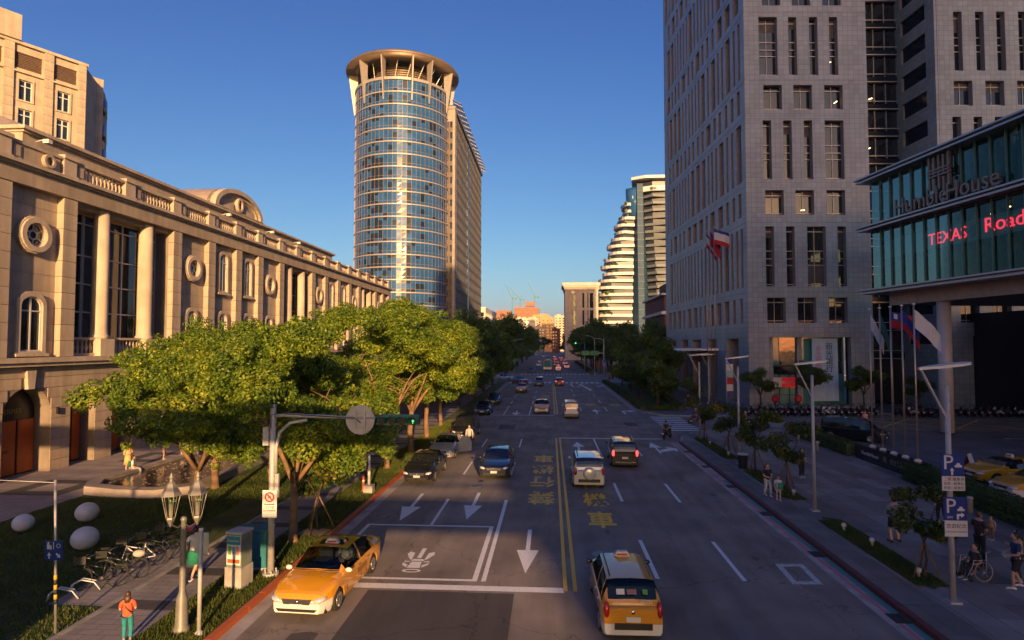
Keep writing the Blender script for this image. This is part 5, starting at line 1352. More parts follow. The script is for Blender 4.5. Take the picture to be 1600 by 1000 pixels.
# clipped hedges: a box of leaves over a dark core
def hedge(name, pts, w, h, seed, label, n, m=None, size=.10):
    g = np.random.default_rng(seed); o = empty(name, (0, 0, .13), 0, label, 'hedge')
    core = MB(); cs = []
    for a, b_ in zip(pts[:-1], pts[1:]):
        a, b_ = Vector((*a, 0)), Vector((*b_, 0)); core.bar(a + Vector((0, 0, h * .45)), b_ + Vector((0, 0, h * .45)), w * .86, h * .84)
        L = (b_ - a).length; k = int(L / .28) + 1; side = Vector((-(b_ - a).y, (b_ - a).x, 0)).normalized()
        for i in range(k):
            p = a.lerp(b_, i / k)
            for s in np.linspace(-.5, .5, max(2, int(w / .3))):
                for zz in np.linspace(.15, h - .1, max(2, int(h / .28))): 
                    if abs(s) > .4 or zz > h - .2: cs.append(tuple(p + side * s * w * .95 + Vector((0, 0, zz))))
    core.build('core', M_LEAFD, o)
    f = link('foliage', leaves('foliage', cs, [.17] * len(cs), n, size, seed, m or M_LEAFSH), o); f['kind'] = 'stuff'
    return o
hedge('clipped_hedge', [(21.3, 53.5), (21.25, 43.6)], .9, .95, 31, 'clipped hedge between the sign wall and the zebra crossing', 9000)
hedge('clipped_hedge', [(21.0, 36.2), (20.7, 28.5), (20.6, 20)], 1.1, 1.0, 32, 'long clipped hedge in front of the yellow taxis', 18000)
hedge('clipped_hedge', [(11.2, 124), (11.1, 72.4)], .9, .55, 33, 'low clipped hedge along the kerb beyond the zebra crossing', 16000, size=.16)
hedge('clipped_hedge', [(11.6, 72.2), (15.4, 72.4)], .9, .6, 34, 'short low hedge facing the zebra crossing', 4500, size=.13)
hedge('clipped_hedge', [(15.6, 72.8), (18.6, 118)], .8, .5, 35, 'low hedge on the bank side of the tree bed', 9000, size=.18)
hedge('clipped_hedge', [(11.0, 166), (11.0, 260)], 1.0, .8, 36, 'hedge along the right kerb beyond the far crossing', 5000, size=.3)
tag(MB().prism([(11.2, 72.4), (15.4, 72.6), (18.4, 119), (11.2, 123)], .1, .16).build('tree_bed', M_TURF), kind='structure')
# grass blades
def grass(name, rects, n, h, seed, m, label):
    g = np.random.default_rng(seed); A = np.array([(x1 - x0) * (y1 - y0) for x0, x1, y0, y1 in rects]); idx = g.choice(len(rects), n, p=A / A.sum()); Rr = np.array(rects)[idx]
    x = Rr[:, 0] + (Rr[:, 1] - Rr[:, 0]) * g.random(n); y = Rr[:, 2] + (Rr[:, 3] - Rr[:, 2]) * g.random(n)
    a = g.random(n) * 6.283; L = h * (.5 + g.random(n)); w = .011 + .012 * g.random(n)
    V = np.zeros((n, 3, 3), np.float32); V[:, 0] = np.stack([x - w * np.cos(a), y - w * np.sin(a), np.full(n, .137)], 1); V[:, 1] = np.stack([x + w * np.cos(a), y + w * np.sin(a), np.full(n, .137)], 1)
    le = g.normal(size=(n, 2)) * .35; V[:, 2] = np.stack([x + le[:, 0] * L, y + le[:, 1] * L, .137 + L], 1)
    me = bpy.data.meshes.new(name); me.vertices.add(3 * n); me.vertices.foreach_set('co', V.ravel()); me.loops.add(3 * n); me.loops.foreach_set('vertex_index', np.arange(3 * n, dtype=np.int32))
    me.polygons.add(n); me.polygons.foreach_set('loop_start', np.arange(0, 3 * n, 3, dtype=np.int32)); me.polygons.foreach_set('loop_total', np.full(n, 3, dtype=np.int32)); me.materials.append(m); me.update(calc_edges=True)
    return tag(link(name, me), label, 'grass', kind='stuff')
M_GRASS = leaf_mat('grass_blades', (0.055, 0.085, 0.012), (0.085, 0.115, 0.016), (0.14, 0.14, 0.025), .3)
grass('grass', [(-11.1, -9.3, 12, 24), (-11.1, -9.3, 25, 60)], 60000, .09, 41, M_GRASS, 'short grass of the verge beside the orange kerb')
grass('grass', [(-24.2, -15.3, 13, 29.3), (-15.3, -13.4, 13, 17.2), (-18.4, -13.4, 29.3, 50)], 90000, .07, 42, M_GRASS, 'mown grass of the shaded lawn')
grass('grass', [(12.0, 12.95, 41.8, 51), (12.0, 12.95, 31.2, 38.2), (11.9, 12.95, 20.4, 27.6)], 26000, .07, 43, M_GRASS, 'grass of the tree strips on the right pavement')
for (y0, y1) in ((41.7, 51.2), (31, 38.3), (20.2, 27.8)): tag(MB().prism([(12.3, y0), (12.95, y0 + .5), (13.0, y1), (12.35, y1 + .4), (11.95, y1 - .6), (11.9, y0 + .7)], .1, .15).build('grass_strip', M_TURF), kind='structure')
# ================================================================== VEHICLES
def paint(name, rgb, metal=0.0): return mat('paint_' + name, rgb, 0.28, metal, var=0.05, scale=1.5, coat=1.0, spec=.5)
P_TAXI = paint('taxi_yellow', (0.62, 0.27, 0.012)); P_WHITE = paint('white', (0.66, 0.64, 0.60)); P_BLACK = paint('black', (0.008, 0.008, 0.009)); P_NAVY = paint('midnight_blue', (0.012, 0.016, 0.03), .3)
P_SILVER = paint('silver', (0.42, 0.42, 0.43), .3); P_RED = paint('maroon', (0.16, 0.014, 0.014)); P_GREY = paint('grey', (0.10, 0.105, 0.11), .5); P_BLUE = paint('dark_blue', (0.02, 0.035, 0.08), .3); P_PEARL = paint('pearl', (0.55, 0.53, 0.50), .25)
M_CARGL = mat('car_glass', (0.012, 0.014, 0.016), 0.03, var=0, spec=.9)
M_TYRE = mat('tyre_rubber', (0.018, 0.018, 0.018), .85, var=.1); M_RIM = mat('alloy_rim', (0.42, 0.41, 0.40), .3, .8, var=.05)
M_HEAD = mat('headlamp_lens', (0.62, 0.62, 0.60), .12, .3, var=0, spec=.9); M_TAIL = mat('tail_lamp_red', (0.36, 0.008, 0.012), .2, var=0, spec=.8); M_BRAKE = mat('lit_brake_lamp', (.6, .02, .02), .3, emit=(1, .05, .04), es=1.5, var=0)
M_CHROME = mat('chrome', (0.55, 0.55, 0.55), .15, 1.0, var=0); M_PLATE = mat('number_plate', (0.62, 0.61, 0.58), .5, var=0); M_TRIM = mat('black_trim', (0.015, 0.015, 0.016), .5, var=.05)
def smooth01(t): t = max(0., min(1., t)); return t * t * (3 - 2 * t)
CAR = {  # length, width, height, fractions from the rear: deck end, roof rear, roof front, cowl; deck z, cowl z, nose z, belt z, wheel r, roof half width factor
 'saloon': (4.82, 1.83, 1.46, .155, .335, .555, .735, 1.02, 1.00, .74, .90, .325, .70),
 'limousine': (5.15, 1.90, 1.49, .15, .33, .56, .73, 1.05, 1.02, .80, .93, .345, .71),
 'suv': (4.45, 1.82, 1.70, .025, .10, .60, .765, 1.06, 1.12, .88, 1.03, .36, .76),
 'hatch': (4.22, 1.70, 1.58, .03, .14, .60, .79, 1.0, 1.02, .80, .96, .31, .75),
 'van': (4.05, 1.60, 1.86, .01, .055, .74, .91, 1.08, 1.05, .85, 1.02, .30, .84),
 'carrier': (4.9, 1.85, 1.86, .02, .075, .66, .83, 1.08, 1.10, .88, 1.03, .35, .80)}
_cars = {}
def car_meshes(kind, p_main, p_bump=None, bump_z=.52):
    key = (kind, p_main.name, p_bump.name if p_bump else '')
    if key in _cars: return _cars[key]
    L, W, H, tr, rr, rf, cw, dz, cz, nz, bz, wr_, rw = CAR[kind]
    yf, yr = .5 * L - .19 * L, -.5 * L + (.205 if kind in ('saloon', 'limousine') else .19) * L
    S = sorted(set([0, .004, .015, .035, tr, (tr + rr) / 2, rr, rr + .02, rf - .02, rf, (rf + cw) / 2, cw, .90, .95, .975, .992, 1.0] + [k / 22 for k in range(1, 22)]
                   + [(yw + d + L / 2) / L for yw in (yf, yr) for d in (-.42, -.385, -.34, -.25, -.13, 0, .13, .25, .34, .385, .42)] + [(rr + rf) / 2 + .0 + e for e in (-.012, .012)]))
    S = [s for i, s in enumerate(S) if i == 0 or s - S[i - 1] > .0035]
    def top(s):
        if s < tr: return dz - .05 * (1 - s / max(tr, .001)) ** 2
        if s < rr: return dz + (H - .02 - dz) * math.sin(math.pi / 2 * (s - tr) / (rr - tr)) ** .9
        if s < rf: t = (s - rr) / (rf - rr); return H - .02 + .02 * math.sin(math.pi * t) - .0 * t
        if s < cw: return cz + (H - .02 - cz) * (1 - ((s - rf) / (cw - rf)) ** 1.25)
        t = (s - cw) / (1 - cw); return cz + (nz - cz) * (t ** 1.8) - (.10 * max(0, (s - .965) / .035) ** 2)
    def wid(s):
        e = .5
        f = 1.0
        if s > .80: f -= .24 * ((s - .80) / .20) ** 2.6
        if s < .12: f -= .10 * ((.12 - s) / .12) ** 2.2
        return W / 2 * f
    def belt(s):
        b0 = bz + .03 * (1 - s); t = top(s)
        return min(b0, t - .045)
    rows = []
    for s in S:
        y = -L / 2 + s * L; w = wid(s); t = top(s); b = belt(s)
        zl = .19 + .07 * max(0, (s - .94) / .06) + .08 * max(0, (.05 - s) / .05)
        for yw in (yf, yr):
            Ra = wr_ + .06
            if abs(y - yw) < Ra: zl = max(zl, wr_ + math.sqrt(Ra * Ra - (y - yw) ** 2) - .02)
        g = max(0., min(1., (t - b - .06) / (H - b - .06)))
        x6 = w * .80 + (W / 2 * rw - w * .80) * g
        if g < .02:
            P = [(w * .93, zl), (w * .985, max(.34, zl + .012)), (w, max(.56, zl + .03)), (w * .985, max(b - .05, zl + .04)), (w * .945, b), (w * .84, b + (t - b) * .55), (w * .66, b + (t - b) * .82), (w * .36, b + (t - b) * .96), (0, t)]
        else:
            P = [(w * .93, zl), (w * .985, max(.34, zl + .012)), (w, max(.56, zl + .03)), (w * .985, max(b - .05, zl + .04)), (w * .955, b), ((w * .955 + x6) / 2 + .012, b + (t - b) * .5), (x6, b + (t - b) * .93), (x6 * .62, t - .012), (0, t)]
        rows.append((y, P, g, s))
    body, wind, rearw, sideL, sideR = MB(), MB(), MB(), MB(), MB()
    n = 9
    V = [[(x, y, z) for x, z in P] for y, P, g, s in rows]
    mid = (rr + rf) / 2
    def emit_(mb, a, b_, c, d, m=0): mb.add([a, b_, c, d], [(0, 1, 2, 3)], m, True)
    for i in range(len(rows) - 1):
        s0, s1 = rows[i][3], rows[i + 1][3]; g0, g1 = rows[i][2], rows[i + 1][2]; sm = (s0 + s1) / 2
        for j in range(n - 1):
            for sg in (1, -1):
                q = [(sg * x, y, z) for (x, y, z) in (V[i][j], V[i + 1][j], V[i + 1][j + 1], V[i][j + 1])]
                if sg < 0: q = q[::-1]
                zc = sum(p[2] for p in q) / 4
                tgt, m = body, (1 if p_bump and zc < bump_z and (sm > .90 or sm < .07) else 0)
                pil = abs(sm - mid) < .0125
                if j in (4, 5) and g0 > .12 and g1 > .12 and not pil and tr * .6 + rr * .4 < sm < cw * .75 + rf * .25:
                    if not (kind in ('suv', 'hatch', 'carrier', 'van') and .0 < sm - rr < .025): tgt = sideR if sg > 0 else sideL
                elif j in (6, 7) and rf + .012 < sm < cw - .012: tgt = wind
                elif j in (6, 7) and tr + (rr - tr) * .12 < sm < rr - (rr - tr) * .08: tgt = rearw
                emit_(tgt, *q, m=m)
    for idx in (0, -1):
        E_ = V[idx]
        for j in range(n - 1):
            a, b_ = E_[j], E_[j + 1]; m = 1 if p_bump and (a[2] + b_[2]) / 2 < bump_z + .1 else 0
            q = [a, b_, (-b_[0], b_[1], b_[2]), (-a[0], a[1], a[2])]
            body.add(q if idx == -1 else q[::-1], [(0, 1, 2, 3)], m, False)
    under = MB(); under.span(-W * .43, W * .43, -L * .47, L * .46, .2, .66)
    mats = [p_main, p_bump or p_main]
    D = {'body': body.mesh('body', mats), 'windscreen': wind.mesh('windscreen', M_CARGL), 'rear_window': rearw.mesh('rear_window', M_CARGL), 'side_windows': (sideL.mesh('side_window', M_CARGL), sideR.mesh('side_window', M_CARGL)), 'under': under.mesh('underbody', M_TRIM)}
    ty = MB(); prof = [(wr_ * .62, -.10), (wr_ * .93, -.105), (wr_, -.07), (wr_, .07), (wr_ * .93, .105), (wr_ * .62, .10)]
    ty.lathe(prof, n=22); ty.v = [(z, x, y) for x, y, z in ty.v]
    D['tyre'] = ty.mesh('tyre', M_TYRE)
    rm_ = MB(); rm_.lathe([(wr_ * .66, .10), (wr_ * .66, .118), (wr_ * .58, .122), (wr_ * .56, .104)], n=20)
    for k in range(8):
        a = 2 * math.pi * k / 8; rm_.bar((0, 0, .112), (wr_ * .6 * math.cos(a), wr_ * .6 * math.sin(a), .115), .05, .016)
    rm_.lathe([(wr_ * .15, .10), (wr_ * .15, .125)], n=10); rm_.v = [(z, x, y) for x, y, z in rm_.v]
    D['rim'] = rm_.mesh('rim', M_RIM)
    D['dim'] = (L, W, H, yf, yr, wr_, bz, cz, nz, cw, dz, tr, rr, rf, top, wid)
    _cars[key] = D
    return D
_cp_ = {}
def shared(key, fn):
    if key not in _cp_: _cp_[key] = fn()
    return _cp_[key]
def car(name, kind, loc, rz, p_main, label, cat='car', group=None, p_bump=None, detail=2, taxi=False, brake=False, extras=None, mirror=None):
    D = car_meshes(kind, p_main, p_bump); L, W, H, yf, yr, wr_, bz, cz, nz, cw, dz, tr, rr, rf, top, wid = D['dim']
    o = empty(name, (*loc, 0.0) if len(loc) == 2 else loc, rz, label, cat, group)
    link('body', D['body'], o); link('windscreen', D['windscreen'], o); link('rear_window', D['rear_window'], o)
    for q in D['side_windows']: link('side_window', q, o)
    link('underbody', D['under'], o)
    for sx in (1, -1):
        for y in (yf, yr):
            w = link('wheel', D['tyre'], o, (sx * (W / 2 - .115), y, wr_)); link('rim', D['rim'], w, None, (0, 0, 0 if sx > 0 else math.pi))
    fy = L / 2; van = kind in ('suv', 'hatch', 'van', 'carrier')
    def lamp(sx, front):
        if front: return MB().ball((0, 0, 0), (.21, .20, .085), 12, 7, M=Matrix.Rotation(sx * R(-24), 3, 'Z') @ Matrix.Rotation(sx * R(-9), 3, 'Y')).mesh('headlight', M_HEAD)
        return MB().ball((0, 0, 0), (.09, .12, .22) if van else (.19, .12, .085), 10, 7).mesh('taillight', M_BRAKE if brake else M_TAIL)
    for sx in (1, -1):
        link('headlight', shared(('h', sx), lambda: lamp(sx, True)), o, (sx * wid(.965) * .80, fy - .16, nz - .115))
        link('taillight', shared(('t', van, brake), lambda: lamp(sx, False)), o, (sx * (wid(.0) * (.92 if van else .78)), -fy + .06, dz - (.10 if van else .16)))
        mm = mirror or p_main
        link('mirror', shared(('m', mm.name), lambda: MB().ball((0, 0, 0), (.115, .06, .075), 10, 6).mesh('mirror', mm)), o, (sx * (W / 2 + .06), -L / 2 + (cw - .035) * L, bz + .10))
    if detail > 0:
        g = MB(); g.extrude([(-W * .21, -.07), (W * .21, -.07), (W * .25, .075), (-W * .25, .075)], lambda a, b, d: (a, fy - .03 + d, nz - .16 + b), 0, .05)
        go = g.build('grille', mat('grille_grey', (.10, .10, .10), .35, .6), o)
        q = MB()
        for k in range(4): q.bar((-W * .22, fy + .024, nz - .21 + .04 * k), (W * .22, fy + .024, nz - .21 + .04 * k), .012)
        q.ball((0, fy + .03, nz - .15), (.055, .015, .04), 10, 6); q.build('grille_bars', M_CHROME, go)['kind'] = 'stuff'
        MB().extrude([(-W * .30, 0), (W * .30, 0), (W * .34, .08), (-W * .34, .08)], lambda a, b, d: (a, fy - .02 + d, .30 + b), 0, .035).build('lower_intake', M_TRIM, o)
        MB().span(-.19, .19, fy + .005, fy + .03, .40, .53).build('number_plate', M_PLATE, o)
        MB().span(-.19, .19, -fy - .03, -fy - .004, .44 if not van else .62, .57 if not van else .75).build('number_plate', M_PLATE, o)
        for sx in (1, -1):
            for s_ in ((rr + rf) / 2, cw - .05, rr + .02 if not van else rr + .12):
                y = -L / 2 + s_ * L; MB().bar((sx * (W / 2 + .002), y, .36), (sx * (W / 2 - .025), y, bz - .02), .012, .012).build('door_seam', M_TRIM, o)
            for s_ in ((rr + rf) / 2 + .035, (rr + rf) / 2 - .13):
                MB().box((sx * (W / 2 + .002), -L / 2 + s_ * L - .05, bz - .13), (.03, .17, .03)).build('door_handle', M_CHROME if detail > 1 else M_TRIM, o)
            MB().bar((sx * W * .12, -L / 2 + (cw - .02) * L, cz + .03), (sx * W * .30, -L / 2 + (cw - .05) * L, cz + .09), .018).build('wiper', M_TRIM, o)
    if taxi:
        t = MB(); t.extrude([(-.24, 0), (.24, 0), (.15, .15), (-.15, .15)], lambda a, b, d: (a, d, b), -.07, .07)
        to = t.build('roof_sign', mat('taxi_lamp', (.62, .55, .52), .4), o, (0, -L / 2 + (rf - .07) * L, H - .005))
        MB().span(-.16, .16, -.074, .074, .03, .085).build('sign_band', mat('red_band', (.45, .05, .05), .5), to)
    if extras: extras(o, D)
    return o
N_ = math.pi
M_TGL = clear_glass('taxi_glass', (.36, .42, .45), .12)
def interior(o, D, driver=True):
    L, W, H, yf, yr, wr_, bz, cz, nz, cw, dz, tr, rr, rf, top, wid = D['dim']
    for me in (D['windscreen'], D['rear_window'], *D['side_windows']): me.materials[0] = M_TGL
    yc = -L / 2 + (rf - .03) * L
    sc_m = mat('seat_fabric', (.10, .09, .085), .9, var=.15)
    for sx in (-1, 1):
        q = MB(); q.box((sx * .38, yc - .35, .78), (.48, .5, .22)); q.box((sx * .38, yc - .62, 1.02), (.46, .14, .52), rx=R(12)); q.box((sx * .38, yc - .68, 1.33), (.26, .1, .16)); q.build('front_seat', sc_m, o)
    q = MB(); q.box((0, yc - 1.25, .78), (1.3, .5, .22)); q.box((0, yc - 1.52, 1.02), (1.3, .14, .5), rx=R(14)); q.build('rear_seat', sc_m, o)
    MB().box((0, -L / 2 + (cw - .045) * L, cz - .06), (W * .8, .42, .16)).build('dashboard', M_TRIM, o)
    MB().tube([(-.38 + .18 * math.cos(a), yc + .12 + .08 * math.sin(a), .98 + .17 * math.sin(a)) for a in np.linspace(0, 2 * math.pi, 17)], .014, 5, caps=False).build('steering_wheel', M_TRIM, o)
def ex_sunroof(o, D):
    interior(o, D)
    L, W, H = D['dim'][:3]; y = -L / 2 + .47 * L
    MB().add([(-.42, y - .22, H + .004), (.42, y - .22, H + .004), (.42, y + .22, H - .002), (-.42, y + .22, H - .002)], [(0, 1, 2, 3)]).build('sunroof', M_CARGL, o)
    for sx in (-1, 1): MB().box((sx * (W / 2 + .004), -.35, .62), (.006, .85, .16)).build('door_decal', mat('green_print2', (.25, .12, .03), .6), o)
car('yellow_taxi', 'saloon', (-7.2, 19.35), N_ + R(-3), P_TAXI, 'yellow taxi saloon with white bumper turning at the left kerb in front', 'taxi', None, P_WHITE, 2, True, False, ex_sunroof, P_WHITE)
def ex_livina(o, D):
    interior(o, D)
    L, W, H = D['dim'][:3]
    lettering('lettering', '42332', .13, M_PLATE, o, (.36, -L / 2 + .07, 1.12), (R(68), 0, 0), .002)
    for (x, z, w, h, m) in ((-.32, 1.33, .22, .13, M_PLATE), (-.02, 1.33, .26, .12, P_RED), (.34, 1.33, .14, .12, mat('green_sticker', (.05, .25, .08), .5))):
        MB().quad((x - w / 2, -L / 2 + .215 - (1.40 - z) * .40 - .03, z - h / 2), (x + w / 2, -L / 2 + .215 - (1.40 - z) * .40 - .03, z - h / 2), (x + w / 2, -L / 2 + .215 - (1.40 - z) * .40 + .03, z + h / 2), (x - w / 2, -L / 2 + .215 - (1.40 - z) * .40 + .03, z + h / 2)).build('window_sticker', m, o)
    MB().span(-.5, .5, -L / 2 - .035, -L / 2, .42, .58).build('bumper_recess', M_TRIM, o)
    MB().ball((0, -L / 2 - .002, .86), (.06, .012, .05), 10, 6).build('badge', M_CHROME, o)
    for sx in (-1, 1): MB().tube([(sx * .55, -1.5, H + .015), (sx * .55, -1.2, H + .05), (sx * .55, .2, H + .05), (sx * .55, .5, H + .01)], .014, 6).build('roof_rail', M_TRIM, o)
car('yellow_taxi', 'hatch', (2.15, 18.35), R(1), P_TAXI, 'yellow taxi hatchback seen from behind, nearest in the right lanes', 'taxi', None, P_WHITE, 2, True, False, ex_livina, P_BLACK)
def ex_rav(o, D):
    L, W, H = D['dim'][:3]
    w = MB(); w.lathe([(.05, .2), (.24, .2), (.33, .16), (.345, .08), (.345, 0)], n=22); w.v = [(x, -L / 2 - z + .02, y + .88) for x, y, z in w.v]
    w.build('spare_wheel_cover', P_PEARL, o)
    for sx in (-1, 1): MB().tube([(sx * .6, -1.6, H + .01), (sx * .6, -1.4, H + .06), (sx * .6, .3, H + .06), (sx * .6, .6, H + .0)], .02, 6).build('roof_rail', M_TRIM, o)
    MB().span(-.6, .6, -L / 2 - .05, -L / 2, .40, .56).build('rear_bumper_trim', M_TRIM, o)
car('offroad_car', 'suv', (2.12, 35.4), 0, P_PEARL, 'white off-road car with spare wheel on its tailgate', 'car', None, None, 2, False, False, ex_rav)
def ex_xc(o, D):
    L, W, H = D['dim'][:3]
    for sx in (-1, 1): MB().tube([(sx * .6, -1.7, H + .01), (sx * .6, -1.5, H + .06), (sx * .6, .3, H + .06), (sx * .6, .6, H + .0)], .02, 6).build('roof_rail', M_CHROME, o)
    MB().span(-.65, .65, -L / 2 - .03, -L / 2, .36, .42).build('chrome_strip', M_CHROME, o)
car('offroad_car', 'suv', (4.85, 41.1), R(-1.5), P_BLACK, 'black off-road car with lit brake lamps in the middle right lane', 'car', None, None, 2, False, True, ex_xc)
car('saloon_car', 'limousine', (-3.36, 37.7), N_, P_NAVY, 'dark blue limousine driving towards the viewer in the middle lane', 'car', None, None, 2)
car('saloon_car', 'saloon', (-7.6, 36.1), N_ + R(-1), P_BLACK, 'black saloon parked at the left kerb, nearest of the parked row', 'car', 'cars parked along the left kerb', None, 2)
def ex_door(o, D):
    L, W, H = D['dim'][:3]
    q = MB(); a = R(-52); hx_, hy_ = -W / 2, .62
    pts = [(0, .3), (1.05, .3), (1.08, .92), (.85, 1.36), (.35, 1.36), (0, .94)]
    q.extrude(pts, lambda p, z, d: (hx_ + p * math.sin(a) + d * math.cos(a), hy_ - p * math.cos(a) + d * math.sin(a), z), -.03, .03); q.build('open_door', P_SILVER, o)
car('saloon_car', 'saloon', (-7.5, 43.1), N_ + R(-2), P_SILVER, 'silver saloon with its door open at the left kerb', 'car', 'cars parked along the left kerb', None, 2, False, False, ex_door)
car('people_carrier', 'carrier', (-7.3, 51.3), N_ + R(-1), P_BLACK, 'black people carrier parked behind the silver saloon', 'van', 'cars parked along the left kerb', None, 1)
car('saloon_car', 'saloon', (-7.7, 68.7), N_, P_BLUE, 'dark blue saloon waiting at the far left stop line', 'car', 'cars parked along the left kerb', None, 1)
car('saloon_car', 'saloon', (-7.6, 80.5), N_, P_BLACK, 'dark saloon just behind the dark blue one at the left kerb', 'car', 'cars parked along the left kerb', None, 1)
car('small_van', 'van', (2.25, 66.0), 0, P_WHITE, 'white minivan driving away past the yellow taxi', 'van', None, P_GREY, 1)
car('yellow_taxi', 'saloon', (-1.05, 70.8), N_, P_TAXI, 'yellow taxi with white bumper waiting beside the white minivan', 'taxi', None, P_WHITE, 1, True)
car('yellow_taxi', 'saloon', (-4.86, 100.2), N_, P_TAXI, 'yellow taxi coming towards the viewer from the far junction', 'taxi', None, P_BLACK, 1, True)
car('offroad_car', 'suv', (-2.2, 115.2), N_, P_NAVY, 'dark off-road car coming from the far junction beside the far taxi', 'car', None, None, 1)
car('saloon_car', 'saloon', (1.7, 117.2), 0, P_RED, 'maroon saloon driving away before the far crossing', 'car', None, None, 1, False, True)
car('saloon_car', 'saloon', (-6.4, 121.5), N_ + R(35), P_RED, 'maroon car turning out of the far left street', 'car', None, None, 0)
car('saloon_car', 'saloon', (-9.8, 132), N_ + R(50), P_SILVER, 'silver car behind the maroon one in the far left street', 'car', None, None, 0)
car('saloon_car', 'saloon', (-5.2, 170), N_, P_BLUE, 'dark car waiting left of the bus', 'car', None, None, 0)
rc_ = random.Random(77)
farcars = [(2.3, 178, P_WHITE, 'van', 0), (5.4, 200, P_SILVER, 'saloon', 0), (2.2, 214, P_BLACK, 'saloon', 0), (-4.2, 215, P_WHITE, 'saloon', N_), (5.6, 232, P_WHITE, 'saloon', 0), (-1.2, 240, P_SILVER, 'suv', N_), (2.4, 250, P_RED, 'saloon', 0), (-4.6, 258, P_TAXI, 'saloon', N_), (5.5, 270, P_GREY, 'suv', 0), (-1.4, 285, P_WHITE, 'van', N_), (2.4, 300, P_TAXI, 'saloon', 0), (-4.4, 310, P_BLACK, 'saloon', N_), (5.6, 325, P_WHITE, 'saloon', 0), (-1.3, 345, P_RED, 'saloon', N_), (2.5, 360, P_SILVER, 'saloon', 0), (-4.5, 380, P_WHITE, 'van', N_)]
for k, (x, y, p, kd, rz) in enumerate(sorted(farcars, key=lambda t: t[1])):
    car('distant_car', kd, (x, y), rz, p, f'small distant {p.name[6:].replace("_", " ")} car, {ords[k]} beyond the far junction', 'car', 'distant cars beyond the far junction', None, 0, False, rz == 0)
car('people_carrier', 'carrier', (25.3, 51.7), R(-133), P_BLACK, 'black people carrier standing in the forecourt behind the hedge', 'van', None, None, 1)
car('yellow_taxi', 'saloon', (26.7, 36.7), R(96), P_TAXI, 'yellow taxi behind the long hedge, the farther of two', 'taxi', None, None, 1, True)
car('yellow_taxi', 'saloon', (25.9, 33.2), R(96), P_TAXI, 'yellow taxi behind the long hedge, the nearer of two with white bumper', 'taxi', None, P_WHITE, 1, True)
# bus
bu = empty('city_bus', (-.9, 187, 0), N_, 'teal city bus beyond the far junction', 'bus')
MB().extrude([(-1.25, .35), (1.25, .35), (1.25, 2.9), (1.1, 3.15), (-1.1, 3.15), (-1.25, 2.9)], lambda a, b, d: (a, d, b), -5.5, 5.5).build('body', mat('teal_bus_paint', (.03, .22, .27), .35, coat=.6), bu)
MB().span(-1.15, 1.15, 5.5, 5.56, 1.25, 2.75).build('windscreen', mat('bus_glass', (.04, .16, .2), .05, spec=.9), bu)
MB().span(-1.2, 1.2, 5.5, 5.6, .35, .95).build('bumper', P_WHITE, bu); MB().span(-1.0, 1.0, 5.5, 5.57, 2.8, 3.08).build('destination_board', M_TRIM, bu)
for sx in (-1, 1):
    MB().span(sx * 1.2, sx * 1.27, -5.2, 5.1, 1.4, 2.6).build('side_window', M_CARGL, bu); MB().ball((sx * .95, 5.58, 1.05), (.16, .05, .1), 8, 6).build('headlight', M_HEAD, bu); MB().box((sx * 1.45, 5.7, 2.2), (.16, .1, .45)).build('mirror', M_TRIM, bu)
    for y in (3.2, -3): q = MB(); q.lathe([(.48, -.14), (.48, .14)], n=16); q.v = [(z + sx * 1.1, x + y, y_ + .48) for x, y_, z in q.v]; q.build('wheel', M_TYRE, bu)
# ---------------------------------------------------------------- scooters
def scooter_meshes(pm):
    def wheel():
        q = MB(); q.lathe([(.13, -.045), (.21, -.05), (.235, -.02), (.235, .02), (.21, .05), (.13, .045)], n=14); q.v = [(z, x, y) for x, y, z in q.v]; return q.mesh('wheel', M_TYRE)
    b = MB()
    b.tube([(0, .52, .55), (0, .46, .8), (0, .36, 1.0)], [.15, .17, .10], 8, flat=.6); b.box((0, .2, .32), (.32, .5, .1)); b.tube([(0, .0, .35), (0, -.2, .55), (0, -.55, .62), (0, -.78, .66)], [.12, .17, .17, .06], 8); b.box((0, .58, .5), (.15, .3, .08), rx=R(-20)); b.box((0, -.78, .5), (.16, .3, .05), rx=R(25))
    s = MB(); s.tube([(0, -.02, .72), (0, -.3, .76), (0, -.7, .78)], [.11, .14, .09], 8, flat=.55)
    h = MB(); h.tube([(-.34, .28, 1.02), (-.15, .36, 1.05), (.15, .36, 1.05), (.34, .28, 1.02)], .022, 6); h.tube([(0, .56, .25), (0, .38, 1.02)], .03, 6)
    for sx in (-1, 1): h.tube([(sx * .22, .33, 1.04), (sx * .3, .36, 1.24)], .01, 5); h.ball((sx * .31, .36, 1.27), (.07, .015, .045), 8, 5)
    return wheel(), b.mesh('body', pm), s.mesh('seat', M_TRIM), h.mesh('handlebar', M_TRIM), MB().ball((0, .5, .86), (.10, .07, .07), 10, 6).mesh('headlight', M_HEAD), MB().span(-.1, .1, -.88, -.86, .42, .56).mesh('number_plate', M_PLATE), MB().ball((0, -.80, .66), (.1, .05, .05), 8, 5).mesh('taillight', M_TAIL)
SC = [scooter_meshes(p) for p in (P_BLACK, P_GREY, P_WHITE, P_BLUE, P_RED)]
def scooter(loc, rz, k, label, group):
    o = empty('motor_scooter', (*loc, 0), rz, label, 'scooter', group); W_, b, s, h, l, n_, t = SC[k]
    link('wheel', W_, o, (0, .62, .235)); link('wheel', W_, o, (0, -.62, .235))
    for nm, me in (('body', b), ('seat', s), ('handlebar', h), ('headlight', l), ('number_plate', n_), ('taillight', t)): link(nm, me, o)
    return o
rs_ = random.Random(4)
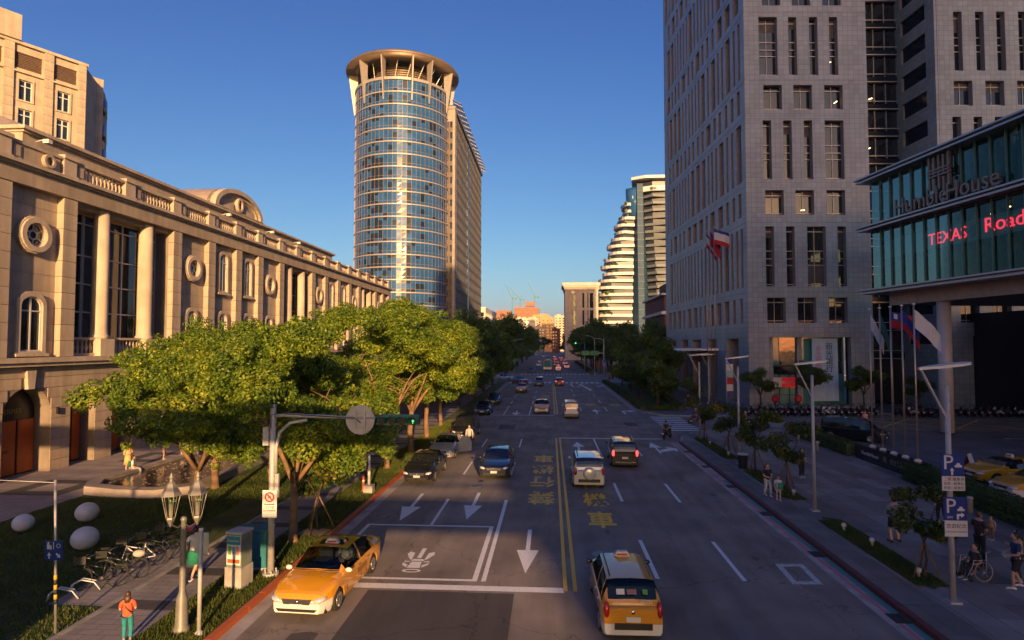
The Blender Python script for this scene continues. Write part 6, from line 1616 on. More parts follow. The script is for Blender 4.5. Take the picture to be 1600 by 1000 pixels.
for k in range(26):
    x = 20.6 + .72 * k + rs_.uniform(-.06, .06) + (3.0 if k > 20 else 0)
    scooter((x, 68.6 + .018 * (x - 20) + rs_.uniform(-.12, .12), 0), rs_.uniform(-.12, .12), rs_.choice((0, 0, 0, 1, 3, 2, 4)), f'motor scooter, {ords[k]} from the left in the long row before the bank', 'scooters parked in a row before the bank')
for k in range(22):
    scooter((40.6 + .74 * k + rs_.uniform(-.06, .06), 69.3 + rs_.uniform(-.12, .12), 0), rs_.uniform(-.12, .12), rs_.choice((0, 0, 0, 1, 3, 2)), f'motor scooter, {ords[k]} from the left in the row before the dark entrance', 'scooters parked in a row before the dark entrance')
for k in range(12):
    scooter((24 + 1.15 * k + rs_.uniform(-.2, .2), 70.0, 0), rs_.uniform(-.2, .2), rs_.choice((0, 0, 1, 3)), f'motor scooter, {ords[k]} from the left in the row nearest the bank windows', 'scooters in the second row before the bank')
# ---------------------------------------------------------------- bicycles
def bicycle(loc, rz, label, frame, basket=True, lean=R(5), box=None):
    o = empty('bicycle', (*loc, .14), rz, label, 'bicycle', 'bicycles parked on the pad by the lawn'); o.rotation_euler = (lean, 0, rz)
    tyre = shared('bt', lambda: MB().tube([(.33 * math.cos(a), 0, .33 * math.sin(a)) for a in np.linspace(0, 2 * math.pi, 25)], .018, 6, caps=False).mesh('tyre', M_TYRE))
    def sp():
        q = MB()
        for k in range(10): a = 2 * math.pi * k / 10; q.tube([(0, 0, 0), (.32 * math.cos(a), 0, .32 * math.sin(a))], .004, 3, caps=False)
        q.ball((0, 0, 0), .03, 6, 4); return q.mesh('spokes', M_TRIM)
    spk = shared('sp', sp)
    for x in (-.52, .52):
        w = link('wheel', tyre, o, (x, 0, .34)); s_ = link('spokes', spk, w); s_['kind'] = 'stuff'
        MB().tube([(x + .36 * math.cos(a), 0, .34 + .36 * math.sin(a)) for a in np.linspace(R(20), R(160), 9)], .012, 5).build('mudguard', M_TRIM, o)
    f = MB()
    for a, b in (((-.52, 0, .34), (-.08, 0, .3)), ((-.08, 0, .3), (-.2, 0, .82)), ((-.08, 0, .3), (.36, 0, .72)), ((-.17, 0, .62), (.36, 0, .76)), ((-.52, 0, .34), (-.18, 0, .7)), ((.52, 0, .34), (.34, 0, .95))): f.tube([a, b], .019, 6)
    f.build('frame', frame, o)
    MB().tube([(.2, -.27, 1.02), (.34, -.1, 1.0), (.34, .1, 1.0), (.2, .27, 1.02)], .014, 6).build('handlebar', M_STEEL, o)
    MB().ball((-.21, 0, .87), (.14, .08, .04), 10, 5).build('saddle', M_TRIM, o)
    MB().ball((-.08, 0, .3), (.09, .03, .09), 10, 5).build('crank', M_TRIM, o)
    if basket:
        q = MB(); q.ring([(-.17, -.15), (.17, -.15), (.17, .15), (-.17, .15)], [(-.155, -.135), (.155, -.135), (.155, .135), (-.155, .135)], lambda a, b, d: (.52 + a, b, .82 + d), 0, .24); q.span(.36, .68, -.14, .14, .82, .835); q.build('basket', M_TRIM, o)
    if box: MB().ball((-.55, 0, .85), (.2, .14, .12), 10, 6).build('saddle_bag', box, o)
    return o
bicycle((-14.55, 18.5), R(200), 'dark bicycle nearest the bicycle racks with front basket', P_BLACK)
bicycle((-14.35, 19.25), R(195), 'bicycle with pale bag second from the racks', P_GREY, True, R(-4), mat('cream_bag', (.45, .38, .3), .8))
bicycle((-14.5, 20.3), R(205), 'white-framed bicycle in the middle of the pad', P_WHITE, True)
bicycle((-14.3, 21.0), R(200), 'grey bicycle with basket beside the white-framed one', P_GREY)
bicycle((-14.2, 21.9), R(198), 'bicycle with pink saddle cover at the far end of the pad', P_BLACK, True, R(4), mat('pink_cover', (.45, .05, .16), .6))
# ================================================================== STREET FURNITURE
M_GREYP = mat('grey_pole_paint', (0.40, 0.385, 0.37), .5, .1, var=.15, scale=2); M_TEALP = mat('teal_signal_paint', (0.012, 0.15, 0.115), .45, var=.1); M_WHITEP = mat('white_enamel', (0.62, 0.60, 0.57), .45, var=.08)
M_BLUEP = mat('blue_sign', (0.012, 0.035, 0.20), .4, var=.05); M_REDP = mat('red_sign_paint', (0.50, 0.025, 0.02), .45, var=.05); M_GREENP = mat('green_sign', (0.01, 0.20, 0.09), .45, var=.05); M_INK = mat('black_ink', (0.02, 0.02, 0.02), .6, var=0)
M_CONC = mat('concrete', (0.36, 0.33, 0.29), .9, var=.25, scale=2, bump=.3); M_ORANGEP = mat('orange_plastic', (0.55, 0.09, 0.015), .5, var=.1); M_YB = mat('yellow_plastic', (0.60, 0.34, 0.02), .5, var=.05)
FACE = (R(90), 0, 0)
# traffic signal mast with its long arm
sm = empty('signal_mast', (-9.54, 19.95, .13), 0, 'grey signal mast with long arm, round plate and teal signal box over the road', 'traffic signal')
MB().cyl(0, 0, 0, 5.8, .115, 14, r1=.095).build('pole', M_GREYP, sm)
c = MB(); c.cyl(0, 0, 0, .12, .27, 12); 
for k in range(6): a = k * 1.047; c.cyl(.2 * math.cos(a), .2 * math.sin(a), .1, .2, .03, 6)
c.build('base_plate', M_GREYP, sm)
MB().tube([(.0, 0, 5.42), (.5, 0, 5.44), (2.9, 0, 5.36)], [.07, .065, .055], 10).build('arm', M_GREYP, sm)
MB().tube([(.13, -.02, 3.4), (.13, -.02, 4.35), (.25, -.02, 4.85), (.6, -.02, 5.17), (1.2, -.02, 5.28)], .055, 10).build('arm_brace', M_GREYP, sm)
c = MB(); c.tube([(-.02, -.12, 5.0), (-.02, -.14, 5.45), (.25, -.1, 5.5), (2.9, -.07, 5.36), (3.1, -.1, 5.2)], .014, 6); c.build('cable', M_TRIM, sm)
MB().box((-.2, -.02, 4.72), (.2, .22, .62)).build('control_box', M_GREYP, sm)
d_ = MB().extrude(circle_outline(.5, 0, 32), lambda a, b, d: (3.06 + a, -.02 + d, 5.3 + b), 0, .03).build('round_plate', M_GREYP, sm)
q = MB()
for x in (-.16, .16): q.box((3.06 + x, -.04, 5.3), (.045, .04, .62))
for z in (.24, -.24): q.box((3.06, -.06, 5.3 + z), (.42, .03, .035))
q.build('brackets', M_GREYP, d_)
sb = MB(); sb.extrude([(0, -.16), (1.46, -.16), (1.46, .12), (1.36, .17), (0.1, .17), (0, .12)], lambda a, b, d: (3.62 + a, d, 5.3 + b), -.05, .2); sbo = sb.build('signal_box', M_TEALP, sm)
for k in range(4):
    x = 3.82 + .36 * k
    v_ = MB(); pts = [(x + .17 * math.cos(a), 5.27 + .17 * math.sin(a)) for a in np.linspace(R(-20), R(200), 12)]
    v_.add([(p[0], -.06, p[1]) for p in pts] + [(p[0], -.34, p[1] + .02) for p in pts], [(i, i + 1, i + 13, i + 12) for i in range(11)], smooth=True); v_.build('visor', M_TEALP, sbo)
    MB().extrude(circle_outline(.14, 5.27, 16, x), lambda a, b, d: (a, -.055 - d, b), 0, .01).build('lens', M_TRIM, sbo)
q = MB(); q.extrude([(4.88, 5.19), (4.90, 5.19), (4.90, 5.28), (4.94, 5.25), (4.89, 5.33), (4.84, 5.25), (4.88, 5.28)], lambda a, b, d: (a, -.07 - d, b), 0, .005); q.build('green_arrow', mat('lit_green', (.1, .9, .2), .5, emit=(.1, 1, .25), es=.7, var=0), sbo)
MB().tube([(.6, -.02, 5.4), (3.62, 0, 5.36)], .045, 8).build('arm_tip', M_GREYP, sm)
pl = MB().box((0, -.16, 2.45), (.5, .02, .92)).build('notice_plate', M_WHITEP, sm)
MB().ring(circle_outline(.17, 2.68, 24), circle_outline(.125, 2.68, 24), lambda a, b, d: (a, -.175 - d, b), 0, .004).build('prohibition_ring', M_REDP, pl); MB().box((0, -.178, 2.68), (.30, .004, .035), ry=R(45)).build('prohibition_bar', M_REDP, pl)
lettering('lettering', 'h', .2, M_INK, pl, (0, -.176, 2.69), FACE, 0.001); MB().box((0, -.178, 2.44), (.36, .004, .03)).build('double_arrow', M_INK, pl)
lettering('lettering', '人行道', .11, M_INK, pl, (0, -.174, 2.33), FACE, .001); lettering('lettering', '禁止停放機慢車', .062, M_INK, pl, (0, -.174, 2.22), FACE, .001)
MB().box((.2, -.05, 3.05), (.13, .1, .8)).build('side_box', M_GREYP, sm)
# round utility boxes beside it
ub = empty('utility_box', (-10.15, 19.0, .13), R(-8), 'narrow stained utility box with a fruit poster beside the signal mast', 'utility box')
MB().span(-.3, .3, -.3, .3, 0, .7).build('plinth', M_CONC, ub); MB().span(-.27, .27, -.27, .27, .7, 1.75).build('cabinet', mat('dull_green_metal', (.16, .19, .15), .5, var=.3, scale=3), ub); MB().span(-.3, .3, -.3, .3, 1.75, 1.82).build('lid', M_GREYP, ub)
po = MB().span(-.25, .25, -.288, -.275, .78, 1.7).build('poster', M_WHITEP, ub)
for (x0, x1, z0, z1, m) in ((-.24, .24, 1.42, 1.69, mat('teal_print', (.03, .2, .24), .5)), (-.2, -.08, 1.1, 1.38, mat('lime_print', (.2, .35, .04), .5)), (.08, .2, 1.1, 1.38, mat('salmon_print', (.55, .2, .18), .5)), (-.22, .22, .84, .96, M_ORANGEP), (-.05, .05, 1.12, 1.36, mat('cyan_print', (.1, .3, .5), .5))):
    MB().span(x0, x1, -.292, -.289, z0, z1).build('print_patch', m, po)
lettering('lettering', 'Summer', .12, M_WHITEP, po, (0, -.296, 1.55), FACE, .001)
tb = empty('utility_cabinet', (-10.45, 20.6, .13), R(4), 'wide teal utility cabinet behind the signal mast', 'utility box')
MB().span(-.55, .55, -.35, .35, .12, 1.35).build('cabinet', mat('teal_metal', (.02, .15, .18), .45, var=.2), tb); MB().span(-.6, .6, -.4, .4, 1.35, 1.42).build('lid', mat('teal_metal', (.02, .15, .18)), tb); MB().span(-.6, .6, -.4, .4, 0, .12).build('plinth', M_CONC, tb)
for x in (-.28, .28): MB().span(x - .24, x + .24, -.365, -.352, .2, 1.28).build('door', mat('teal_metal', (.02, .15, .18)), tb)
# lantern post
M_LPOST = mat('lantern_iron', (.20, .185, .165), .5, .2, var=.15)
lp = empty('lantern_post', (-10.12, 15.95, .13), R(20), 'old-fashioned lamp post with two glass lanterns by the pavement', 'street lamp')
MB().lathe([(.22, 0), (.22, .1), (.17, .18), (.15, .9), (.11, 1.0), (.085, 1.1), (.07, 3.0), (.09, 3.05), (.05, 3.12)], n=14).build('post', M_LPOST, lp)
M_LANT = clear_glass('lantern_glass', (.75, .72, .66), .35)
for sx in (-1, 1):
    MB().tube([(0, 0, 2.95), (sx * .14, 0, 2.82), (sx * .28, 0, 2.9), (sx * .33, 0, 3.08)], .028, 7).build('scroll_arm', M_DARK, lp)
    g = MB(); g.lathe([(.11, 3.12), (.225, 3.72)], (sx * .33, 0, 0), 6, smooth=False); go = g.build('lantern', M_LANT, lp)
    c = MB(); c.lathe([(.28, 3.72), (.23, 3.8), (.10, 4.04), (.05, 4.1), (.05, 4.16), (.07, 4.2), (.01, 4.33)], (sx * .33, 0, 0), 6, smooth=False); c.build('lantern_cap', M_LPOST, go)
    c = MB(); c.lathe([(.02, 2.86), (.12, 3.08), (.11, 3.13)], (sx * .33, 0, 0), 6, smooth=False); c.build('lantern_foot', M_LPOST, go)
    c = MB()
    for k in range(6): a = k * math.pi / 3; c.bar((sx * .33 + .11 * math.cos(a), .11 * math.sin(a), 3.12), (sx * .33 + .23 * math.cos(a), .23 * math.sin(a), 3.72), .018)
    c.build('lantern_bars', M_LPOST, go); MB().cyl(sx * .33, 0, 3.12, 3.5, .05, 8).build('bulb', M_WHITEP, go)
pp = empty('sign_post', (-9.53, 15.8, .13), 0, 'plain grey post at the kerb beside the lantern post', 'post'); MB().cyl(0, 0, 0, 2.85, .055, 10).build('pole', M_GREYP, pp); MB().lathe([(.12, 0), (.12, .05), (.07, .12)], n=10).build('base', M_GREYP, pp); MB().box((0, .04, 2.45), (.4, .02, .55)).build('sign_back', M_GREYP, pp)
# tall cobra-head street lamps of the left row
def street_lamp(loc, label, group, side=1, h=9.0, rz=0):
    o = empty('street_lamp', (*loc, .13), rz, label, 'street lamp', group)
    c = MB(); c.span(-.22, .22, -.22, .22, 0, .5); c.build('footing', M_CONC, o)
    MB().cyl(0, 0, .5, h, .09, 10, r1=.06).build('pole', M_GREYP, o)
    MB().tube([(0, 0, h - .1), (side * .25, 0, h + .45), (side * .8, 0, h + .85), (side * 1.5, 0, h + 1.0)], .045, 8).build('arm', M_GREYP, o)
    MB().ball((side * 1.8, 0, h + 1.02), (.38, .14, .07), 12, 6).build('lamp_head', M_GREYP, o)
for k, y in enumerate((44, 80, 117)): street_lamp((-13.5, y), f'tall curved street lamp along the left pavement, {ords[k]} from the viewer', 'curved street lamps of the left row')
street_lamp((11.1, 150.5), 'tall street lamp at the far right corner', 'curved street lamps of the left row', -1)
for (p, h, lb) in (((-10.0, 31.4), .85, 'orange marker post beside the white kerb post'),):
    o = empty('marker_post', (*p, .13), 0, lb, 'bollard'); MB().lathe([(.13, 0), (.13, .06), (.07, .1), (.065, h - .1), (.05, h)], n=12).build('post', M_ORANGEP, o); MB().cyl(0, 0, h * .62, h * .74, .069, 12).build('reflective_band', M_WHITEP, o)
stake_set(tree('young_tree', KF, (-9.85, 24.8), 2.0, .95, 'young staked tree on the sandy verge patch', 'young staked trees on the right pavement'), 3, 1.5, .75)
# white eggs and the globe on the lawn
def egg(loc, r, tilt, label):
    o = MB().ball((0, 0, 0), (r * 1.0, r * 1.1, r * 1.0), 28, 18).build('egg_sculpture', mat('white_gloss', (.60, .60, .62), .35, var=.05)); o.location = (*loc, .13 + r * .97); o.rotation_euler = (0, R(8), tilt)
    tag(o, label, 'sculpture', 'white sculptures on the lawn')
egg((-22.2, 23.9), .36, R(-62), 'smaller white egg sculpture at the left edge of the lawn'); egg((-20.6, 25.4), .42, R(-55), 'white egg sculpture nearest the plaza path'); egg((-17.9, 22.0), .43, R(-58), 'white egg sculpture in front, partly behind the blue sign'); egg((-14.2, 36.4), .36, 0, 'white round sculpture under the trees beside the pavement')
# toilet sign on a leaning striped pole
wp = empty('direction_sign', (-13.45, 15.6, .13), 0, 'small blue direction sign with arrows on a thin striped pole', 'sign'); wp.rotation_euler = (0, R(-2), 0)
MB().cyl(0, 0, 0, 4.15, .035, 8).build('pole', M_STEEL, wp)
for k in range(6): MB().cyl(0, 0, .8 + .13 * k, .93 + .13 * k, .042, 8).build('stripe', M_YB if k % 2 else M_INK, wp)
bp_ = MB().box((0, -.05, 2.25), (.52, .02, .52)).build('panel', M_BLUEP, wp)
for (x, z, rot) in ((-.13, 2.12, 0), (.13, 2.12, R(135))):
    q = MB(); q.extrude([(-.02, -.08), (.02, -.08), (.02, .02), (.07, -.01), (0, .09), (-.07, -.01), (-.02, .02)], lambda a, b, d: (x + a * math.cos(rot) + b * math.sin(rot), -.062 - d, z - a * math.sin(rot) + b * math.cos(rot)), 0, .003); q.build('arrow', M_WHITEP, bp_)
q = MB(); q.ball((-.15, -.064, 2.46), (.03, .004, .03), 10, 6); q.box((-.15, -.064, 2.36), (.07, .004, .13)); q.ball((-.08, -.064, 2.38), (.022, .004, .022), 8, 6); q.box((-.08, -.064, 2.32), (.045, .004, .07)); q.build('pictogram', M_WHITEP, bp_)['kind'] = 'stuff'
MB().box((0, -.064, 2.39), (.016, .004, .2)).build('divider', M_WHITEP, bp_); MB().ring(circle_outline(.06, 2.38, 14, .14), circle_outline(.045, 2.38, 14, .14), lambda a, b, d: (a, -.062 - d, b), 0, .003).build('pictogram_ring', M_WHITEP, bp_)
ro = MB().tube([(-13.6, 15.6, 4.2), (-20, 17, 4.0), (-30.8, 20, 4.6)], .008, 5).build('rope', M_STEEL); tag(ro, 'thin rope stretched from the striped pole towards the palace', 'rope')
def rack(loc, rz, label):
    o = empty('bicycle_rack', (*loc, .145), rz, label, 'bicycle rack', 'white bicycle racks')
    for y in (-.07, .07): MB().tube([(-.42, y, 0), (-.36, y, .22), (-.1, y, .36), (.25, y, .25), (.42, y, 0)], .022, 7).build('hoop', M_WHITEP, o)
rack((-15.0, 17.65), R(20), 'white bicycle rack nearest the viewer, empty'); rack((-14.85, 18.35), R(20), 'white bicycle rack holding the nearest bicycle')
# ---------------------------------------------------------------- pool
rim = [(-25.1, 30.9), (-24.4, 29.8), (-22.2, 29.25), (-20.2, 29.2), (-18.9, 30.2), (-18.7, 32), (-19.1, 38), (-19.4, 50), (-25.0, 50)]
cxp, cyp = -22, 39
inn = [(cxp + (x - cxp) * .84, cyp + (y - cyp) * .93) for x, y in rim]
pool = empty('pool_basin', (0, 0, 0), 0, 'low stone-rimmed fountain pool in front of the palace', 'pool')
MB().ring(rim, inn, lambda a, b, d: (a, b, d), .12, .58).build('rim', mat('pool_stone', (.30, .255, .225), .5, var=.2, scale=1.5), pool)
M_WATER = mat('shallow_water', (.07, .055, .04), .08, var=.3, scale=2, spec=.6, bump=.5, bscale=5)
MB().prism(inn, .15, .40).build('water', M_WATER, pool)
pb = MB(); rp = random.Random(2)
for _ in range(420):
    y = rp.uniform(31, 48); x = rp.uniform(-24.2, -19.7); r_ = rp.uniform(.04, .11); pb.ball((x, y, .39), (r_, r_ * rp.uniform(.7, 1.2), r_ * .6), 6, 4)
pb.build('pebbles', mat('river_pebbles', (.15, .115, .09), .7, var=.5, scale=2), pool)['kind'] = 'stuff'
# ---------------------------------------------------------------- right-hand lamps, signs, flags
def wing_lamp(loc, label, h=6.4, s=1.0, top=None):
    o = empty('wing_lamp', (*loc, .13), 0, label, 'street lamp', 'slim lamps with flat wing heads on the right')
    MB().box((0, 0, .03), (.36, .36, .06)).build('foot_plate', M_GREYP, o)
    MB().tube([(0, 0, .05), (0, 0, h)], [.085, .07], 10).build('pole', M_GREYP, o)
    MB().bar((.0, 0, h - 1.1), (-.78, -.02, h + .5), .09, .05).build('strut', M_GREYP, o)
    q = MB(); pts = [(-.82, -.06), (-.3, -.3), (.3, -.36), (.62, -.2), (.74, 0), (.62, .2), (.3, .36), (-.3, .3), (-.82, .06)]
    q.extrude(pts, lambda a, b, d: (a, b, h + .5 + .12 * (a + .82) + d), -.03, .05); q.build('wing_head', M_WHITEM, o)
    return o
for k, y in enumerate((29.2, 40.4, 50.7)): wing_lamp((12.45, y), ['slim wing-headed lamp nearest on the right pavement', 'slim wing-headed lamp second along the right pavement', 'slim wing-headed lamp at the zebra crossing corner'][k])
wing_lamp((19.2, 73.6), 'slim wing-headed lamp before the bank side entrance', 6.0)
ps = wing_lamp((12.25, 19.25), 'wing-headed lamp post carrying two blue parking signs', 6.6)
def board(parent, x, z0, z1, w, m, nm='sign_board'): return MB().span(x - w / 2, x + w / 2, -.13, -.10, z0, z1).build(nm, m, parent)
for (zt, zm, zb, x, rot) in ((4.50, 3.84, 3.40, 0.02, 0), (3.20, 2.50, 2.02, .06, 1)):
    b1 = board(ps, x, zm + .01, zt, .66, M_BLUEP); lettering('lettering', 'P', .62, M_WHITEP, b1, (x - .13, -.135, (zt + zm) / 2 + .07), FACE, .004)
    q = MB(); zc_ = (zt + zm) / 2; q.extrude([(x + .06, zc_ - .06), (x + .27, zc_ - .06), (x + .27, zc_ + .0), (x + .22, zc_ + .02), (x + .2, zc_ + .07), (x + .13, zc_ + .07), (x + .11, zc_ + .02), (x + .06, zc_)], lambda a, b, d: (a, -.132 - d, b), 0, .003); q.build('car_symbol', M_WHITEP, b1)
    q = MB(); zz = zm + .14
    if rot == 0: q.extrude([(x - .05, zz - .1), (x + .01, zz - .1), (x + .01, zz + .03), (x + .05, zz + .03), (x - .02, zz + .12), (x - .09, zz + .03), (x - .05, zz + .03)], lambda a, b, d: (a, -.132 - d, b), 0, .003)
    else: q.extrude([(x + .04, zz - .1), (x + .1, zz - .1), (x + .1, zz - .0), (x + .17, zz - .0), (x + .17, zz - .05), (x + .27, zz + .03), (x + .17, zz + .11), (x + .17, zz + .06), (x + .04, zz + .06)], lambda a, b, d: (a, -.132 - d, b), 0, .003)
    q.build('arrow', M_WHITEP, b1)
    b2 = board(ps, x + .02, zb, zm - .005, .66, M_WHITEP, 'notice_board')
    if rot == 0:
        lettering('lettering', '二樓', .12, M_REDP, b2, (x - .16, -.134, zm - .10), FACE, .001); lettering('lettering', '機車停', .12, M_INK, b2, (x + .16, -.134, zm - .10), FACE, .001)
        for k in range(2): lettering('lettering', ('世貿一館車位', '世貿二館車位')[k], .10, M_INK, b2, (x + .02, -.134, zm - .23 - .13 * k), FACE, .001)
    else:
        lettering('lettering', '悠遊紀念', .15, M_INK, b2, (x + .02, -.134, zm - .17), FACE, .001); lettering('lettering', 'SHIN KONG PARKING', .062, M_INK, b2, (x + .02, -.134, zm - .34), FACE, .001)
        lettering('lettering', '24H', .10, M_WHITEP, b1, (x - .16, -.135, zm + .10), FACE, .002)
sw = empty('sign_wall', (21.25, 43.1, .13), 0, 'low black sign wall with hotel lettering under the flagpoles', 'wall')
MB().span(-.05, .55, -7.4, 0, 0, 1.0).build('wall', mat('black_granite', (.012, .012, .013), .2, var=.2), sw)
lettering('lettering', 'HumbleHouse', .36, M_WHITEP, sw, (-.06, -1.9, .52), HR, .004); lettering('lettering', '寒舍艾麗酒店', .36, M_GOLD, sw, (-.06, -5.3, .5), HR, .004)
q = MB()
for k in range(4): q.box((-.06, -3.55 - .09 * k, .55), (.012, .04, .4 if k % 2 else .3))
for z in (.5, .6): q.box((-.065, -3.69, z), (.012, .4, .03))
q.build('emblem', M_GOLD, sw)['kind'] = 'stuff'
def flag_mesh(bands, L=1.6, H=1.05, droop=.55, seed=0, canton=None):
    """cloth hanging from the hoist; bands: list of (fraction from top, material index)"""
    q = MB(); nx, nz = 12, 10; g = random.Random(seed); ph = g.uniform(0, 6)
    P = [[(L * (i / nx) * (1 - droop * .45), .13 * math.sin(i * .9 + ph + j * .2) * (i / nx), -H * j / nz - droop * L * (i / nx) ** 1.2) for j in range(nz + 1)] for i in range(nx + 1)]
    for i in range(nx):
        for j in range(nz):
            m = next(mi for f, mi in bands if (j + .5) / nz <= f)
            if canton and (i + .5) / nx < .5 and (j + .5) / nz < .5:
                m = canton[0]
                if (i - 2.5) ** 2 + (j - 2) ** 2 < 1.6: m = canton[1]
            q.add([P[i][j], P[i][j + 1], P[i + 1][j + 1], P[i + 1][j]], [(0, 1, 2, 3)], m, True)
    return q
CL = [mat('white_cloth', (.55, .53, .52), .8, var=.05), mat('red_cloth', (.42, .012, .02), .8, var=.05), mat('blue_cloth', (.02, .035, .20), .8, var=.05), mat('green_cloth', (.02, .10, .09), .8, var=.05)]
def flagpole(loc, h, label, group, fl, rz=0.0, L=1.6, H=1.05, z0=.13, cloth_label=None):
    o = empty('flagpole', (*loc, z0), rz, label, 'flagpole', group)
    MB().cyl(0, 0, 0, h, .06, 10, r1=.045).build('pole', mat('champagne_metal', (.42, .33, .26), .35, .6, var=.05), o); MB().ball((0, 0, h + .05), (.10, .10, .06), 10, 6).build('finial', M_WHITEM, o); MB().lathe([(.2, 0), (.2, .08), (.1, .16)], n=12).build('base', M_WHITEM, o)
    f = fl.build('flag', CL, None); f.location = (loc[0], loc[1], z0 + h - .25); f.rotation_euler = (0, 0, rz); tag(f, cloth_label, 'flag')
FLS = [(flag_mesh([(1, 0)], droop=1.1, seed=1), 'limp white flag on the farthest hotel flagpole'), (flag_mesh([(1, 3)], droop=1.3, seed=2), 'dark green flag on the second hotel flagpole'), (flag_mesh([(1, 1)], 1.3, 1.05, .25, 3, (2, 0)), 'red flag with blue corner and white sun on the middle hotel flagpole'), (flag_mesh([(.55, 2), (1, 1)], droop=.9, seed=4), 'blue and red flag on the fourth hotel flagpole'), (flag_mesh([(.7, 0), (1, 0)], 2.0, 1.1, .75, 5), 'long white flag on the nearest hotel flagpole')]
for k in range(5): flagpole((21.5, 41.4 - 1.22 * k), 9.2, f'hotel flagpole on the black sign wall, {ords[k]} from the far end', 'hotel flagpoles', FLS[k][0], R(-15), z0=1.13, cloth_label=FLS[k][1])
for k in range(3): flagpole((20.9 + .1 * k, 80.5 - 1.5 * k), 23, f'tall flagpole beside the bank tower, {ords[k]} from its far end', 'bank flagpoles', flag_mesh([(.2, 2), (.68, 0), (1, 1)] if k != 1 else [(.3, 2), (1, 1)], 2.2, 1.9, .3 if k == 2 else .9, 9 + k), R(-8), cloth_label=('white flag with blue and red edges left of the bank corner, half hidden', 'red and blue flag in the middle of the bank flags', 'white flag with blue and red edges at the bank corner, spread in the wind')[k])
bpn = empty('banner_post', (21.3, 73.6, .13), 0, 'slim post with a column of coloured banners at the bank corner', 'banner'); MB().cyl(0, 0, 0, 6.6, .06, 8).build('pole', M_GREYP, bpn)
for k, m in enumerate((M_BLUEP, M_WHITEP, mat('pale_green_banner', (.3, .5, .42), .7), M_REDP, M_WHITEP, M_BLUEP)): MB().box((.42, 0, 5.9 - .82 * k), (.75, .02, .8)).build('banner_panel', m, bpn)
# light spots and bollards in the right-hand strips
for k, (x, y) in enumerate(((12.4, 47.5), (12.5, 43), (12.5, 35.6), (12.6, 32.0), (12.35, 26.2), (12.5, 24.3), (12.4, 21.2))):
    o = empty('ground_light', (x, y, .13), 0, f'small white ground light in the right-hand grass, {ords[k]} from the zebra', 'lamp', 'ground lights'); MB().lathe([(.05, 0), (.05, .16), (.09, .18), (.09, .3), (.03, .33)], n=10).build('housing', M_WHITEP, o)
for k, (x, y) in enumerate(((19.6, 45.3), (19.6, 29.4), (20.0, 49.6))):
    o = empty('bollard', (x, y, .13), 0, ('grey bollard in front of the sign-side hedge', 'grey bollard before the long hedge near the wheelchair', 'grey bollard nearest the side street')[k], 'bollard', 'bollards along the hedges'); MB().lathe([(.11, 0), (.11, .6), (.13, .62), (.13, .72), (.10, .75)], n=12).build('post', M_GREYP, o)
bn_ = empty('litter_bin', (12.2, 38.9, .13), 0, 'dark litter bin with white top beside the second lamp', 'bin'); MB().lathe([(.26, 0), (.32, .85)], n=14, smooth=False).build('body', M_TRIM, bn_); MB().lathe([(.35, .85), (.35, .93), (.2, .95)], n=14).build('rim', M_WHITEP, bn_)
for k, (x, y) in enumerate(((26.8, 72.9), (29.4, 72.8))):
    o = empty('sign_stand', (x, y, .13), 0, ('red sign stand at the left of the bank window', 'red sign stand in the middle of the bank window')[k], 'sign'); MB().lathe([(.3, 0), (.3, .05), (.05, .08), (.05, .9)], n=10).build('stand', M_DARK, o); MB().lathe([(.1, .9), (.45, 1.2), (.35, 1.7), (.05, 1.9)], n=10).build('red_top', mat('red_fabric', (.45, .02, .03), .7), o)
sf = empty('folding_sign', (27.5, 41.2, .005), R(30), 'small folding sign on the forecourt', 'sign')
for s in (-1, 1): MB().bar((0, s * .22, 0), (0, 0, .8), .5, .03, up=(0, 1, 0)).build('panel', M_WHITEP if s < 0 else M_REDP, sf)
# ---------------------------------------------------------------- far junction signals
for (x, y, side, lb) in ((-9.7, 160.5, 1, 'signal mast with white and red signs at the far left corner'), (11.9, 133.5, -1, 'signal mast with green street signs at the far right corner')):
    o = empty('signal_mast', (x, y, .13), 0, lb, 'traffic signal'); MB().cyl(0, 0, 0, 9.2, .14, 10, r1=.09).build('pole', M_GREYP, o); MB().bar((0, 0, 5.9), (side * 6.6, 0, 5.9), .12).build('arm', M_GREYP, o); MB().tube([(0, 0, 8.6), (side * .6, 0, 9.1), (side * 2.4, 0, 9.3)], .06, 6).build('lamp_arm', M_GREYP, o)
    if side < 0:
        for xx in (-2.1, -4.1): MB().box((xx, -.08, 5.9), (1.8, .05, 1.0)).build('street_sign', M_GREENP, o)
        r_ = MB().box((-5.9, -.05, 5.9), (1.3, .2, .42)).build('signal_box', M_TEALP, o); MB().ball((-6.2, -.18, 5.9), (.18, .05, .18), 10, 6).build('lit_lamp', mat('lit_red', (.9, .05, .03), .5, emit=(1, .05, .03), es=6, var=0), r_)
        MB().box((.3, -.1, 4.1), (.8, .05, .7)).build('blue_plate', M_BLUEP, o)
    else:
        MB().box((2.2, -.08, 6.0), (2.2, .05, 1.0)).build('street_sign', M_WHITEP, o); MB().box((4.2, -.08, 6.0), (1.4, .05, 1.0)).build('street_sign', M_GREENP, o); MB().box((5.9, -.05, 6.0), (1.2, .2, .42)).build('signal_box', M_TEALP, o); MB().ball((6.6, -.18, 6.0), (.2, .05, .2), 10, 6).build('lit_lamp', mat('lit_red', (.9, .05, .03)), o)
        MB().box((.3, -.1, 4.0), (1.6, .05, 1.4)).build('green_plate', M_GREENP, o)
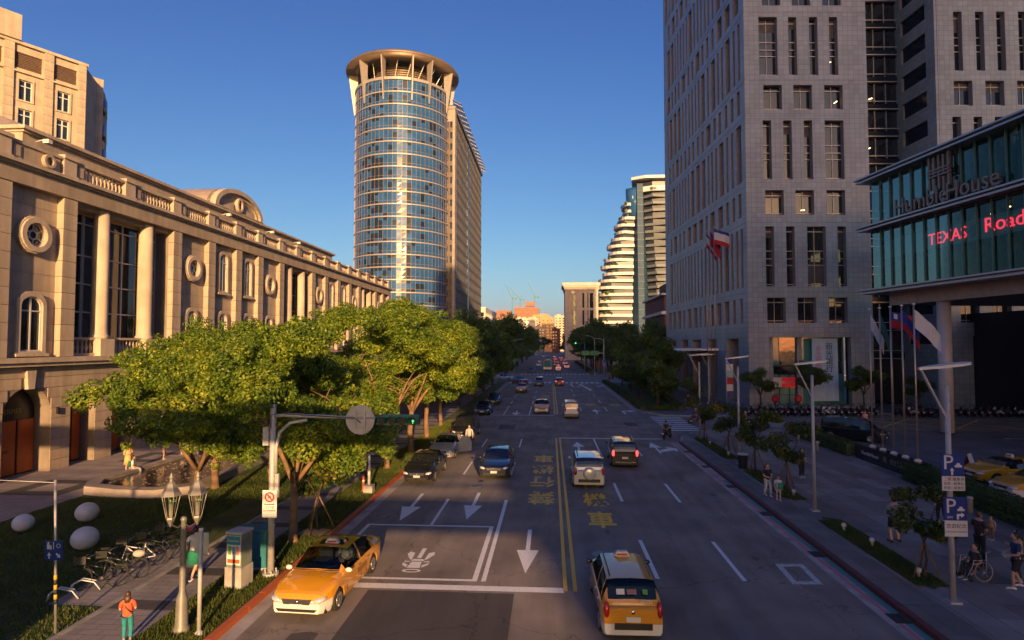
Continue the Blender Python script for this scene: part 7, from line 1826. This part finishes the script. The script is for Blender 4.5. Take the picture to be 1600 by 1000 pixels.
ol = empty('signal_mast', (9.6, 168, .13), 0, 'small signal with a green lamp beyond the far junction', 'traffic signal'); MB().cyl(0, 0, 0, 8.4, .09, 8).build('pole', M_GREYP, ol); MB().bar((0, 0, 8.2), (-2.6, 0, 8.2), .09).build('arm', M_GREYP, ol); b_ = MB().box((-2.6, -.05, 8.2), (1.0, .2, .4)).build('signal_box', M_TEALP, ol); MB().ball((-2.5, -.18, 8.2), (.2, .05, .2), 10, 6).build('lit_lamp', mat('lit_green', (.1, .9, .2)), b_)
yp = empty('hoarding_column', (15.6, 205, .1), 0, 'tall yellow-orange advertising column among the far right trees', 'column'); MB().span(-.9, -.02, 0, 1.6, 0, 12.6).build('yellow_face', M_YB, yp); MB().span(.0, .9, 0, 1.6, 0, 12.6).build('orange_face', M_ORANGEP, yp)

kp = empty('kerb_post', (-9.6, 31.1, .13), 0, 'white post on a concrete block beside the parked black saloon', 'post')
MB().span(-.24, .24, -.24, .24, 0, .45).build('footing', M_CONC, kp); MB().cyl(0, 0, .45, 2.6, .075, 10).build('pole', M_WHITEP, kp); MB().box((0, .03, 2.3), (.5, .03, .6)).build('sign_back', M_GREYP, kp)
# ================================================================== PEOPLE
SKIN = mat('skin', (0.50, 0.29, 0.19), .55, var=.06); HAIRK = mat('black_hair', (0.012, 0.010, 0.009), .5, var=.2); HAIRB = mat('brown_hair', (0.07, 0.03, 0.015), .5, var=.2); M_EYE = mat('eye_dark', (.01, .01, .01), .2, var=0); M_LIP = mat('lip', (.36, .12, .1), .5, var=0)
def cloth(n, rgb): return mat('cloth_' + n, rgb, .85, var=.08, scale=6)
_tmp = bpy.data.scenes.new('scratch')
def skin_mesh(name, verts, edges, radii, m, root=0, sub=1):
    me = bpy.data.meshes.new(name); me.from_pydata(verts, edges, []); o = bpy.data.objects.new(name, me); _tmp.collection.objects.link(o)
    sk = o.modifiers.new('skin', 'SKIN'); sk.use_smooth_shade = True
    for i, r in enumerate(radii): me.skin_vertices[0].data[i].radius = r if hasattr(r, '__len__') else (r, r)
    for i in range(len(verts)): me.skin_vertices[0].data[i].use_root = (i == root)
    s = o.modifiers.new('sub', 'SUBSURF'); s.levels = sub; s.render_levels = sub
    _tmp.view_layers[0].update(); dg = _tmp.view_layers[0].depsgraph
    r = bpy.data.meshes.new_from_object(o.evaluated_get(dg))
    bpy.data.objects.remove(o); bpy.data.meshes.remove(me); r.materials.clear(); r.materials.append(m); r.name = name
    return r
def limb(a, b, bend, f=.5): a, b = Vector(a), Vector(b); return tuple(a.lerp(b, f) + Vector(bend))
def person(loc, rz, label, h=1.68, top='white', top_rgb=(.6, .6, .6), bot='long', bot_rgb=(.05, .05, .08), hair=None, long_hair=False, walk=0.0, seated=False, arms='down', shoes=(.55, .54, .52), sleeves='short', bag=None, hat=None, bag_rgb=(.02, .02, .02), z=.14, dress=False, group=None):
    o = empty('person', (loc[0], loc[1], z), rz, label, 'person', group); s = h / 1.68; hair = hair or HAIRK
    k = lambda x, y, zz: (x * s, y * s, zz * s)
    # skeleton, facing +y
    seat = -.42 if seated else 0
    pel = (0, 0, .92 + seat); ch = (0, .02, 1.22 + seat); nk = (0, 0, 1.43 + seat); hd = (0, .015, 1.50 + seat)
    w = walk
    if seated:
        kn = [(-.11, .42, .50), (.11, .42, .50)]; an = [(-.11, .44, .09), (.11, .44, .09)]
    else:
        an = [(-.10, .30 * w, .08 + (.05 if w < 0 else 0)), (.10, -.30 * w, .08 + (.05 if w > 0 else 0))]
        kn = [limb((-.10, 0, .9), an[0], (0, .06 + .05 * abs(w), 0)), limb((.10, 0, .9), an[1], (0, .06 + .05 * abs(w), 0))]
    sh = [(-.19, 0, 1.38 + seat), (.19, 0, 1.38 + seat)]
    if arms == 'down': el = [(-.25, -.04 - .1 * w, 1.10 + seat), (.25, -.04 + .1 * w, 1.10 + seat)]; wr = [(-.25, .06 - .22 * w, .85 + seat), (.25, .06 + .22 * w, .85 + seat)]
    elif arms == 'phone': el = [(-.25, .02, 1.10 + seat), (.25, .02, 1.10 + seat)]; wr = [(-.08, .26, 1.20 + seat), (.08, .26, 1.18 + seat)]
    elif arms == 'hold': el = [(-.24, .04, 1.10 + seat), (.24, .04, 1.10 + seat)]; wr = [(-.06, .27, 1.02 + seat), (.1, .27, 1.05 + seat)]
    elif arms == 'lap': el = [(-.24, .03, 1.10 + seat), (.24, .03, 1.10 + seat)]; wr = [(-.1, .28, .98 + seat), (.1, .28, .98 + seat)]
    V = [pel, ch, nk, hd, (-.09, 0, .88 + seat), kn[0], an[0], (an[0][0], an[0][1] + .14, an[0][2] - .05), (.09, 0, .88 + seat), kn[1], an[1], (an[1][0], an[1][1] + .14, an[1][2] - .05), sh[0], el[0], wr[0], sh[1], el[1], wr[1]]
    V += [limb(wr[0], el[0], (0, 0, 0), -.32), limb(wr[1], el[1], (0, 0, 0), -.32)]
    E_ = [(0, 1), (1, 2), (2, 3), (0, 4), (4, 5), (5, 6), (6, 7), (0, 8), (8, 9), (9, 10), (10, 11), (2, 12), (12, 13), (13, 14), (2, 15), (15, 16), (16, 17), (14, 18), (17, 19)]
    Rr = [(.15, .10), (.155, .105), (.062, .06), (.055, .055), .085, .058, .042, .036, .085, .058, .042, .036, .062, .044, .031, .062, .044, .031, (.038, .02), (.038, .02)]
    sc_ = lambda L: [k(*p) for p in L]; sr = lambda L: [tuple(q * s for q in (r if hasattr(r, '__len__') else (r, r))) for r in L]
    bm_ = skin_mesh('body', sc_(V), E_, sr(Rr), SKIN)
    # head, ears, nose, fingers joined into the same body mesh
    q = MB(); hc = Vector(hd) + Vector((0, .015, .105)); q.ball(tuple(hc * s), (.078 * s, .095 * s, .118 * s), 14, 10); q.ball(tuple((hc + Vector((0, .098, -.012))) * s), (.014 * s, .02 * s, .024 * s), 6, 5)
    for sx in (-1, 1):
        q.ball(tuple((hc + Vector((sx * .078, -.005, -.01))) * s), (.012 * s, .022 * s, .032 * s), 6, 5); q.ball(tuple((hc + Vector((sx * .03, .084, .012))) * s), (.013 * s, .01 * s, .009 * s), 6, 4, 1)
    q.ball(tuple((hc + Vector((0, .085, -.055))) * s), (.024 * s, .012 * s, .008 * s), 6, 4, 2)
    for wi, ei in ((14, 13), (17, 16)):
        wv, ev = Vector(V[wi]), Vector(V[ei]); d = (wv - ev).normalized(); side = d.cross(Vector((0, 1, .3))).normalized(); nn = d.cross(side)
        for f, (off, ln) in enumerate(((-.028, .062), (-.010, .075), (.010, .072), (.027, .056))):
            b0 = wv + d * .075 + side * off; q.tube([tuple(b0 * s), tuple((b0 + d * ln * .55 + nn * .008) * s), tuple((b0 + d * ln + nn * .025) * s)], [.0095 * s, .0085 * s, .006 * s], 5)
        b0 = wv + d * .02 + side * -.03; q.tube([tuple(b0 * s), tuple((b0 + d * .035 - side * .03) * s), tuple((b0 + d * .065 - side * .032 + nn * .01) * s)], [.011 * s, .01 * s, .007 * s], 5)
    base = MB(); base.v = [tuple(v.co) for v in bm_.vertices]; base.f = [tuple(p.vertices) for p in bm_.polygons]; base.m = [0] * len(base.f); base.sm = [True] * len(base.f)
    n0 = len(base.v); base.v += q.v; base.f += [tuple(i + n0 for i in f) for f in q.f]; base.m += q.m; base.sm += q.sm
    base.build('body', [SKIN, M_EYE, M_LIP], o); bpy.data.meshes.remove(bm_)
    # hair
    hm = MB(); hm.ball(tuple((hc + Vector((0, -.022, .022))) * s), (.088 * s, .098 * s, .118 * s), 12, 8)
    if long_hair: hm.tube([tuple((hc + Vector((0, -.06, .02))) * s), tuple((hc + Vector((0, -.085, -.12))) * s), tuple((hc + Vector((0, -.095, -.24))) * s)], [.10 * s, .115 * s, .085 * s], 10, flat=.62)
    hm.build('hair', hair, o)
    if hat: c = MB(); c.lathe([(.17, 0), (.16, .015), (.10, .03), (.095, .10), (.05, .13)], n=14); c.build('hat', cloth('hat', hat), o, tuple((hc + Vector((0, 0, .06))) * s))
    # clothes: larger skins over the same joints
    tv = [(0, 0, .80 + seat) if not seated else (0, .02, .88 + seat), V[1], (0, 0, 1.37 + seat), V[12], V[13], V[15], V[16]]
    if sleeves == 'long': tv[4], tv[6] = limb(V[13], V[14], (0, 0, 0), .9), limb(V[16], V[17], (0, 0, 0), .9); tv += [V[13], V[16]]; te = [(0, 1), (1, 2), (2, 3), (3, 7), (7, 4), (2, 5), (5, 8), (8, 6)]; trr = [(.175, .125), (.178, .128), (.10, .085), .082, .045, .082, .045, .06, .06]
    else:
        f = .75 if sleeves == 'short' else .2
        tv[4], tv[6] = limb(V[12], V[13], (0, 0, 0), f), limb(V[15], V[16], (0, 0, 0), f); te = [(0, 1), (1, 2), (2, 3), (3, 4), (2, 5), (5, 6)]; trr = [(.175, .125), (.178, .128), (.10, .085), .082, .066, .082, .066]
    link('top', skin_mesh('top', sc_(tv), te, sr(trr), cloth(top, top_rgb)), o)
    if dress or bot == 'skirt':
        zt, zb, rb = (1.05, .50, .24) if dress else (.98, .55, .23)
        c = MB()
        if seated: c.tube([k(0, 0, .56), k(0, .2, .56), k(0, .42, .54)], [.19 * s, .2 * s, .19 * s], 14, flat=.6)
        else: c.lathe([(.165 * s, zt * s), (.185 * s, .88 * s), (rb * s, zb * s), (rb * .96 * s, zb * s)], n=18)
        c.build('skirt', cloth((top if dress else 'skirt') + '_low', top_rgb if dress else bot_rgb), o)
    else:
        fl = 1.0 if bot == 'long' else .55
        def leg_end(i): a, b, c_ = V[i], V[i + 1], V[i + 2]; return [a, b, limb(b, c_, (0, 0, 0), .93)] if bot == 'long' else [a, limb(a, b, (0, 0, 0), .5), limb(a, b, (0, 0, 0), .92)]
        lv = [(0, 0, 1.02 + seat)] + leg_end(4) + leg_end(8)
        link('trousers', skin_mesh('trousers', sc_(lv), [(0, 1), (1, 2), (2, 3), (0, 4), (4, 5), (5, 6)], sr([(.172, .122), .112, .08 if bot == 'long' else .1, .06 if bot == 'long' else .092, .112, .08 if bot == 'long' else .1, .06 if bot == 'long' else .092]), cloth('bottom%.2f%.2f' % bot_rgb[:2], bot_rgb)), o)
    for i in (6, 10):
        a, b = Vector(V[i]), Vector(V[i + 1]); MB().tube([tuple((a + Vector((0, -.06, -.05))) * s), tuple((a + Vector((0, .03, -.03))) * s), tuple((b + Vector((0, .05, -.005))) * s)], [.042 * s, .05 * s, .036 * s], 8, flat=.75).build('shoe', cloth('shoe%.2f' % shoes[0], shoes), o)
    if bag == 'back': c = MB(); c.ball(k(0, -.19, 1.2 + seat), (.15 * s, .10 * s, .2 * s), 10, 8); c.build('backpack', cloth('bag%.2f' % bag_rgb[0], bag_rgb), o)
    if bag == 'strap': MB().tube([k(-.17, .02, 1.42), k(-.02, -.13, 1.22), k(.17, -.12, 1.0)], .014 * s, 6).build('strap', cloth('strap', (.02, .02, .02)), o)
    if bag == 'tote': c = MB(); c.box(k(-.3, .04, .72), (.10 * s, .3 * s, .3 * s)); c.tube([k(-.3, -.06, .85), k(-.27, .03, 1.05), k(-.3, .14, .85)], .01, 5); c.build('handbag', cloth('bag%.2f' % bag_rgb[0], bag_rgb), o)
    return o
UP, DN = 0.0, math.pi
person((-11.2, 15.3), R(20), 'person in bright orange shirt and teal trousers seen from behind at the lower left', 1.27, 'orange', (.75, .10, .04), 'long', (.02, .22, .24), HAIRB, True, 0, False, 'phone', bag='strap')
person((-11.9, 19.4), R(-10), 'person in pale top and green shorts striding away beside the lantern post', 1.7, 'cream', (.5, .46, .4), 'skirt', (.01, .16, .09), HAIRK, False, .9, shoes=(.6, .58, .55), bag='tote', bag_rgb=(.02, .14, .08))
person((-12.9, 37.0), DN, 'person in yellow walking towards the viewer on the tree-lined pavement', 1.62, 'yellow', (.62, .40, .05), 'long', (.55, .38, .1), HAIRK, True, .5)
person((-12.3, 36.6), DN + R(5), 'person in black with a dark red belt in the middle of the walking trio', 1.66, 'black_red', (.08, .02, .03), 'long', (.015, .015, .02), HAIRK, False, -.6)
person((-11.7, 37.0), DN, 'person in peach dress at the right of the walking trio', 1.62, 'peach', (.62, .32, .18), 'skirt', (.55, .3, .16), HAIRB, True, .5, dress=True)
person((-11.5, 40.5), UP, 'person in white shirt and dark trousers behind the white lamp post', 1.7, 'white', (.62, .6, .56), 'long', (.03, .03, .04), HAIRK, False, .4)
person((-26.0, 35.2), R(-120), 'person in yellow dress standing by the pool with a phone', 1.65, 'gold_dress', (.60, .38, .14), 'skirt', (.5, .33, .1), HAIRB, True, 0, False, 'phone', dress=True, bag='tote')
person((-24.95, 34.2), R(-60), 'person with white top and black backpack sitting on the pool edge', 1.62, 'white_w', (.6, .58, .55), 'long', (.3, .3, .34), HAIRK, False, 0, True, 'lap', bag='back', z=.10)
person((-24.85, 36.9), R(-70), 'child in tan clothes on the pool edge', 1.1, 'tan', (.42, .26, .15), 'shorts', (.3, .16, .1), HAIRK, False, .1, False, 'down', z=.58)
person((-24.9, 38.9), R(-40), 'person in white blouse sitting on the pool edge between child and man', 1.6, 'white_b', (.66, .62, .56), 'long', (.06, .05, .06), HAIRK, True, 0, True, 'lap', z=.10)
person((-24.9, 40.0), R(-80), 'person in pale pink shirt sitting farthest on the pool edge', 1.7, 'pinkish', (.52, .42, .4), 'long', (.12, .11, .12), HAIRK, False, 0, True, 'lap', z=.10)
person((-6.25, 45.6), DN, 'person in white shirt standing at the open door of the silver saloon', 1.74, 'white_s', (.45, .40, .36), 'long', (.02, .02, .025), HAIRK, False, 0, sleeves='long', z=.005)
person((11.2, 31.8), DN + R(15), 'person in black top and pale trousers walking beside a child', 1.64, 'black', (.015, .015, .018), 'long', (.36, .40, .42), HAIRB, True, .4, False, 'hold', shoes=(.4, .4, .4), bag='tote', bag_rgb=(.3, .27, .22))
person((11.45, 31.0), DN, 'child in white shirt with a green picture', 1.2, 'white_c', (.6, .6, .58), 'shorts', (.35, .33, .33), HAIRK, False, .15, shoes=(.62, .62, .62))
person((14.75, 36.3), DN + R(20), 'person all in black standing on the dark plaza', 1.66, 'black2', (.014, .014, .016), 'long', (.012, .012, .014), HAIRK, True, 0, False, 'hold')
person((13.65, 24.8), R(8), 'stout person in grey shirt and dark shorts seen from behind', 1.76, 'grey', (.24, .235, .235), 'shorts', (.014, .016, .03), HAIRK, False, .12, False, 'phone', shoes=(.03, .03, .03)).scale = (1.22, 1.12, 1)
person((17.2, 27.6), UP, 'person in dark blue half hidden behind the young tree', 1.72, 'navy2', (.02, .03, .07), 'long', (.012, .013, .02), HAIRK, False, .3)
person((15.55, 22.9), R(-70), 'person in dark shirt carrying a small child beside the wheelchair', 1.72, 'darkred', (.035, .02, .025), 'long', (.015, .014, .016), HAIRB, False, 0, False, 'hold')
person((15.93, 22.82), R(110), 'small child in a tan top held in the arms', .85, 'tan2', (.40, .26, .15), 'long', (.2, .12, .1), HAIRK, False, 0, False, 'down', z=.92)
person((14.98, 20.4), R(75), 'person in navy shirt and black shorts with white shoes reading a sheet', 1.74, 'navy', (.014, .035, .10), 'shorts', (.012, .012, .014), HAIRK, False, .45, False, 'hold', shoes=(.72, .72, .74))
person((15.5, 21.0), R(60), 'person with pale yellow top beside the one in navy', 1.66, 'mustard', (.5, .32, .12), 'long', (.03, .03, .04), HAIRK, True, 0, False, 'phone')
person((16.8, 74.2), DN, 'distant person in dark clothes before the bank side entrance', 1.7, 'dark3', (.05, .02, .02), 'long', (.012, .012, .014), HAIRK, False, .3)
person((29.6, 58.2), DN, 'distant person in pink shirt behind the black people carrier', 1.68, 'pink', (.5, .3, .3), 'long', (.05, .05, .06), HAIRK, False, .3, z=.005)
for k, (x, y, c_) in enumerate(((12.6, 128.5, (.5, .06, .04)), (13.4, 130, (.55, .5, .48)), (15.8, 129.2, (.05, .06, .09)))):
    person((x, y), DN, ('far person in red at the right of the far crossing', 'far person in white at the right of the far crossing', 'far person in dark blue near the tree bed')[k], 1.68, 'far%d' % k, c_, 'long', (.03, .03, .04), HAIRK, False, .4)
_t = R(-3); _dx, _dy = -.38, -4.82 / 2 + .525 * 4.82 - .38      # driver's seat of the nearest taxi
person((-7.2 + -(_dx * math.cos(_t) - _dy * math.sin(_t)), 19.35 - (_dx * math.sin(_t) + _dy * math.cos(_t))), math.pi + _t, 'driver in white shirt at the wheel of the nearest yellow taxi', 1.56, 'white_driver', (.6, .58, .56), 'long', (.03, .03, .05), HAIRK, False, 0, True, 'hold', z=.36)
# small things in hands
bk = MB().box((0, 0, 0), (.22, .16, .01), rx=R(25)).build('paper_sheet', mat('pale_blue_paper', (.25, .45, .52), .6)); bk.location = (14.71, 20.47, 1.17); tag(bk, 'pale blue sheet in the hands of the one in navy', 'paper')
pc_ = MB().box((0, 0, 0), (.26, .02, .3)).build('picture_card', M_GREENP); pc_.location = (11.47, 30.72, .93); tag(pc_, 'green picture held by the child in white', 'picture')
# wheelchair with its sitter
wc = empty('wheelchair', (14.3, 21.25, .135), R(97), 'wheelchair with pale-rimmed wheels among the group at lower right', 'wheelchair')
for sx in (-1, 1):
    w = MB().tube([(sx * .3, .31 * math.cos(a), .31 + .31 * math.sin(a)) for a in np.linspace(0, 2 * math.pi, 25)], .018, 6, caps=False).build('wheel', mat('tan_rim', (.36, .28, .19), .5), wc)
    q = MB()
    for k in range(8): a = k * math.pi / 4; q.tube([(sx * .3, 0, .31), (sx * .3, .3 * math.cos(a), .31 + .3 * math.sin(a))], .005, 4)
    q.build('spokes', M_STEEL, w)['kind'] = 'stuff'
    MB().tube([(sx * .27, -.12, .12), (sx * .27, -.12, .92), (sx * .27, -.28, .96)], .014, 6).build('back_tube', M_STEEL, wc); MB().tube([(sx * .27, -.1, .68), (sx * .27, .3, .68), (sx * .25, .36, .45), (sx * .2, .5, .12)], .014, 6).build('arm_rest', M_STEEL, wc)
    q = MB(); q.lathe([(.08, -.02), (.08, .02)], n=12); q.v = [(z + sx * .26, x + .42, y + .08) for x, y, z in q.v]; q.build('caster', M_TYRE, wc)
MB().span(-.26, .26, -.12, .34, .46, .5).build('seat', M_TRIM, wc); MB().span(-.26, .26, -.14, -.11, .5, .9).build('backrest', M_TRIM, wc)
person((14.3, 21.25), R(97), 'person in dark clothes sitting in the wheelchair', 1.55, 'dark_sit', (.04, .035, .05), 'long', (.03, .03, .035), HAIRK, False, 0, True, 'lap', z=.08)
# scooter riders
sr_ = scooter((9.85, 51.3, 0), R(-35), 0, 'scooter with rider waiting at the corner of the zebra crossing', 'scooters ridden on the street')
person((9.75, 51.2), R(-35), 'rider in dark jacket on the scooter at the zebra corner', 1.68, 'rider', (.03, .03, .035), 'long', (.04, .035, .03), mat('dark_helmet', (.03, .03, .035), .3), False, 0, True, 'hold', z=.26)
scooter((14.6, 60.8, 0), R(80), 4, 'red scooter crossing behind the young trees', 'scooters ridden on the street')
person((14.55, 60.8), R(80), 'rider in maroon on the scooter behind the young trees', 1.68, 'rider2', (.12, .03, .03), 'long', (.03, .03, .03), mat('white_helmet', (.5, .5, .5), .3), False, 0, True, 'hold', z=.26)
for k, (x, y, c_) in enumerate(((18.7, 58.6, (.55, .12, .03)), (20.0, 58.3, (.2, .42, .5)))):
    scooter((x, y, 0), R(85), k, ('scooter whose rider wears orange beside the corner trees', 'scooter whose rider wears pale blue beside the corner trees')[k], 'scooters ridden on the street')
    person((x, y), R(85), ('rider in orange jacket beside the corner trees', 'rider in pale blue jacket beside the corner trees')[k], 1.68, 'rj%d' % k, c_, 'long', (.04, .04, .05), mat('white_helmet', (.5, .5, .5), .3), False, 0, True, 'hold', z=.26, sleeves='long')
bpy.data.scenes.remove(_tmp)
# ================================================================== AIR
hz = MB().span(-2650, 2650, -650, 3950, -12, 196).build('haze', None)
hz.data.materials.clear()
mh = bpy.data.materials.new('thin_haze'); mh.use_nodes = True; mh.node_tree.nodes.clear()
ho_ = mh.node_tree.nodes.new('ShaderNodeOutputMaterial'); hv = mh.node_tree.nodes.new('ShaderNodeVolumePrincipled')
hv.inputs['Density'].default_value = 0.00006; hv.inputs['Color'].default_value = (.62, .80, 1.0, 1); hv.inputs['Anisotropy'].default_value = 0.0
mh.node_tree.links.new(hv.outputs[0], ho_.inputs['Volume'])
hz.data.materials.append(mh); tag(hz, kind='stuff')
bpy.data.scenes.remove(_tx)
